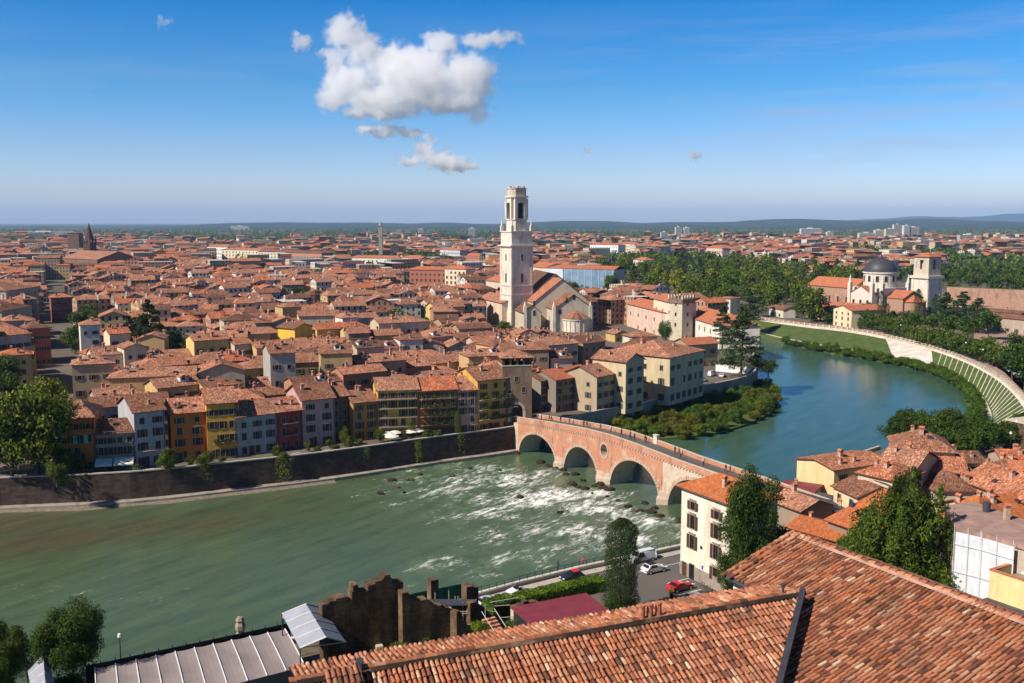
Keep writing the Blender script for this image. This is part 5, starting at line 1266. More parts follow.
hill(11500, prof([(-100, 227), (200, 226), (215, 224), (260, 222.5), (330, 222), (380, 223.5), (440, 223), (500, 224), (560, 221.5), (610, 221), (640, 223), (700, 222.5), (740, 220.5), (800, 219), (860, 220.5), (920, 218.5), (960, 219.5), (1010, 222), (1130, 221)]), 'hills')
hill(9000, prof([(-100, 229), (150, 228), (400, 226.5), (560, 226), (700, 225.5), (850, 224.5), (980, 223.5), (1130, 224)]), 'near_hills', 1800)
hill(24000, prof([(700, 224), (820, 221.5), (880, 218.5), (920, 216), (960, 217.5), (1000, 214), (1060, 212), (1130, 211)], 6), 'mountains', 4000)
# ---------- near bank: road, parking, vehicles ----------
up2 = Vector((0, 0, .02))
es = [Vector((p.x, p.y, 6)) for p in E_SH[:6]]
mb = MB(); ribbon([p+Vector((0, 0, .02)) for p in offset(es, -.7)], [p+Vector((0, 0, .02)) for p in offset(es, -9.5)], mb); struct(mb.build('road', 'asphalt'))
mb = MB(); a_, b_ = offset(es, -.5), offset(es, -2.2)
ribbon([p+Vector((0, 0, .14)) for p in a_], [p+Vector((0, 0, .14)) for p in b_], mb); ribbon([p+Vector((0, 0, .14)) for p in b_], [p+Vector((0, 0, .02)) for p in b_], mb); struct(mb.build('pavement', 'kerb'))
mb = MB(); q = [P(690, 549), P(742, 604), P(700, 640), P(590, 640), P(606, 590), P(596, 568)]
mb.prism([(p.x, p.y) for p in q], 5.9, 6.024); struct(mb.build('parking_ground', 'asphalt'))
mb = MB()
for k in range(5):
    a = P(689+k*6, 578+k*5.6, 6.03); d = Vector((-.86, -.5, 0)); mb.face([a, a+d*4.6, a+d*4.6+Vector((.07, -.12, 0)), a+Vector((.07, -.12, 0))])
struct(mb.build('parking_lines', 'white_paint'))
mb = MB(); c_ = offset(es, -5.2)
mb2 = ribbon([p+Vector((0, 0, .026)) for p in c_], [p+Vector((0, 0, .026)) for p in offset(es, -5.32)], mb); struct(mb.build('road_line', 'white_paint'))
sdv = (P(640, 558)-P(580, 571)); RZ = math.atan2(sdv.y, sdv.x)
make_car('white van on the riverside road, half hidden by the slim cypress', P(642, 561), RZ+PI, (.78, .78, .78), 4.9, 1.9, 1.95, style='van')
make_car('white crossover car with a black roof beside the van', P(654, 572), RZ, (.78, .77, .74), 4.3, 1.8, 1.6, (.015, .015, .02))
make_car('bright red car parked in front of the white house', P(680, 590), RZ+.05, (.55, .012, .02), 4.4, 1.8, 1.45, style='saloon')
make_car('silver car parked lowest in the square, cut off by the tiled roof', P(698, 602), RZ-.08, (.45, .47, .50), 4.4, 1.8, 1.45)
make_car('black small car with a red roof on the riverside road', P(572, 580), RZ+PI, (.015, .018, .03), 3.9, 1.72, 1.5, (.6, .01, .03))
make_car('tiny white city car with black roof on the riverside road', P(516, 595), RZ+PI, (.72, .72, .74), 2.9, 1.62, 1.55, (.02, .02, .025))
make_car('pale grey car roof showing behind the ruined pillar', P(490, 606), RZ, (.5, .55, .6), 4.2)
# scooter with rider
sp0 = P(671, 598.5, 6.03)
scr = thing('scooter', 'dark motor scooter under the rider in yellow', 'scooter', sp0, RZ-.5)
mb = MB(); mb.box(-.15, -.25, .25, .15, .75, .62); mb.box(-.16, .0, .62, .16, .8, .80); mb.box(-.2, -.5, .22, .2, -.1, .32); mb.box(-.2, -.62, .3, .2, -.5, 1.0); mb.build('body', 'dark_metal', scr)
for y in (-.68, .62): mb = MB(); mb.tube((-.06, y, .25), (.06, y, .25), .25, n=12); mb.build('wheel', 'rubber', scr)
mb = MB(); mb.tube((-.32, -.5, 1.08), (.32, -.5, 1.08), .025); mb.build('handlebar', 'iron', scr)
mb = MB(); mb.box(-.15, .7, .82, .15, .95, 1.0); mb.build('top_box', 'dark_metal', scr)
rp_ = person('person in a yellow jacket riding the dark scooter', sp0+Vector((0, 0, -.02)), RZ-.5, (.75, .72, .02), 'ride', 1.15)
person('person in dark clothes standing by the river wall beside the black car', P(558, 569, 6.02), 2, (.03, .03, .04), 'stand'); person('person in a red top walking along the river wall', P(583, 567, 6.02), RZ-PI/2, (.6, .02, .05), 'walk')
for i, (a, b, c, lb) in enumerate([(681, 571, (.5, .5, .6), 'person in a pale top at the door of the white house'), (692, 574, (.05, .05, .06), 'person in dark clothes by the wall of the white house')]): person(lb, P(a, b, 6.02), i, c, 'stand')

# white house
A, B = P(680, 573), P(733, 599); w = (B-A).length; u = (B-A)/w; nn = Vector((-u.y, u.x, 0)); hw = Hz(A.y, 484)-6; d = 8.5; c = (A+B)/2+nn*d/2
wh_ = thing('white_house', 'tall cream-white house with brown shutters and orange roof at the bridge end', 'house', (c.x, c.y, 6), math.atan2(u.y, u.x))
o = wall_mb(w, d, hw, 2, 'x', False, False).build('wall', 'plaster', wh_); o.color = (.82, .74, .60, 1)
rf = roof_mb(w, d, hw, 2.1, .8, .2, d/2, d/2).build('roof', 'roof_orange', wh_)
c_ = link('chimney', CHIM, rf, (1.5, -2.2, hw+1.6)); c_.scale = (.8, .8, .9)
mb = MB(); mb.box(-w/2-.03, -d/2-.08, -.5, w/2+.03, -d/2-.001, 2.2); mb.build('stone_plinth', 'paving', wh_)
mb = MB()
for i in range(2): mb.box(-w/2-.15, -d/2-.12, hw-.35, w/2+.15, -d/2-.001, hw-.1)
mb.build('cornice', 'white_stone', wh_)
for cx in (-w/2+2.9, -w/2+8.6, -w/2+13.6):
    for r_i, (z, hh2) in enumerate(((1.6, 2.0), (5.0, 2.2), (8.3, 2.2), (11.4, 1.3))):
        if z+hh2 > hw: continue
        if r_i == 0 and cx < 0: continue
        mb = MB(); a = .55; t_ = .13
        for (x0, z0, x1, z1) in ((-a-t_, 0, -a, hh2), (a, 0, a+t_, hh2), (-a-t_, hh2, a+t_, hh2+t_), (-a-t_-.06, -t_, a+t_+.06, 0)): mb.box(x0, -.1, z0, x1, .03, z1)
        wn_ = mb.build('window', 'window_surround', wh_, loc=(cx, -d/2, z)); mb = MB(); mb.box(-a, -.03, 0, a, .02, hh2); mb.build('pane', 'pane', wn_)
        mb = MB(); mb.box(-.03, -.06, 0, .03, -.02, hh2); mb.build('mullion', 'shutter_brown', wn_)
        for s_ in (-1, 1):
            mb = MB(); x0, x1 = sorted((s_*(a+t_), s_*(a+t_+.58))); mb.box(x0, -.16, -.03, x1, -.105, hh2+.05)
            for k in range(int(hh2/.22)): mb.box(x0+.06, -.18, k*.22+.05, x1-.06, -.155, k*.22+.16)
            mb.build('shutter', 'shutter_brown', wn_)
        mb = MB(); mb.box(-a-.3, -.22, hh2+.25, a+.3, .02, hh2+.4); mb.build('hood', 'window_surround', wn_)
for z, y in ((5.0, -3), (8.3, -3), (5, 1.5), (8.3, 1.5)): link('window', win_mesh('brown', 1.1, 2.0), wh_, (-w/2, y, z), -PI/2)
for z in (8.1,):
    mb = MB(); mb.box(-w/2-1.2, -4.6, z-.25, -w/2-.01, -1.2, z-.05); bl = mb.build('balcony', 'window_surround', wh_)
    mb = MB()
    for k in range(18): y = -4.55+k*.19; mb.tube((-w/2-1.15, y, z-.05), (-w/2-1.15, y, z+.95), .015, n=4)
    mb.tube((-w/2-1.15, -4.6, z+.95), (-w/2-1.15, -1.2, z+.95), .03, n=5); mb.build('railing', 'iron', bl)
    rr_ = random.Random(2); lf = MB()
    for q_ in range(260): leafquad(lf, Vector((-w/2-1.2+rr_.uniform(-.25, .3), rr_.uniform(-4.6, -1.2), z+.4+rr_.uniform(-.5, .8))), rdir(rr_), .12, rr_)
    lf.build('balcony_plants', 'leaf', bl)
mb = MB(); mb.box(-w/2+.6, -d/2-.12, 0, -w/2+1.7, -d/2-.082, 2.3); mb.build('door', 'shutter_brown', wh_); mb = MB(); mb.box(-w/2+2.4, -d/2-.14, 0, -w/2+3.6, -d/2-.082, 2.5); mb.build('door', 'pane', wh_)
mb = MB(); mb.box(-.25, -.1, 0, .25, .02, .5); mb.build('meter_box', 'lead', wh_, loc=(-1.2, -d/2, 5.6))
# road sign and rack
for (a, b, nm, lb) in ((683, 569, 'round', 'round blue and red no-parking sign on a thin post by the white house corner'), (703, 584, 'square', 'square blue road sign on a thin post in front of the white house')):
    p = P(a, b, 6.02); t = thing('road_sign', lb, 'road sign', p, RZ-1.2)
    mb = MB(); mb.tube((0, 0, 0), (0, 0, 3), .035); mb.build('post', 'lead', t)
    if 'blue_paint' not in MATS: simple('blue_paint', (.03, .09, .42), .4, .05)
    mb = MB()
    if nm == 'round':
        mb.tube((0, -.05, 2.7), (0, -.03, 2.7), .34, n=16); mb.build('rim', 'red_cloth', t); mb = MB(); mb.tube((0, -.06, 2.7), (0, -.051, 2.7), .27, n=16); mb.build('face', 'blue_paint', t)
    else: mb.box(-.3, -.06, 2.4, .3, -.04, 3.0); mb.build('face', 'blue_paint', t)
for i in range(3):
    p = P(703+i*5, 588+i*3.4, 6.02); t = thing('bicycle', 'parked bicycle by the stone plinth of the white house, %s from the left' % ordn(i+1), 'bicycle', p, math.atan2(u.y, u.x)+.2*i, 'bicycles at the white house')
    for x in (-.52, .52):
        mb = MB(); n_ = 14
        for k in range(n_): a0, a1 = 2*PI*k/n_, 2*PI*(k+1)/n_; mb.tube((x+.33*math.cos(a0), 0, .34+.33*math.sin(a0)), (x+.33*math.cos(a1), 0, .34+.33*math.sin(a1)), .02, n=4)
        mb.build('wheel', 'rubber', t)
    mb = MB()
    for a, b in (((-.52, 0, .34), (-.15, 0, .8)), ((-.15, 0, .8), (.4, 0, .82)), ((.4, 0, .82), (-.02, 0, .32)), ((-.02, 0, .32), (-.15, 0, .8)), ((-.52, 0, .34), (-.02, 0, .32)), ((.4, 0, .95), (.52, 0, .34))): mb.tube(a, b, .02, n=4)
    mb.build('frame', 'iron', t); mb = MB(); mb.box(-.28, -.07, .86, -.02, .07, .92); mb.build('saddle', 'rubber', t); mb = MB(); mb.tube((.4, -.25, .98), (.4, .25, .98), .018, n=4); mb.build('handlebar', 'iron', t)

def htop(p, py): return Hz(p.y, py)-p.z
b1 = P(621, 617); tree('column', b1, htop(b1, 519), 5.8, 'tall slim dark cypress standing by the parking square', name='cypress_tree', lod='near', seed=2, col=(.72, .8, .55))
b2 = P(750, 604); tree('full', b2, htop(b2, 463)+1, 12.5, 'tall dense dark evergreen tree covering the right side of the white house', name='evergreen_tree', lod='big', col=(.62, .72, .55), seed=1)
tree('bush', P(733, 606), 10, 7, 'lower leafy growth at the foot of the tall evergreen tree', 'shrub', name='evergreen_shrub', lod='near', col=(.55, .7, .55), lm='leaf', seed=3)
b3 = P(905, 607); tree('weeping', b3, htop(b3, 460), 19, 'large drooping feathery conifer above the right tiled roof', name='weeping_tree', lod='big', col=(.82, .88, .62), seed=1)
tree('full', P(860, 602), 13.5, 10, 'green tree merging with the left side of the drooping conifer', name='broadleaf_tree', lod='near', col=(.9, 1.05, .6), seed=2)
tree('bush', P(958, 610), 9, 7, 'dark bush at the foot of the scaffolded building', 'shrub', name='evergreen_shrub', lod='near', col=(.8, .9, .6), lm='leaf', seed=0)
tree('bush', P(772, 560), 8, 8, 'olive-brown shrub between the evergreen tree and the orange roofs', 'shrub', name='garden_shrub', lod='mid', col=(1.1, .9, .6), lm='shrub')
b4 = P(74, 700); tree('full', b4, htop(b4, 596), 10.5, 'dark green tree before the river, right of the corner tree at bottom left', name='broadleaf_tree', lod='big', col=(.5, .62, .45), seed=3)
b5 = P(4, 702); tree('full', b5, htop(b5, 618), 9, 'dark green tree cut by the bottom left corner', name='broadleaf_tree', lod='big', col=(.6, .7, .5), seed=0)

# hedge, maroon shed, gate pillars
def hedge(lb, A, B, wd, h, n_, col=(1, 1, 1)):
    L = (B-A).length; t = link('hedge', None, None, A, math.atan2((B-A).y, (B-A).x)); bpy.data.objects.remove(t); rr_ = random.Random(int(L*10)); mb = MB()
    for _ in range(n_):
        x = rr_.uniform(0, L); s_ = rr_.random(); e = .12*noise.noise(Vector((x*.8, 0, 0)))*3
        if s_ < .55: p = (x, rr_.uniform(-wd/2, wd/2), h+rr_.uniform(-.2, .08)+e); nv = Vector((0, 0, 1))
        else: sg = -1 if s_ < .85 else 1; p = (x, sg*wd/2+rr_.uniform(-.1, .1), rr_.uniform(0, h)+e); nv = Vector((0, sg, .3))
        leafquad(mb, Vector(p), nv, .13, rr_)
    mb.box(0.1, -wd/2+.15, -.2, L-.1, wd/2-.15, h-.2, 0)
    o = mb.build('hedge', 'leaf', None, loc=A, rotz=math.atan2((B-A).y, (B-A).x)); o.color = (*col, 1); return tag(o, lb, 'hedge')
hedge('long clipped bright green hedge between road and maroon shed', P(505, 610), P(603, 588), 2.6, 1.9, 9000, (1.0, 1.3, .6)); hedge('short square green hedge beside the ruined pillars', P(487, 617), P(506, 611), 3.0, 2.2, 3000, (1.0, 1.3, .6))
hedge('small green hedge block at the foot of the slim cypress', P(606, 608), P(634, 612), 3, 1.3, 2500, (1.1, 1.4, .6))
A, B = P(534, 628, 10), P(612, 612, 10); u = (B-A).normalized(); w = (B-A).length; n2 = Vector((-u.y, u.x, 0)); sz_ = thing('maroon_shed', 'low dark shed with flat maroon sheet roof behind the hedge', 'shed', (A.x, A.y, 6), math.atan2(u.y, u.x))
mb = MB(); mb.box(.3, .3, -1, w-.3, 6.4, 3.8); mb.build('wall', 'dark_metal', sz_)
mb = MB(); mb.add([(0, 0, 3.85), (w, 0, 3.85), (w, 7, 4.15), (0, 7, 4.15), (0, 0, 4.0), (w, 0, 4.0), (w, 7, 4.3), (0, 7, 4.3)], [(3, 2, 1, 0), (4, 5, 6, 7), (0, 1, 5, 4), (1, 2, 6, 5), (2, 3, 7, 6), (3, 0, 4, 7)]); mb.build('roof', 'maroon_sheet', sz_)
def ruin(lb, A, B, tops, base, thick=1.4, mat='ruin_stone', name='ruined_wall', cat='ruin', seed=0):
    """tops: (pixel x, pixel y) of the broken crest"""
    A = Vector((A.x, A.y, 0)); B = Vector((B.x, B.y, 0)); L = (B-A).length; u = (B-A)/L; mb = MB(); prof_ = []
    for (px, py) in tops: s_, z = on_line(px, py, A, B); prof_.append((max(0, min(L, s_)), z))
    prof_.sort(); fine = []
    for (a, za), (b, zb) in zip(prof_, prof_[1:]):
        k = max(1, int((b-a)/.62))
        for i in range(k):
            t_ = i/k; fine.append((a+(b-a)*t_, za+(zb-za)*t_+.35*noise.noise(Vector(((a+(b-a)*t_)*1.1, seed, 0)))+.3*noise.noise(Vector(((a+(b-a)*t_)*3.7, seed+4, 0)))+.12*((i*7+seed) % 3-1)))
    fine.append(prof_[-1])
    for (a, za), (b, zb) in zip(fine, fine[1:]):
        if b-a < .02: continue
        y0_, y1_ = -thick/2, thick/2; H0 = H1 = round((za+zb)/.7)*.35+.12*((int(a*9)) % 3-1)
        mb.add([(a, y0_, base-2), (b, y0_, base-2), (b, y1_, base-2), (a, y1_, base-2), (a, y0_, H0), (b, y0_, H1), (b, y1_, H1), (a, y1_, H0)], [(4, 5, 6, 7), (0, 1, 5, 4), (1, 2, 6, 5), (2, 3, 7, 6), (3, 0, 4, 7)], 0, [[(a, 0), (b, 0), (b, thick), (a, thick)], [(a, 0), (b, 0), (b, H1), (a, H0)], [(0, 0), (thick, 0), (thick, H1), (0, H1)], [(b, 0), (a, 0), (a, H0), (b, H1)], [(0, 0), (thick, 0), (thick, H0), (0, H0)]])
    o = mb.build(name, mat, None, loc=(A.x, A.y, 0), rotz=math.atan2(u.y, u.x)); return tag(o, lb, cat)
ruin('high dark ruined theatre wall with broken crest right of the small tent', P(322, 676), P(402, 658), [(320, 602), (334, 598), (350, 597), (351, 582), (356, 582), (359, 592), (366, 586), (373, 581), (380, 578), (382, 574), (388, 574), (390, 580), (401, 580), (403, 574)], 6, 1.6, seed=1)
ruin('second dark ruined wall with sunlit left edge, beside the first one', P(401, 672), P(454, 660), [(400, 592), (405, 591), (410, 597), (425, 598), (428, 604), (440, 606), (452, 611)], 6, 1.5, seed=2)
ruin('sunlit pale masonry pier at the right end of the dark ruined walls', P(452, 664), P(466, 655), [(451, 608), (455, 609), (458, 618), (462, 622), (466, 632)], 6, 1.6, seed=3)
ruin('thin standing masonry pillar before the foaming water', P(429, 626), P(437, 624), [(429, 581), (433, 578), (437, 579)], 6, 1.2, seed=4)
ruin('broken masonry pillar beside the green netting', P(464, 630), P(476, 627), [(464, 586), (470, 583), (476, 590)], 6, 1.5, seed=5)
ruin('stepped row of broken masonry running down from the pillar', P(468, 640), P(492, 634), [(468, 597), (474, 601), (478, 606), (484, 610), (492, 616)], 6, 1.2, seed=6)
ruin('low broken wall beside the clipped hedge', P(510, 626), P(542, 618), [(512, 606), (518, 605), (522, 601), (530, 600), (542, 602)], 6, 1, seed=7)
ruin('square stone gate pillar at the hedge beside the road', P(506, 607), P(511, 606), [(506, 594), (511, 594)], 6, .9, mat='pale_stone', name='gate_pillar', cat='pillar')
ruin('second stone gate pillar by the corner of the maroon shed', P(512, 627), P(517, 626), [(512, 608), (517, 606)], 6, .9, mat='pale_stone', name='gate_pillar', cat='pillar')
ruin('small arched stone stub in front of the ruined theatre wall', P(376, 668), P(383, 667), [(376, 648), (379, 644), (383, 647)], 6, .8, mat='pale_stone', seed=8)
ruin('ruined cross wall deep in the shade behind the pillars', P(432, 640), P(470, 632), [(432, 604), (440, 602), (448, 612), (458, 604), (470, 606)], 6, 1.2, seed=9)
ruin('broken dark wall closing the ruins on the river side', P(404, 628), P(432, 622), [(404, 598), (412, 600), (420, 603), (428, 599), (432, 600)], 6, .8, seed=10)
sn = P(241, 647, 6); mb = MB(); mb.revolve([(.9, 0), (.8, 1.6), (.5, 2.2), (.66, 2.5), (.72, 3.1), (.5, 3.5), (.62, 3.8), (.45, 4.2), (.05, 4.35)], n=7); o = mb.build('stone_pinnacle', 'bridge_stone', None, loc=sn); tag(o, 'weathered stone pinnacle rising behind the long grey canopy', 'pinnacle')
# green netting on poles
A, B = P(404, 628), P(468, 614); t = thing('debris_netting', 'dark green netting line on poles along the river behind the ruins', 'netting', A, math.atan2((B-A).y, (B-A).x)); L = (B-A).length
simple('green_net', (.01, .14, .08), .7, .1); simple('black_net', (.012, .016, .02), .7, .2)
mb = MB(); mb.box(0, -.03, 2.6, L, .03, 4.8); mb.build('net', 'green_net', t)
for k in range(6): mb = MB(); mb.tube((L*k/5, 0, -1), (L*k/5, 0, 4.9), .05); mb.build('pole', 'dark_metal', t)
A, B = P(86, 670, 10.4), P(290, 626.5, 10.4); A.z = B.z = 6; L = (B-A).length; t = thing('river_fence', 'long dark fence with netting along the water behind the grey canopy', 'fence', A, math.atan2((B-A).y, (B-A).x))
mb = MB(); mb.box(0, -.03, 0, L, .03, 4.9); mb.build('net', 'black_net', t)
for k in range(16): mb = MB(); mb.tube((L*k/15, 0, -1), (L*k/15, 0, 5.2), .06); mb.build('post', 'iron', t)
A, B = P(474, 598.5), P(688, 549); t = thing('river_railing', 'thin dark railing on the wall above the rapids', 'railing', (0, 0, 0))
ln = offset(es, .0); mb = MB(); LN = [0]
for i in range(len(ln)-1): LN.append(LN[-1]+(ln[i+1]-ln[i]).length); mb.tube(ln[i]+Vector((0, 0, 1.6)), ln[i+1]+Vector((0, 0, 1.6)), .04, n=4); mb.tube(ln[i]+Vector((0, 0, 1.2)), ln[i+1]+Vector((0, 0, 1.2)), .025, n=4)
mb.build('rail', 'iron', t)
for k in range(40): p, d_ = at_len(ln, LN, LN[-1]*k/39); mb = MB(); mb.tube((0, 0, .5), (0, 0, 1.62), .04, n=4); mb.build('post', 'iron', t, loc=p)
# lamp posts
def lamp(lb, p, h, dbl=False, g='street lamps'):
    t = thing('street_lamp', lb, 'street lamp', p, 0, g); mb = MB(); mb.tube((0, 0, 0), (0, 0, h), .09, .06); mb.build('pole', 'iron', t)
    mb = MB(); mb.revolve([(.05, h), (.28, h+.1), (.22, h+.5), (.05, h+.6)], n=8); mb.build('lantern', 'white_paint', t)
lamp('slim lamp post above the water left of the grey canopy', P(121, 664), 3.6); lamp('low lamp post above the water by the small tent', P(284, 632), 2)
for i, (a, b) in enumerate([(930, 347), (947, 352), (965, 360), (982, 368), (900, 340)]): lamp('lamp post along the promenade above the grass slope, %s from the left' % ordn([2, 3, 4, 5, 1][i]), P(a, b), 7)
# canopies of the open-air theatre
def P3(px, py, z): return P(px, py, z)
cn = thing('event_canopy', 'long flat grey fabric canopy with pale seams at the bottom left', 'canopy', (0, 0, 0))
TL_, TR_, BR_, BL_ = P3(95, 668, 10.5), P3(285, 629, 10.5), P3(305, 666, 9.2), P3(98, 720, 9.2)
mb = MB(); N = 10; M_ = 6
for i in range(N*4):
    for j in range(M_):
        def pt_(a, b): q = lerp(lerp(TL_, TR_, a), lerp(BL_, BR_, a), b); return q+Vector((0, 0, -.10*math.sin(PI*((a*N) % 1.0))*1.0+.15*math.sin(PI*b)))
        a0, a1, b0, b1 = i/(N*4), (i+.9999)/(N*4), j/M_, (j+1)/M_; mb.face([pt_(a0, b1), pt_(a1, b1), pt_(a1, b0), pt_(a0, b0)])
for a, b in ((BL_, BR_), (BR_, TR_)): mb.face([a-Vector((0, 0, 1.5)), b-Vector((0, 0, 1.5)), b, a])
mb.build('roof_fabric', 'membrane', cn)
mb = MB()
for i in range(N+1): a, b = lerp(TL_, TR_, i/N), lerp(BL_, BR_, i/N); mb.tube(a+Vector((0, 0, .03)), lerp(a, b, .5)+Vector((0, 0, .2)), .09, n=5); mb.tube(lerp(a, b, .5)+Vector((0, 0, .2)), b+Vector((0, 0, .03)), .09, n=5)
mb.build('seam_beam', 'seam', cn)
for i in range(0, N+1, 2):
    for e in (lerp(TL_, TR_, i/N), lerp(BL_, BR_, i/N)): mb = MB(); mb.tube((0, 0, -7), (0, 0, 0), .08); mb.build('post', 'dark_metal', cn, loc=e)
def gable_tent(lb, rA, rB, lA, lB, qA, qB, rz, ez, leg=5, mat='membrane_light', n_=4):
    t = thing('gable_tent', lb, 'tent', (0, 0, 0)); rA, rB = P3(*rA, rz), P3(*rB, rz); lA, lB = P3(*lA, ez), P3(*lB, ez); qA, qB = P3(*qA, ez), P3(*qB, ez)
    for nm, (a, b, c, d_) in (('roof_panel', (lA, lB, rB, rA)), ('roof_panel', (rA, rB, qB, qA))):
        dn = Vector((0, 0, -.08)); mb = MB(); mb.add([a, b, c, d_, a+dn, b+dn, c+dn, d_+dn], [(0, 1, 2, 3), (7, 6, 5, 4), (0, 4, 5, 1), (1, 5, 6, 2), (2, 6, 7, 3), (3, 7, 4, 0)]); mb.build(nm, mat, t)
    mb = MB()
    for i in range(n_+1):
        k = i/n_; zz = Vector((0, 0, .05)); mb.tube(lerp(lA, lB, k)+zz, lerp(rA, rB, k)+zz, .06, n=5); mb.tube(lerp(rA, rB, k)+zz, lerp(qA, qB, k)+zz, .06, n=5)
    for a, b in ((lB, rB), (rB, qB), (lB, qB), (lA, qA)): mb.tube(a, b, .07, n=5)
    mb.build('rafter', 'seam', t)
    for e in (lA, lB, qA, qB): mb = MB(); mb.tube((0, 0, -leg), (0, 0, 0), .08); mb.build('post', 'dark_metal', t, loc=e)
    mb = MB(); mb.face([lB-Vector((0, 0, leg)), lB-Vector((0, 0, leg*.45)), qB-Vector((0, 0, leg*.45)), qB-Vector((0, 0, leg))]); mb.build('back_cloth', 'dark_metal', t)
gable_tent('small grey gabled tent on tall dark legs beside the ruined wall', (306, 604), (326, 637), (282, 614), (300, 648), (323, 608), (346, 642), 15, 13.2, 7)
gable_tent('pale grey tent peak left of the long canopy at the bottom edge', (43, 654), (46, 692), (27, 668), (34, 700), (50, 664), (57, 700), 12, 10.5, 4)
gable_tent('low dark blue-grey tent between the small tent and the ruins', (358, 646), (368, 664), (345, 651), (352, 672), (370, 648), (382, 664), 8.6, 8.0, 2, mat='lead')
for i, (a, b, h_, w_, c) in enumerate([(418, 668, 5, 7, (1.0, .95, .9)), (404, 672, 5, 6, (1.0, .95, .9)), (433, 666, 5, 6, (.9, .95, .8)), (448, 664, 4, 5, (.9, .95, .8)), (474, 642, 4, 4, (1.2, 1.3, .7)), (482, 646, 4, 3.5, (1.2, 1.3, .7)), (508, 638, 3, 3, (.9, 1.1, .6)), (466, 650, 4, 4, (1.1, 1.2, .7))]):
    tree('bush', P(a, b), h_, w_, 'grey-green shrub growing among the ruins, %s from the left' % ordn(1+sorted(q[0] for q in [(418,), (404,), (433,), (448,), (474,), (482,), (508,), (466,)]).index(a)), 'shrub', 'ruin_shrub', 'shrubs among the ruins', 'mid', c, lm='shrub')
mb = MB(); q = [P(300, 700), P(600, 690), P(600, 612), P(500, 612), P(470, 604), P(300, 645)]; mb.prism([(p.x, p.y) for p in q][::-1], 5.9, 6.03); struct(mb.build('ruin_ground', 'earth'))
sc_ = thing('scaffolding', 'tangle of pale scaffold tubes among the ruined pillars', 'scaffolding', P(448, 634)); mb = MB(); rr_ = random.Random(6)
for k in range(26):
    x, y = rr_.uniform(-4, 6), rr_.uniform(-4, 3); z = rr_.uniform(1, 5)
    if k % 2: mb.tube((x, y, 0), (x, y, 5.2), .05, n=4)
    else: a_ = rr_.choice((.3, .4, 1.9)); l_ = rr_.uniform(3, 6); mb.tube((x, y, z), (x+l_*math.cos(a_), y+l_*math.sin(a_), z+rr_.uniform(-1.2, .3)), .06, n=4)
mb.build('tubes', 'kerb', sc_); mb = MB(); mb.box(-3, -2, 4.9, 4, 0, 5.05); mb.build('deck', 'lead', sc_)
# leaning brick stair by the ruins
A, B = P(488, 640), P(506, 652); t = thing('brick_stair', 'red brick stair flight running down beside the ruins', 'stair', A, math.atan2((B-A).y, (B-A).x))
mb = MB()
for k in range(10): mb.box(k*.55, -1, -.2, k*.55+.55, 1, 3.2-k*.3)
mb.build('steps', 'bridge_brick', t); mb = MB(); mb.tube((0, -1, 4.3), (5.5, -1, 1.4), .04); mb.tube((0, 1, 4.3), (5.5, 1, 1.4), .04); mb.build('handrail', 'seam', t)

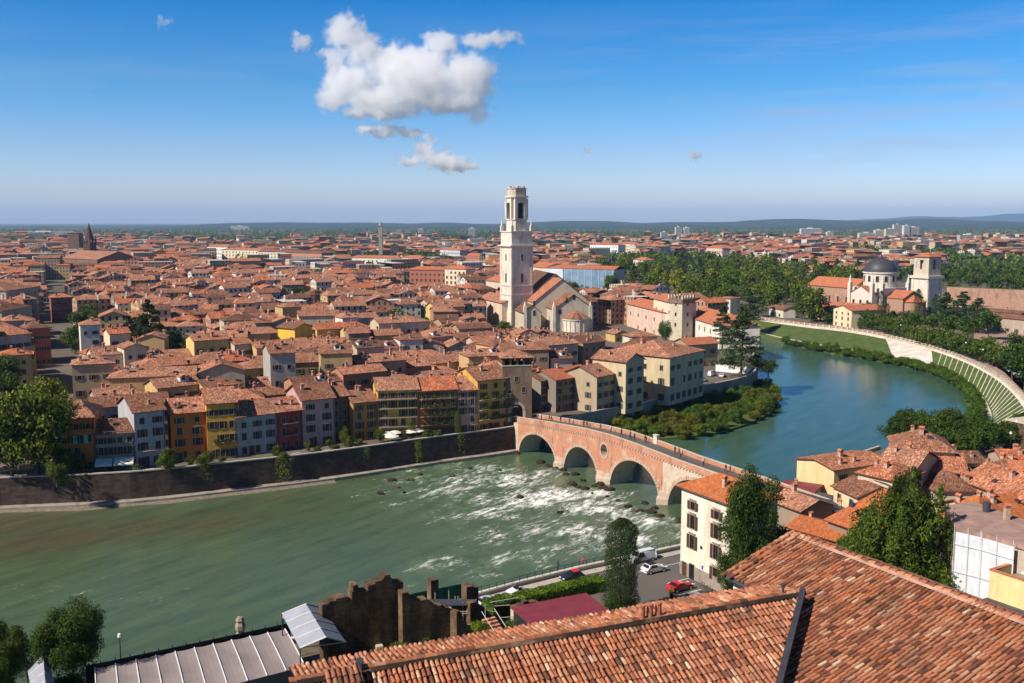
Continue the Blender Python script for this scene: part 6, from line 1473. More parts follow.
# ---------- right bank roofs ----------
YW = (.80, .58, .30)
A, B = P(796, 491), P(833, 504)
block('ochre-yellow gabled house right at the water with three chimneys', A, B, 15, Hz(B.y, 470), col=YW, ridge='y', rise=1.0, win={'r': (3, 2)}, chim=3, name='river_house')
RB = [ # L eave px, R eave px, eave level, depth, roof, rise, wall colour, roofmat, label, ridge, windows
    ((834, 486), (858, 497), 12.5, 9, 'gable', 1.6, (.74, .6, .38), 'roof_tiles', 'small cream house in the angle behind the yellow gabled house', 'x', (2, 2)),
    ((828, 519), (872, 534), 12, 17, 'hip', 5.2, (.30, .2, .14), 'roof_orange', 'house with big dark orange hipped roof left of the drooping tree', 'x', (0, 0)),
    ((789, 527), (838, 541), 9.5, 8, 'gable', 1.2, (.3, .22, .16), 'roof_orange', 'low shed with orange roof in front of the big dark orange hip', 'x', (0, 0)),
    ((858, 472), (893, 480), 15.5, 10, 'hip', 2.0, (.6, .5, .36), 'roof_tiles', 'house with mottled hipped roof and white wall behind the yellow gabled house', 'x', (3, 2)),
    ((880, 462), (915, 468), 16.5, 11, 'gable', 2.2, (.55, .45, .32), 'roof_tiles', 'house with long mottled roof below the pyramid roofed one', 'x', (3, 1)),
    ((897, 449), (955, 452), 17.5, 12, 'hip', 3.0, (.55, .42, .28), 'roof_tiles', 'house with wide pyramid roof standing highest against the river', 'x', (4, 1)),
    ((915, 470), (966, 473), 14.5, 12, 'gable', 2.4, (.4, .32, .22), 'roof_tiles', 'house with brown mottled roof behind the drooping tree top', 'x', (0, 0)),
    ((936, 490), (978, 490), 12.5, 9, 'hip', 2.4, (.7, .6, .46), 'roof_tiles', 'small house with light hipped roof right of the drooping tree', 'x', (3, 1)),
    ((962, 480), (1034, 505), 13.5, 12, 'gable', 3.0, (.42, .3, .2), 'roof_tiles', 'long house with dark mottled roof slanting down to the right edge', 'x', (0, 0)),
    ((934, 515), (980, 528), 11.5, 11, 'hip', 3.6, (.5, .38, .26), 'roof_orange', 'house with plain orange hipped roof behind the scaffolded building', 'x', (0, 0)),
    ((980, 524), (1050, 516), 11.5, 12, 'gable', 2.6, (.6, .45, .3), 'roof_orange', 'house with bright orange roof at the right edge above the flat roof', 'x', (0, 0)),
    ((972, 468), (996, 474), 13.5, 8, 'gable', 1.5, (.74, .7, .62), 'roof_tiles', 'small white gabled house with red-brown roof', 'y', (2, 1)),
    ((995, 470), (1019, 474), 13.5, 9, 'gable', 1.5, (.72, .68, .6), 'roof_red', 'small white house with red roof and dark porch near the right edge', 'x', (2, 1)),
    ((1004, 462), (1040, 463), 14, 9, 'gable', 1.6, (.5, .4, .3), 'roof_tiles', 'house with low tiled roof touching the right edge under the stone tower', 'x', (0, 0)),
    ((958, 462), (984, 462), 12.5, 8, 'gable', 1.4, (.6, .5, .4), 'roof_tiles', 'low white-ended shed roof in front of the dark tree clump', 'x', (0, 0))]
for (l, r, he, d, rf, rise, c, rm, lb, rg, wn2) in RB:
    house_px(lb, l, r, he, d, roof=rf, rise=rise, col=c, rmat=rm, ridge=rg, win={'f': wn2} if wn2[0] else {}, chim=2, name='river_house', group='tiled houses on the near right bank', sky=1 if d > 11 else 0, kind='bare')
st_ = thing('stone_tower', 'rough grey-brown stone tower fragment at the right edge', 'tower', P(1030, 456), .4); mb = MB(); mb.box(-4, -4, -1, 4, 4, 8.5); mb.build('shaft', 'ruin_stone', st_)
mb = MB(); mb.box(-4.2, -4.2, 8.5, 4.2, 4.2, 8.9); mb.build('coping', 'pale_stone', st_)
# promenade wall and flat roofs beside the bridge end
A, B = P(770, 493), P(850, 512)
mb = MB(); q = [P(783, 488), P(800, 494), P(856, 512), P(840, 520), P(770, 500)]; mb.prism([(p.x, p.y) for p in q], 5, 6.03); struct(mb.build('terrace', 'paving'))
wall_run('terrace_wall', 'white edged low wall in front of the yellow gabled house', [P(856, 511), P(832, 505), P(796, 492)], 6, 7.2, .5, 'white_paint', 'white_paint')
block('flat grey shed roof between the bridge end and the orange roofs', P(785, 513), P(842, 528), 8, 9.0, col=(.3, .26, .22), rise=.25, win={}, chim=1, rmat='lead', name='shed', cat='shed')
block('low building with a maroon flat roof beside the bridge end', P(779, 503), P(812, 508), 6, 9.2, col=(.4, .3, .25), rise=.2, win={}, chim=1, rmat='maroon_sheet', name='shed', cat='shed')
block('low brick house filling the corner under the tall evergreen tree', P(770, 520), P(800, 532), 8, 10, col=(.35, .25, .18), rise=1.5, win={}, chim=1, name='shed', cat='shed')
# scaffolded building
A, B = P(957, 528, 20), P(984, 534, 20); u = (B-A).normalized(); t = thing('scaffolded_building', 'flat-roofed building wrapped in white scaffold sheeting at the right edge', 'building', (A.x, A.y, 6), 0)
C2 = P(1060, 556, 20); pg = [(0, 0), ((B-A).x, (B-A).y), ((C2-A).x, (C2-A).y), ((C2-A).x+4, (C2-A).y+14), ((B-A).x+6, (B-A).y+16), (3, 11)]
mb = MB(); mb.prism([(x*.97+.2, y*.97+.3) for x, y in pg], -1, 13.4); o = mb.build('wall', 'plaster', t); o.color = (.5, .42, .34, 1)
mb = MB(); mb.prism(pg, 13.4, 14.0); mb.build('roof_slab', 'pink_paving', t)
for i, (a, b) in enumerate(((pg[0], pg[1]), (pg[1], pg[2]))):
    a_, b_ = Vector((*a, 0)), Vector((*b, 0)); d_ = (b_-a_).normalized(); nv = Vector((d_.y, -d_.x, 0)); e0, e1 = a_+nv*.5, (b_ if i == 0 else lerp(a_, b_, .45))+nv*.5; mb = MB(); K = 14
    for k in range(K):
        p, q = lerp(e0, e1, k/K), lerp(e0, e1, (k+1)/K); f = lambda p_, k_: p_+nv*.03*math.sin(k_*2.1)
        mb.face([f(p, k)+Vector((0, 0, 0)), f(q, k+1), f(q, k+1)+Vector((0, 0, 13.6)), f(p, k)+Vector((0, 0, 13.6))])
    mb.build('sheeting', 'sheeting', t)
    mb = MB()
    for k in range(3): p = lerp(e0, e1, k/2)+nv*.3; mb.tube(p, p+Vector((0, 0, 14.6)), .04, n=4)
    for z in (4, 8, 12): mb.tube(e0+nv*.35+Vector((0, 0, z)), e1+nv*.35+Vector((0, 0, z)), .04, n=4)
    mb.build('scaffold_frame', 'seam', t)
c_ = link('chimney', CHIM, t, (9, 4, 14.9)); c_ = MB(); c_.cyl(0, 0, 0, 1.4, .55); c_.build('vent', 'lead', t, loc=(8, 8, 14))
A, B = P(990, 570, 17), P(1070, 596, 17); u = (B-A).normalized(); w = (B-A).length
t = thing('yellow_building', 'pale yellow building with walled roof terrace at the lower right edge', 'building', (A.x, A.y, 6), math.atan2(u.y, u.x))
mb = MB(); mb.box(0, 0, -1, w, 10, 9.8); mb.box(0, 0, 9.8, w, .35, 11); mb.box(0, .35, 9.8, .35, 10, 11); mb.box(0.35, 9.65, 9.8, w, 10, 11.6); o = mb.build('wall', 'plaster', t); o.color = (.85, .66, .32, 1)
mb = MB(); mb.box(-.1, -.1, 11, w, .45, 11.15); mb.box(-.1, .45, 11, .45, 10.1, 11.15); mb.build('terrace_coping', 'terracotta', t)
mb = MB(); mb.box(-.15, -.9, 6.9, w, -.001, 7.15); mb.build('canopy_ledge', 'lead', t); mb = MB(); mb.box(2, -.35, 4.9, 2.9, -.001, 5.7); mb.build('wall_unit', 'white_paint', t)
mb = MB(); mb.box(.4, .4, 9.81, w-.4, 9.6, 9.85); mb.build('terrace_floor', 'paving', t)
# terrace chairs
for i in range(2):
    p = Vector((A.x, A.y, 15.87))+u*(2.5+i*2.2)+Vector((-u.y, u.x, 0))*4; c_ = thing('terrace_table', 'white garden table on the roof terrace, %s one' % ('left' if i == 0 else 'right'), 'table', p, 0, 'terrace tables'); mb = MB(); mb.cyl(0, 0, .7, .75, .55, n=14); mb.build('table_top', 'white_paint', c_); mb = MB(); mb.tube((0, 0, 0), (0, 0, .7), .05); mb.build('leg', 'iron', c_)
for i, (a, b, h_) in enumerate([(1013, 470, 9), (1008, 468, 6)]):
    lamp(['tall thin lamp mast near the red-roofed white house', 'shorter lamp mast beside the tall one'][i], P(a, b+10), h_+4)

# ---------- the two big barrel-tiled roofs below the viewpoint ----------
def tile_field(name, parent, O, e, dn, u0, u1, v0, v1, keep, pitch=.185, expo=.36, seed=0, r=.068):
    e = e.normalized(); dn = dn.normalized(); nrm = e.cross(dn)
    if nrm.z < 0: nrm = -nrm
    rr_ = random.Random(seed); mb = MB(); SEG = 5
    cu = int((u1-u0)/pitch); cv = int((v1-v0)/expo)
    for i in range(cu):
        uu = u0+(i+.5)*pitch; wob = .02*math.sin(i*1.7)
        for j in range(cv):
            v = v0+j*expo
            if not keep(uu, v+expo*.5): continue
            j_ = rr_.uniform(-.015, .015)+wob*math.sin(v*.6); Lt = expo*1.22; lift = .016; s_ = v+rr_.uniform(-.02, .02)
            vs = []
            sg = nrm*(.07*noise.noise(Vector((uu*.35, v*.3, seed)))+.012*rr_.random()); tw = rr_.gauss(0, .012)
            for (vv, rad, hh) in ((s_, r*.88, 0), (s_+Lt, r*1.08, lift+.02)):
                for k in range(SEG+1): a = PI*k/SEG; vs.append(O+sg+e*(uu+j_+tw*(vv-v)/.3+rad*math.cos(a))+dn*vv+nrm*(hh+rad*.95*math.sin(a)))
            fs = [(k, k+1, SEG+2+k, SEG+1+k) for k in range(SEG)]+[tuple(range(SEG+1, 2*SEG+2))]
            mb.add(vs, fs)
            u2 = uu+pitch/2; c0, c1 = u2-pitch*.33, u2+pitch*.33
            mb.add([O+e*c0+dn*v+nrm*.03, O+e*u2+dn*v+nrm*-.02, O+e*c1+dn*v+nrm*.03, O+e*c0+dn*(v+expo*1.1)+nrm*.045, O+e*u2+dn*(v+expo*1.1)+nrm*-.002, O+e*c1+dn*(v+expo*1.1)+nrm*.045], [(0, 1, 4, 3), (1, 2, 5, 4)], 1)
    return mb.build(name, ['barrel_tile', 'tile_channel'], parent)
def cap_row(name, parent, a, b, r=.12, step=.36, seed=0, mat='barrel_tile'):
    mb = MB(); d = (b-a); L = d.length; d.normalize(); sd_ = Vector((-d.y, d.x, 0)).normalized(); rr_ = random.Random(seed); s_ = 0; zz = Vector((0, 0, 1))
    while s_ < L:
        vs = []; j_ = rr_.uniform(-.015, .015)
        for (t_, rad, hh) in ((s_, r*.85, .0), (s_+step*1.2, r*1.1, .035)):
            for k in range(7): g = PI*k/6; vs.append(a+d*t_+sd_*(rad*math.cos(g)+j_)+zz*(hh+rad*.8*math.sin(g)))
        mb.add(vs, [(k, k+1, 8+k, 7+k) for k in range(6)]+[tuple(range(7, 14))]); s_ += step
    return mb.build(name, mat, parent)
R0, R1 = P(330, 675, 47.9), P(803, 592, 48.3)
eA = (R0-R1); eA.z = 0; eA.normalize(); hA = Vector((-eA.y, eA.x, 0))
if hA.y > 0: hA = -hA
eA3 = (R0-R1).normalized(); tA = .36; dnA = (hA+Vector((0, 0, -tA))).normalized()
nA = eA3.cross(dnA)
def hit(px, py, O, n_): r = ray(px, py); t = (O-Vector((0, 0, CZ))).dot(n_)/r.dot(n_); return Vector((0, 0, CZ))+r*t
q = hit(780, 683, R1, nA)-R1; uq, vq = q.dot(eA3), q.dot(dnA)
bA = thing('tiled_building', 'nearest building with long terracotta barrel-tiled roof across the bottom', 'house', (R1.x, R1.y, 10), 0)
base_ = Vector((R1.x, R1.y, 10))
OA = R1-base_
tile_field('roof_tiles', bA, OA, eA3, dnA, -9 if uq < 0 else 0, 20, .12, 9.5, lambda u_, v_: u_ > v_*uq/vq+.14, seed=1)
dnB2 = (-hA+Vector((0, 0, -.20))).normalized()
tile_field('far_roof_tiles', bA, OA, eA3, dnB2, 0.0, 20, .1, 1.9, lambda u_, v_: True, seed=2)
mb = MB(); e_ = .06; nz3 = Vector((0, 0, -e_)); k9 = 9.6*uq/vq
mb.face([OA+nz3, OA+eA3*20+nz3, OA+eA3*20+dnA*9.6+nz3, OA+eA3*k9+dnA*9.6+nz3]); mb.face([OA+nz3, OA+dnB2*2+nz3, OA+eA3*20+dnB2*2+nz3, OA+eA3*20+nz3]); mb.build('roof_deck', 'terracotta', bA)
cap_row('ridge_tiles', bA, OA+Vector((0, 0, .02)), OA+eA3*20+Vector((0, 0, .02)), .13)
mb = MB(); mb.face([OA+dnA*.32+Vector((0, 0, .10)), OA+eA3*20+dnA*.32+Vector((0, 0, .10)), OA+eA3*20+dnA*.15+Vector((0, 0, .14)), OA+dnA*.15+Vector((0, 0, .14))]); mb.build('mortar_line', 'ruin_stone', bA)
mb = MB(); a, b = OA, OA+eA3*uq+dnA*vq; b = a+(b-a)*1.3; dd = (b-a).normalized(); sdv2 = dd.cross(nA).normalized()*.11; up3 = Vector((0, 0, .18))
mb.add([a-sdv2, a+sdv2, b+sdv2, b-sdv2, a-sdv2+up3, a+sdv2+up3, b+sdv2+up3, b-sdv2+up3], [(3, 2, 1, 0), (4, 5, 6, 7), (0, 1, 5, 4), (1, 2, 6, 5), (2, 3, 7, 6), (3, 0, 4, 7)]); mb.build('metal_flashing', 'lead', bA)
mb = MB(); c3 = [OA+dnB2*1.8, OA+eA3*19.8+dnB2*1.8, OA+eA3*19.8+dnA*9.3, OA+eA3*(9.3*uq/vq+.1)+dnA*9.3, OA]
for i in range(5): a, b = c3[i]-Vector((0, 0, .12)), c3[(i+1) % 5]-Vector((0, 0, .12)); a0, b0 = Vector((a.x, a.y, -2)), Vector((b.x, b.y, -2)); mb.face([a0, b0, b, a], 0, [(0, 0), ((b-a).length, 0), ((b-a).length, 36), (0, 36)])
o = mb.build('wall', 'plaster', bA); o.color = (.6, .5, .4, 1)
for px, py in ((642, 611), (650, 610), (658.5, 609)):
    s_, z = on_line(px, py-8, Vector((R1.x, R1.y, 0)), Vector((R0.x, R0.y, 0))); mb = MB(); pp = OA+eA3*s_+Vector((0, 0, .0)); mb.cyl(0, 0, 0, .55, .13, .12, 10); mb.cyl(0, 0, .55, .61, .15, .15, 10); mb.build('vent_pot', 'terracotta', bA, loc=pp)
pp = OA+eA3*.95; mb = MB(); mb.cyl(0, 0, 0, .4, .05); mb.cyl(0, 0, .4, .48, .09); mb.build('vent_pipe', 'lead', bA, loc=pp)
mb = MB(); pp = OA+eA3*17.9; mb.box(-.1, -.2, -.1, .12, .25, .32); mb.build('ridge_bracket', 'lead', bA, loc=pp)
# squat chimney with its own little tiled roof
cq = P(343, 683, 47.9); ch = thing('tiled_chimney', 'squat chimney capped with a row of barrel tiles at the bottom edge', 'chimney', (cq.x, cq.y, 46.5), math.atan2(eA.y, eA.x)+PI)
mb = MB(); mb.box(-.42, -.32, -1, .42, .32, 1.45); mb.build('stack', 'chimney_plaster', ch)
tile_field('cap_tiles', ch, Vector((-.55, .42, 1.75)), Vector((1, 0, 0)), Vector((0, -1, -.35)), 0, 1.12, 0, .8, lambda u_, v_: True, pitch=.185, r=.075, expo=.38, seed=8)
mb = MB(); mb.box(-.5, -.4, 1.45, .5, .4, 1.52); mb.build('cap_slab', 'terracotta', ch)

B0, B1 = P(793, 533, 48.9), P(1024, 629, 48.6)
eB = (B1-B0); eB.z = 0; eB.normalize(); hB = Vector((eB.y, -eB.x, 0))
if hB.x > 0: hB = -hB
dnB = (hB+Vector((0, 0, -.33))).normalized(); dnC = (-hB+Vector((0, 0, -.38))).normalized()
bB = thing('tiled_building', 'nearest building with big pitched barrel-tiled roof filling the lower right corner', 'house', (B0.x, B0.y, 10), 0); OB = B0-Vector((B0.x, B0.y, 10))
edge_a = R1.xy; edge_b = (R1+eA3*uq+dnA*vq).xy; ed = (edge_b-edge_a).normalized(); en = Vector((-ed.y, ed.x))
if en.x < 0: en = -en
def keepB(u_, v_):
    p = (B0+eB*u_+dnB*v_)
    if v_ < 4.0: return True
    if u_ < 1.9: return False
    return (p.xy-edge_a).dot(en) > -.5
tile_field('roof_tiles', bB, OB, eB, dnB, 0, 19, .1, 12, keepB, seed=3)
tile_field('far_roof_tiles', bB, OB, eB, dnC, 0, 19, .1, 1.8, lambda u_, v_: True, seed=4)
mb = MB(); z_ = Vector((0, 0, -.07)); mb.face([OB+z_, OB+eB*19+z_, OB+eB*19+dnB*12.2+z_, OB+eB*1.9+dnB*12.2+z_, OB+eB*1.9+dnB*4.1+z_, OB+dnB*4.1+z_]); mb.face([OB+z_, OB+dnC*6+z_, OB+eB*19+dnC*6+z_, OB+eB*19+z_]); mb.build('roof_deck', 'terracotta', bB)
cap_row('ridge_tiles', bB, OB, OB+eB*19, .12, seed=4)
simple('pink_mortar', (.50, .30, .22), .95, .25, 2)
mb = MB()
for dv in (dnB, dnC): q0 = OB+dv*.1+Vector((0, 0, .07)); q1 = OB+dv*.34+Vector((0, 0, .10)); mb.face([q1, q1+eB*19, q0+eB*19, q0])
mb.build('mortar_line', 'pink_mortar', bB)
cap_row('verge_tiles', bB, OB+eB*.02+Vector((0, 0, .08)), OB+dnB*4.2+eB*.02+Vector((0, 0, .08)), .1, seed=5); cap_row('verge_tiles', bB, OB+eB*.42+Vector((0, 0, .10)), OB+dnB*4.1+eB*.42+Vector((0, 0, .1)), .1, seed=6)
mb = MB(); c3 = [OB+eB*.15, OB+eB*.15+dnB*3.8, OB+eB*2.1+dnB*3.8, OB+eB*2.1+dnB*11.9, OB+eB*18.8+dnB*11.9, OB+eB*18.8+dnC*5.8, OB+eB*.15+dnC*5.8]
for i in range(7):
    a, b = c3[i]-Vector((0, 0, .14)), c3[(i+1) % 7]-Vector((0, 0, .14)); a0, b0 = Vector((a.x, a.y, -2)), Vector((b.x, b.y, -2)); mb.face([a0, b0, b, a], 0, [(0, 0), ((b-a).length, 0), ((b-a).length, 36), (0, 36)])
o = mb.build('wall', 'plaster', bB); o.color = (.8, .76, .7, 1)
mb = MB(); a = OB+dnB*4.15+Vector((0, 0, -.1)); mb.tube(a, a+eB*1.9, .09); mb.build('gutter', 'lead', bB)
# hillside under the viewpoint
mb = MB(); N = 30
def hz2(x, y): t = max(0, min(1, (100-y)/60)); return 6.02+34*t*t*(3-2*t)*(1 if x > -60 else max(0, 1-(-60-x)/60))+.5*noise.noise(Vector((x*.05, y*.05, 0)))*t
vs = [(-120+i*10, -60+j*175/N, hz2(-120+i*10, -60+j*175/N)-.02) for j in range(N+1) for i in range(31)]
mb.add(vs, [(j*31+i, j*31+i+1, (j+1)*31+i+1, (j+1)*31+i) for j in range(N) for i in range(30)]); struct(mb.build('hillside', 'lawn', smooth=True))
# ---------- generated city ----------
def inpoly(x, y, poly):
    c = False; n = len(poly); j = n-1
    for i in range(n):
        xi, yi = poly[i][0], poly[i][1]; xj, yj = poly[j][0], poly[j][1]
        if (yi > y) != (yj > y) and x < (xj-xi)*(y-yi)/(yj-yi)+xi: c = not c
        j = i
    return c
riverpoly = [tuple(p.xy) for p in WQ+W2s+BACK+OT+RIGHT]
OCC = []     # footprints already built
for o in list(COL.objects):
    if o.parent is None and o.type == 'EMPTY' and o.get('category') in ('house', 'building', 'church', 'bell tower', 'tower'):
        ws = [c for c in o.children if c.type == 'MESH' and ('wall' in c.name or 'shaft' in c.name)]
        for c in ws:
            M = o.matrix_basis @ c.matrix_basis; bb = [M @ Vector(b) for b in c.bound_box]
            pts = [bb[i] for i in (0, 3, 7, 4)]; OCC.append([(p.x, p.y) for p in pts])
def poly_px(*pts): return [tuple(P(*p).xy) for p in pts]
FREE = [poly_px((0, 400), (0, 480), (58, 474), (60, 440), (88, 405), (60, 395)),          # left trees
        poly_px((36, 395), (80, 395), (60, 280), (52, 280)),                                # long street
        poly_px((130, 372), (132, 350), (205, 350), (215, 372)), poly_px((68, 345), (70, 333), (112, 333), (118, 345)),
        poly_px((253, 366), (255, 358), (278, 358), (280, 366)), poly_px((380, 352), (382, 338), (420, 338), (425, 352)),
        poly_px((290, 318), (292, 308), (312, 308), (314, 318)), poly_px((600, 420), (600, 345), (700, 345), (770, 370), (770, 400)), poly_px((712, 352), (712, 340), (760, 335), (760, 400))]
FRONTM = [Vector((p.x, p.y)) for p in [P(px, by(px)) for px in (40, 60, 136, 172, 240, 300, 336, 378, 418, 478, 514)]]
def blocked(cx, cy, r):
    for q in OCC+FREE:
        if inpoly(cx, cy, q): return True
        for i in range(len(q)):
            a, b = Vector(q[i]), Vector(q[(i+1) % len(q)])
            if dist_seg(Vector((cx, cy)), a, b) < r: return True
    return False
def inriver(cx, cy, m=0):
    if inpoly(cx, cy, riverpoly): return True
    return False
PAL = [('cream', (.66, .56, .38)), ('ochre', (.58, .40, .18)), ('pale pink', (.60, .42, .35)), ('white', (.72, .68, .60)), ('grey', (.42, .40, .37)), ('yellow', (.70, .50, .18)), ('terracotta', (.50, .24, .14)), ('beige', (.56, .46, .34)), ('tan', (.44, .32, .21)), ('brown', (.30, .21, .15))]
rc = random.Random(11)
rows = []
ua = Vector((math.cos(R(26)), math.sin(R(26)))); na = Vector((-ua.y, ua.x))
org = Vector((-3.3, 262))
placed = []
row = 0; off = 24.0
def hlim(c, dep, h):
    px = 512+F*c.x/(c.y*math.cos(PH)+50*math.sin(PH))
    if 474 < px < 604 and c.y < 545: return min(h, Hz(c.y+dep/2, 328 if px < 545 else 333)-6-2.4)
    if 604 <= px < 645 and c.y < 520: return min(h, Hz(c.y+dep/2, 327)-6-2.4)
    if 645 <= px < 750 and c.y < 500: return min(h, Hz(c.y+dep/2, 342)-6-2.4)
    for (a, b, Yb, py) in LOWF:
        if a < px < b and Yb*.72 < c.y < Yb: h = min(h, max(3.5, Hz(c.y, py)-6-2))
    return h
LOWF = [(58, 104, P(91, 268).y, 263)]+[(q[0]-2, q[1]+2, P(q[0], q[2]).y, q[2]-2) for q in BIG if q[2] < 300]+[(544, 616, P(560, 296).y, 289)]
while off < 215 and len(placed) < 262:
    dep = rc.uniform(8.5, 12.5); hb_ = rc.uniform(10, 13)+off*.012
    s_ = -260.0
    while s_ < 140:
        w = rc.choice((rc.uniform(6.5, 14), rc.uniform(6.5, 14), rc.uniform(6.5, 14), rc.uniform(14, 24))); bend = .0006*(s_+60)**2*0
        c = org+ua*(s_+w/2)+na*(off+2.5*math.sin(s_*.05+row)); s_ += w+rc.choice((.15, .15, .15, .3, 1.5))
        if abs(c.x) > .535*c.y+6: continue
        if inriver(c.x, c.y) or blocked(c.x, c.y, max(w, dep)*.42): continue
        # keep off the river rim
        if min((dist_seg(c, Vector(riverpoly[i]), Vector(riverpoly[i+1])) for i in range(len(riverpoly)-1))) < 8: continue
        if hlim(c, dep, 12) < 3.6: continue
        placed.append((row, c, w, dep, hlim(c, dep, hb_+rc.uniform(-3.2, 4.0)+(rc.random() < .12)*rc.uniform(2, 5))))
    row += 1; off += dep*1.02+(rc.uniform(1.5, 4) if row % 2 == 0 else .3)
placed = placed[:262]
byrow = {}
for p in placed: byrow.setdefault(p[0], []).append(p)
for r_i, ps in byrow.items():
    ps.sort(key=lambda q: q[1].x/q[1].y)
    for k, (rw, c, w, dep, h) in enumerate(ps):
        if rc.random() < .08 and c.y > 290:
            tree('full', (c.x, c.y, 6), h+rc.uniform(-2, 2), w*1.0, 'leafy courtyard tree among the roofs, %s from left in %s row behind the riverfront' % (ordn(k+1), ordn(r_i+1)), 'tree', 'broadleaf_tree', 'courtyard trees of the old town', 'mid', (.6, .75, .5)); continue
        nm, colr = rc.choice(PAL); jit = rc.uniform(.85, 1.08); colr = tuple(x*jit for x in colr)
        ang = R(26)+rc.choice((0, 0, 0, PI/2*0))+rc.gauss(0, .09)+(.16 if r_i % 3 == 1 else -.06)
        rf = rc.choice(('gable', 'gable', 'gable', 'hip', 'hip0', 'hip1')); rg = 'y' if (rf == 'gable' and rc.random() < .45 and w < dep*1.4) else 'x'
        near = c.y < 330
        nw = max(2, int(w/3.4)); fl = max(2, int(h/3.3))
        lb = '%s house, %s roof, %s from left in %s row behind the riverfront' % (nm, {'gable': 'gabled', 'hip': 'hipped', 'hip0': 'half-hipped', 'hip1': 'half-hipped'}[rf], ordn(k+1), ordn(r_i+1))
        win = {'f': (nw, min(fl, 4))} if c.y < 400 else {'f': (min(nw, 3), 2)}
        if c.y < 330: win['r' if c.x < 0 else 'l'] = (2, 3)
        house(lb, (c.x, c.y, 6), ang, w, dep, h, colr, roof=rf, ridge=rg, rise=(dep if rg == 'x' else w)/2*rc.uniform(.30, .42), win=win, chim=rc.choice((1, 2, 2, 3, 3)), sky=rc.choice((0, 0, 1)), dorm=rc.choice((0, 0, 0, 1)) if c.y < 380 else 0, group='tiled houses of the old town', kind=rc.choice(('brown', 'green', 'bare', 'grey')), name='town_house', o=.4)
print('placed', len(placed), 'rows', row, 'off', off)
# houses on either side of the long street on the left
for i, (a, b, y0_, h_, d, lb, c) in enumerate([
    ((2, 392), (34, 388), 0, 19, 30, 'tall grey-beige corner palazzo at the left edge facing the long street', (.46, .42, .36)),
    ((4, 352), (34, 344), 0, 18, 26, 'long beige palazzo on the left side of the straight street', (.48, .40, .30)),
    ((8, 322), (40, 316), 0, 18, 30, 'brown-grey palazzo farther along the left side of the straight street', (.42, .35, .28))]):
    block(lb, P(*a), P(*b), d, 6+h_, col=c, roof='hip', win={'f': (4, 4), 'r': (7, 4)}, chim=3, rise=4)
for i, (A, B, hh2, d, lb, c, kw) in enumerate([
    (P(30, 366), P(52, 364), 15, 12, 'dark red house between the straight street and the courtyard pines', (.36, .09, .07), dict(roof='hip')),
    (P(52, 322), P(74, 321), 14, 11, 'dark red cube-like house with hipped roof beyond the courtyard pines', (.33, .10, .08), dict(roof='hip')),
    (P(296, 377), P(313, 374), 18, 9, 'vivid yellow narrow tower-like house in the middle of the roofs', (.78, .50, .06), dict(ridge='y')),
    (P(281, 392), P(330, 388), 14, 12, 'bright yellow house with a sunlit gable end behind the mauve house', (.78, .55, .08), dict())]):
    for ch_ in [o for o in list(COL.objects) if o.parent is None and o.name.startswith('town_house') and (o.location.xy-((A+B)/2).xy-Vector((0, d/2))).length < 8]:
        for g in list(ch_.children_recursive)+[ch_]: bpy.data.objects.remove(g)
    block(lb, A, B, d, 6+hh2, col=c, win={'f': (4, 3)}, chim=2, **kw)

# ---------- the rest of the city: one mass ----------
cm = MB(); WALL, RO, FLAT, REDR = 0, 1, 2, 3
def mass_house(x, y, ang, w, d, h, kind, mb):
    M = Matrix.Translation((x, y, 6)) @ Matrix.Rotation(ang, 4, 'Z')
    def T(l): return [M @ Vector(v) for v in l]
    X, Y = w/2, d/2
    if kind == 'flat':
        vs = T([(-X, -Y, -1), (X, -Y, -1), (X, Y, -1), (-X, Y, -1), (-X, -Y, h), (X, -Y, h), (X, Y, h), (-X, Y, h)])
        mb.add(vs, [(0, 1, 5, 4), (1, 2, 6, 5), (3, 0, 4, 7)], WALL, [[(0, -1), (w, -1), (w, h), (0, h)], [(0, -1), (d, -1), (d, h), (0, h)], [(0, -1), (d, -1), (d, h), (0, h)]]); mb.add(vs[4:], [(0, 1, 2, 3)], FLAT, [[(0, 0)]*4]); return
    r = d/2*.38; o = .5; hp = rc.choice((0, 0, 1))*min(Y, X*.6)
    vs = T([(-X, -Y, -1), (X, -Y, -1), (X, Y, -1), (-X, Y, -1), (-X, -Y, h), (X, -Y, h), (X, Y, h), (-X, Y, h), (X, 0, h+(r if not hp else 0)), (-X, 0, h+(r if not hp else 0))])
    mb.add(vs, [(0, 1, 5, 4), (1, 2, 6, 8, 5), (3, 0, 4, 9, 7)], WALL, [[(0, -1), (w, -1), (w, h), (0, h)], [(0, -1), (d, -1), (d, h), (Y, h+r), (0, h)], [(0, -1), (d, -1), (d, h), (Y, h+r), (0, h)]])
    ze = h-o*.38+.25; zr = h+r+.25; q = X+o-hp
    if hp: q = X-hp
    vs = T([(-X-o, -Y-o, ze), (X+o, -Y-o, ze), (X+o, Y+o, ze), (-X-o, Y+o, ze), (-q, 0, zr), (q, 0, zr)])
    fs = [(0, 1, 5, 4), (2, 3, 4, 5)]+([(3, 0, 4), (1, 2, 5)] if hp else [])
    mb.add(vs, fs, kind, [[(0, 0), (w, 0), (w, Y), (0, Y)], [(w, 0), (0, 0), (0, Y), (w, Y)], [(0, 0), (d, 0), (Y, Y)], [(0, 0), (d, 0), (Y, Y)]][:len(fs)])
PARKS = [poly_px((590, 302), (600, 262), (640, 262), (700, 258), (760, 264), (868, 290), (868, 335), (800, 330), (740, 322)), poly_px((780, 335), (868, 330), (1100, 420), (1100, 290), (960, 284), (940, 272), (900, 278), (860, 285)),
         poly_px((940, 285), (945, 262), (1100, 262), (1100, 300)), poly_px((170, 242), (290, 242), (290, 236), (170, 236)), poly_px((0, 246), (60, 246), (60, 240), (0, 240))]
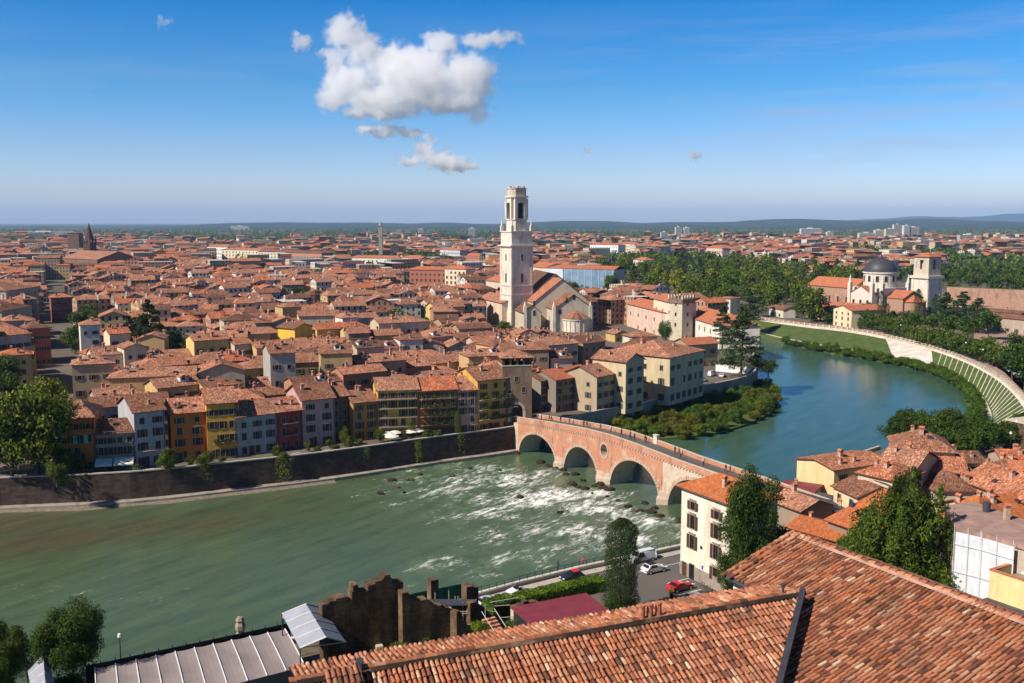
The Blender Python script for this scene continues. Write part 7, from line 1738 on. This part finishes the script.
def parked(x, y):
    return any(inpoly(x, y, q) for q in PARKS)
last_off = off
y_ = 300.0; cnt = 0
ang0 = R(26)
def region_near(x, y):
    v = Vector((x, y))-org; return na.dot(v) < last_off-2 and x < 200 and not (x > 95)
while y_ < 3600:
    step = 12.5+max(0, (y_-600))*.006; x_ = -.56*y_-20
    while x_ < .56*y_+20:
        wj = rc.uniform(7, 15)*(1+y_*.00022); dj = rc.uniform(8, 12)*(1+y_*.0002)
        x = x_+wj/2; y = y_+rc.uniform(-2.5, 2.5)
        if y_ < 1500: x_ += wj+rc.choice((0, .3, 1.5, 4))
        else: x_ += wj+rc.choice((.5, 2, 6, 20))*(1+(y_-1500)*.0012)
        if region_near(x, y) or inriver(x, y) or parked(x, y): continue
        if y < 760 and (blocked(x, y, 8) or min((dist_seg(Vector((x, y)), Vector(riverpoly[i]), Vector(riverpoly[i+1])) for i in range(len(riverpoly)-1))) < 10): continue
        if y >= 760 and blocked(x, y, 12): continue
        g = noise.noise(Vector((x*.004, y*.004, 5)))
        if y_ > 950 and g > .17: continue
        if y_ > 2200 and g > .02: continue
        if y_ > 1500 and rc.random() < min(.6, (y_-1300)*.0004): continue
        a = ang0+rc.choice((0, PI/2))*(rc.random() < .8)+rc.gauss(0, .06)+.35*noise.noise(Vector((x*.006, y*.006, 0)))
        h = rc.uniform(7.5, 16.5) if y_ < 1000 else rc.uniform(8, 17)
        kd = RO if y_ < 800 else rc.choice((RO, REDR, RO, RO))
        if y_ > 900 and rc.random() < .16+.00008*(y_-900): kd = 'flat' if rc.random() < .6 else kd; wj *= rc.uniform(1.2, 2.2); h = rc.uniform(12, 22)
        hm = hlim(Vector((x, y)), dj, h)
        if hm < 3.4: continue
        h = min(h, hm) if kd != 'flat' else h
        if y < 900 and rc.random() < .05: kd = 'flat'
        mass_house(x, y, a, wj, dj, h, kd, cm); cnt += 1
        if y < 850:
            for _ in range(rc.choice((1, 2, 3))):
                cx_, cy_ = x+rc.uniform(-.3, .3)*wj, y+rc.uniform(-.3, .3)*dj; cm.box(cx_-.4, cy_-.4, 6+h-.5, cx_+.4, cy_+.4, 6+h+rc.uniform(2.2, 3.6), FLAT if rc.random() < .4 else REDR)
    y_ += step
print('mass houses', cnt)
o = cm.build('distant_city', ['plaster_far', 'roof_tiles', 'concrete_pale', 'roof_red']); tag(o, 'countless tiled houses of the city spreading to the plain', 'houses', kind='stuff')

# ---------- trees ----------
def pick_far(a, b, base_h, w, kind, label, group=None, col=(1, 1, 1), lod='far', lm=None): return tree(kind, P(a, b), base_h, w, label, group=group, col=col, lod=lod, lm=lm)
# left bank grove
for i, (a, b, h_, w_, kd, c) in enumerate([(38, 478, 23, 17, 'broad', (1.3, 1.2, .8)), (12, 480, 21, 15, 'broad', (.8, .8, .7)), (-12, 474, 22, 15, 'broad', (.7, .8, .7)), (62, 468, 18, 13, 'broad', (1.2, 1.1, .8)), (5, 455, 22, 14, 'loose', (.6, .7, .6)), (22, 446, 20, 14, 'broad', (.7, .8, .6)), (-8, 420, 20, 14, 'broad', (.5, .65, .6)), (50, 450, 20, 13, 'broad', (1.3, 1.2, .8)), (8, 404, 17, 12, 'loose', (.5, .6, .6))]):
    tree('full', P(a, b), h_, w_*1.15, 'big leafy tree in the riverside grove at the left edge, %s from the left' % ordn(1+sorted(q for q in (38, 12, -12, 62, 5, 22, -8, 50, 8)).index(a)), 'tree', 'broadleaf_tree', 'trees of the left riverside grove', 'mid', c)
# courtyard conifers in the old town
for i, (a, b, h_, w_, kd, c, lb) in enumerate([(152, 376, 22, 19, 'cedar', (.8, .9, .8), 'tall dark conifer left of the courtyard group among the roofs'), (167, 374, 13, 21, 'full', (.38, .5, .4), 'spreading dark conifer beside the tall courtyard conifer'), (187, 374, 9, 20, 'full', (.35, .48, .4), 'low dark conifer at the right of the courtyard group'), (141, 373, 11, 15, 'full', (.4, .52, .4), 'smaller dark conifer at the left end of the courtyard group'),
    (88, 345, 15, 21, 'full', (.55, .7, .45), 'round green tree in the upper left courtyard'), (104, 348, 11, 19, 'full', (.45, .6, .45), 'darker courtyard tree right of the round green one'), (75, 354, 7, 14, 'full', (.7, .85, .5), 'small courtyard tree nearest the straight street'),
    (266, 366, 9, 9, 'bush', (.9, 1, .8), 'roof-garden shrub between brown walls in the middle of the old town'), (395, 348, 14, 15, 'full', (.5, .7, .45), 'dark green tree in front of the long yellow building'), (409, 349, 11, 13, 'full', (.4, .55, .4), 'dark tree right of its taller twin by the long yellow building'), (427, 346, 10, 9, 'broad', (1.1, 1.2, .8), 'light green small tree near the pink house rows'),
    (300, 316, 14, 20, 'full', (.45, .6, .45), 'dark tree standing among roofs in the middle distance'), (346, 306, 14, 18, 'broad', (.6, .7, .6), 'flat dark tree cluster among far roofs'), (318, 320, 11, 8, 'column', (.8, .8, .8), 'small dark cypress among the roofs'), (130, 352, 10, 12, 'cedar', (.6, .8, .8), 'low dark conifer between two courtyards'),
    (575, 314, 10, 8, 'broad', (.7, .9, .6), 'small tree just right of the cathedral apse'), (665, 343, 11, 9, 'bush', (.5, .7, .5), 'round dark tree in front of the battlemented tower'), (480, 337, 6, 9, 'bush', (.9, 1, .8), 'roof garden bush below the bell tower'), (505, 333, 6, 12, 'bush', (.8, .9, .7), 'roof terrace greenery at the foot of the bell tower')]):
    hz_ = GZ if 'roof' not in lb.split()[0:1] else 12
    tree(kd, P(a, b), h_+(6 if kd not in ('bush', 'broad') else 4 if kd == 'broad' else 1), w_, lb, col=c, lod='mid', name='conifer_tree' if kd in ('cedar', 'column') else 'broadleaf_tree', lm='conifer' if kd == 'cedar' else None)
for i, (a, b, h_, w_) in enumerate([(573, 300, 15, 13), (583, 302, 13, 12), (612, 302, 22, 20), (622, 303, 17, 15), (566, 299, 12, 9)]):
    tree('full', P(a, b), h_, w_, 'dark leafy tree before the wrapped building, %s from the left' % ordn(1+sorted((573, 583, 612, 622, 566)).index(a)), 'tree', 'broadleaf_tree', 'trees before the wrapped building', 'mid', (.65, .8, .5))
# cedars by the palace and the promontory
for (a, b, h_, w_, lb, kd, c) in [(741, 379, 26, 20, 'large cedar beside the palace at the river bend', 'cedar', (1, 1.1, .9)), (722, 352, 20, 14, 'cedar behind the large one, near the white hall', 'cedar', (.9, 1, .9)), (757, 376, 9, 8, 'dark tree under the large cedar on the waterside', 'broad', (.6, .7, .6)), (768, 380, 8, 9, 'overhanging dark tree at the tip of the embankment', 'broad', (.5, .6, .5)), (749, 326, 20, 16, 'tree behind the white hall at the narrow water', 'cedar', (.9, 1, .8))]:
    tree(kd, P(a, b), h_, w_, lb, lod='mid', col=c, name='cedar_tree' if kd == 'cedar' else 'broadleaf_tree')
# island scrub
isl = [P(a, b, .6) for a, b in [(606, 425), (625, 434), (650, 439), (685, 437), (720, 432), (750, 423), (772, 412), (777, 402), (775, 392), (760, 384), (745, 386), (700, 396), (671, 403), (640, 411), (600, 418)]]
mb = MB(); mb.prism([(p.x, p.y) for p in isl], -1, .6); struct(mb.build('island', 'lawn'))
ip = [(p.x, p.y) for p in isl]; ri = random.Random(5); n_is = 0; xs = [p[0] for p in ip]; ys = [p[1] for p in ip]
cand = []
while len(cand) < 150:
    x, y = ri.uniform(min(xs), max(xs)), ri.uniform(min(ys), max(ys))
    if inpoly(x, y, ip) and all((x-a)**2+(y-b)**2 > 4.5 for a, b in cand): cand.append((x, y))
cand.sort(key=lambda q: q[0]/q[1])
for i, (x, y) in enumerate(cand):
    yel = noise.noise(Vector((x*.07, y*.07, 2))); c = (1.0+.5*max(0, yel), .95, .7) if yel > 0 else (.75, .95, .7)
    tree('bush' if i % 3 else 'full', Vector((x, y, .1)), ri.uniform(3.2, 6.5), ri.uniform(4.5, 7.5), '%s bush on the overgrown river shoal, %s from the left' % ('yellowish' if yel > 0 else 'green', ordn(i+1)), 'bush', 'river_bush', 'bushes on the river shoal', 'mid', c, lm='shrub')
# reeds and bushes along the outer shore
cnt_ = 0
for i in range(8, len(sh)-1):
    for j in range(4):
        p = lerp(sh[i], sh[i+1], ri.random()); q = lerp(pin[i], pin[i+1], .5); w = lerp(p, q, ri.uniform(.05, .75)); cnt_ += 1
        tree('bush', Vector((w.x, w.y, 0)), ri.uniform(3.2, 6.0), ri.uniform(4.5, 7.5), 'waterside bush along the outer river bend, %s going downstream' % ordn(cnt_), 'bush', 'bank_bush', 'bushes along the outer river bend', 'far', (.8, 1, .6), lm='leaf' if ri.random() < .6 else 'shrub')
# park trees
ptree = []
while len(ptree) < 170:
    a, b = ri.uniform(596, 872), ri.uniform(262, 332)
    lo = 266+max(0, (a-700))*.055; hi = 302+max(0, a-640)*.125
    if a > 835: hi = min(hi, 306)
    if not lo < b < hi: continue
    p = P(a, b)
    if inriver(p.x, p.y) or blocked(p.x, p.y, 7) or any((p.xy-q[0].xy).length < 6+.007*p.y for q in ptree): 
        if ri.random() < .02 and len(ptree) > 70: break
        continue
    ptree.append((p, a))
ptree.sort(key=lambda q: q[1])
for i, (p, a) in enumerate(ptree):
    kd = ri.choice(('full', 'full', 'broad', 'cedar')) if i % 9 else 'column'; c = ri.choice(((1.3, 1.25, .8), (1.1, 1.15, .7), (.65, .78, .6), (1.8, 1.5, .75), (1.2, 1.25, .8)))
    h_ = ri.uniform(15, 24); tree(kd, p, h_, (h_*ri.uniform(.75, 1.0) if kd != 'column' else 4.5), '%s in the park beyond the bend, %s from the left' % ({'full': 'full leafy tree', 'broad': 'rounded leafy tree', 'loose': 'airy leafy tree', 'cedar': 'layered dark conifer', 'column': 'slim cypress'}[kd], ordn(i+1)), 'tree', {'full': 'broadleaf_tree', 'broad': 'broadleaf_tree', 'loose': 'broadleaf_tree', 'cedar': 'cedar_tree', 'column': 'cypress_tree'}[kd], 'park trees beyond the bend', 'far', c)
print('park', len(ptree))
# trees round the domed church and along the promenade
row_ = []
for q in range(26): a = 858+q*6.6; b = 327+q*1.95 if q < 12 else 350+(q-12)*2.0; row_.append((a, b-1.0, ri.uniform(9, 12), ri.uniform(9, 12), 'full', (.85, .95, .6)))
extra = [(880, 328, 20, 4.5, 'column', (.7, .8, .8)), (886, 327, 13, 4, 'column', (.7, .8, .8)), (917, 325, 20, 5, 'column', (.7, .8, .8)), (868, 322, 12, 10, 'broad', (.8, .9, .7)), (893, 326, 9, 9, 'broad', (.7, .8, .6)), (905, 328, 10, 10, 'broad', (.7, .8, .6)),
         (945, 328, 19, 20, 'cedar', (1, 1.15, 1.2)), (962, 330, 20, 22, 'cedar', (1, 1.15, 1.2)), (978, 333, 18, 20, 'cedar', (1, 1.15, 1.2)), (935, 322, 16, 16, 'cedar', (1, 1.15, 1.2)), (988, 340, 15, 15, 'broad', (.6, .8, .6)), (968, 343, 13, 14, 'broad', (.6, .8, .6)), (950, 340, 13, 14, 'broad', (.6, .75, .6)), (932, 336, 12, 13, 'broad', (.65, .8, .6)), (915, 334, 12, 12, 'broad', (.7, .85, .6)), (990, 356, 9, 10, 'broad', (1.5, 1.5, .6)),
         (1000, 326, 8, 8, 'broad', (1.2, 1.3, .7)), (830, 324, 7, 12, 'bush', (.5, .7, .5)), (815, 321, 8, 13, 'bush', (.5, .7, .5)), (800, 312, 9, 16, 'bush', (1.0, 1.2, .5)), (1012, 380, 14, 14, 'broad', (.6, .8, .6)), (1024, 392, 14, 14, 'broad', (.55, .75, .55)), (1016, 358, 11, 12, 'broad', (.55, .75, .55)), (1028, 370, 12, 12, 'broad', (.55, .75, .55)), (860, 329, 5, 6, 'bush', (.9, 1, .6))]
allr = row_+extra
for i, (a, b, h_, w_, kd, c) in enumerate(allr):
    tree(kd, P(a, b), h_, w_, '%s %s the domed church, %s from the left' % ({'broad': 'leafy tree', 'full': 'leafy tree', 'column': 'slim dark cypress', 'cedar': 'blue-green cedar', 'bush': 'low rounded tree'}[kd], 'on the promenade near' if i < 26 else 'in the gardens around', ordn(1+sorted(q[0] for q in (row_ if i < 26 else extra)).index(a))), 'tree', {'broad': 'broadleaf_tree', 'full': 'broadleaf_tree', 'column': 'cypress_tree', 'cedar': 'cedar_tree', 'bush': 'garden_tree'}[kd], 'promenade trees' if i < 26 else 'garden trees by the domed church', 'mid' if kd == 'cedar' else 'far', c)
# trees above the city wall at the right edge
for i in range(22):
    a, b = 944+i*4.2+ri.uniform(-1, 1), 292+ri.uniform(-12, 8); p = P(a, b); h_ = ri.uniform(13, 22)
    tree(ri.choice(('broad', 'loose')), p, h_, h_*.85, 'leafy tree behind the old brick city wall, %s from the left' % ordn(i+1), 'tree', 'broadleaf_tree', 'trees behind the city wall', 'far', (.75, .95, .65))
# wood clump over the right hand river houses
for i, (a, b, h_, w_) in enumerate([(893, 452, 10, 9), (905, 449, 11, 10), (918, 450, 10, 10), (930, 453, 11, 11), (944, 452, 12, 11), (957, 455, 11, 10), (970, 456, 11, 10), (982, 456, 10, 10), (994, 457, 9, 9), (1004, 456, 9, 9), (938, 462, 9, 9), (965, 464, 9, 10), (986, 462, 10, 10), (1014, 452, 8, 8), (1024, 440, 8, 8)]):
    tree('broad', P(a, b), h_, w_, 'dark leafy tree of the clump below the grass slope, %s from the left' % ordn(1+sorted(q for q in (893, 905, 918, 930, 944, 957, 970, 982, 994, 1004, 938, 965, 986, 1014, 1024)).index(a)), 'tree', 'broadleaf_tree', 'clump of trees below the grass slope', 'mid', (.55, .72, .5))
# far tree mass
fm_ = MB(); rf_ = random.Random(9)
def clump(x, y, h, n):
    for _ in range(n):
        d = rdir(rf_); c = Vector((x+d.x*h*.5, y+d.y*h*.5, 6+h*.55+d.z*h*.42)); leafquad(fm_, c, d, h*rf_.uniform(.12, .22), rf_)
n_c = 0
for k in range(15000):
    y = 700*math.exp(rf_.random()*2.35); x = rf_.uniform(-.56, .56)*y
    g = noise.noise(Vector((x*.004, y*.004, 5))); g2 = noise.noise(Vector((x*.0013, y*.003, 9)))
    if y < 1100 and rf_.random() > .06: continue
    if inriver(x, y) or blocked(x, y, 8): continue
    if not (g > .15 or g2 > .25 or rf_.random() < .12 or (y > 1500 and rf_.random() < .45) or (y > 2200 and rf_.random() < .85)): continue
    if n_c > 8000: break
    clump(x, y, rf_.uniform(8, 16), 34 if y < 1800 else 20); n_c += 1
print('tree clumps', n_c)
o = fm_.build('distant_trees', 'leaf'); o.color = (.8, .95, .8, 1); tag(o, 'far tree belts and woods scattered through the city and plain', 'trees', kind='stuff')
for pk, nn_ in (((172, 236, 290, 242), 160), ((0, 240, 60, 246), 120)):
    pass
# ---------- clouds ----------
def cloud(name, label, blobs, Y, dens=.02, seed=0):
    # blobs: (px, py, rx px, ry px) read as puffs at distance Y
    ps = []
    for (a, b, rx, ry) in blobs:
        c = Pd(a, b, Y); k = Y/F*1.0
        ps.append((c, rx*k, (rx+ry)*.5*k*.9, ry*k))
    cen = sum((p[0] for p in ps), Vector())/len(ps)
    m, n = newmat(name)
    co = n.coord('Object')
    wob = n.node('ShaderNodeVectorMath', operation='SUBTRACT'); nz = n.noise(co, .014, 9, .72, out=1); n.l.new(nz, wob.inputs[0]); wob.inputs[1].default_value = (.5, .5, .5)
    sc = n.node('ShaderNodeVectorMath', operation='SCALE'); n.l.new(wob.outputs[0], sc.inputs[0]); sc.inputs['Scale'].default_value = 165
    ad = n.node('ShaderNodeVectorMath', operation='ADD'); n.l.new(co, ad.inputs[0]); n.l.new(sc.outputs[0], ad.inputs[1])
    tot = None
    for (c, rx, ry, rz) in ps:
        q = c-cen
        mp = n.node('ShaderNodeMapping', vector_type='TEXTURE'); n.l.new(ad.outputs[0], mp.inputs[0])
        mp.inputs['Location'].default_value = q; mp.inputs['Scale'].default_value = (rx, ry, rz)
        ln = n.node('ShaderNodeVectorMath', operation='LENGTH'); n.l.new(mp.outputs[0], ln.inputs[0])
        tot = ln.outputs['Value'] if tot is None else n.math('SMOOTH_MIN', tot, ln.outputs['Value'], .25)
    nz2 = n.noise(co, .02, 9, .75)
    e = n.math('SUBTRACT', 1.66, n.math('ADD', tot, n.math('MULTIPLY', nz2, 1.5)))
    d = n.math('MULTIPLY', n.math('MULTIPLY', e, 3.5, clamp=True), dens)
    v = n.node('ShaderNodeVolumePrincipled'); n.l.new(d, v.inputs['Density']); v.inputs['Color'].default_value = (.99, .99, 1, 1); v.inputs['Anisotropy'].default_value = .3
    o_ = n.node('ShaderNodeOutputMaterial'); n.l.new(v.outputs[0], o_.inputs['Volume'])
    mb = MB(); mm = 1.15; pad = 45
    lo = [min(p[0][i]-p[1+i]*mm for p in ps)-pad-cen[i] for i in range(3)]; hi = [max(p[0][i]+p[1+i]*mm for p in ps)+pad-cen[i] for i in range(3)]
    mb.box(lo[0], lo[1], lo[2], hi[0], hi[1], hi[2])
    o = mb.build(name, name, None, loc=cen); tag(o, label, 'cloud')
    return o
cloud('cumulus_cloud', 'large white cumulus cloud high above the cathedral bell tower', [
    (345, 33, 22, 20), (362, 50, 20, 24), (335, 58, 16, 14), (350, 84, 32, 22), (334, 98, 20, 15), (385, 98, 42, 18), (396, 68, 36, 28), (420, 80, 46, 34),
    (440, 44, 22, 16), (468, 78, 32, 28), (452, 102, 44, 14), (483, 40, 26, 8), (510, 38, 18, 5), (478, 115, 12, 8), (380, 112, 44, 9)], 4200, .03)
cloud('small_cloud', 'low flat strip of cloud below the large cumulus', [(378, 131, 22, 5), (410, 133, 18, 5), (430, 137, 9, 4)], 4200, .07)
cloud('small_cloud', 'small puffy cloud lowest below the large cumulus', [(422, 150, 12, 10), (440, 158, 22, 10), (458, 165, 22, 8), (410, 160, 16, 4)], 4200, .06)
cloud('small_cloud', 'tiny cloud tuft left of the large cumulus', [(302, 41, 11, 8), (296, 37, 7, 5)], 4200, .035)
cloud('small_cloud', 'tiny cloud above the right half of the city', [(694, 156, 9, 5)], 4200, .07)
cloud('small_cloud', 'tiny faint cloud right of the cathedral tower top', [(586, 151, 6, 4)], 4200, .04)
cloud('small_cloud', 'faint cloud scrap high at left of the sky', [(163, 22, 8, 5)], 4200, .02)
for o in COL.objects:
    if o.get('label') and len(o['label'].split()) > 16: print('LONG', len(o['label'].split()), o['label'])
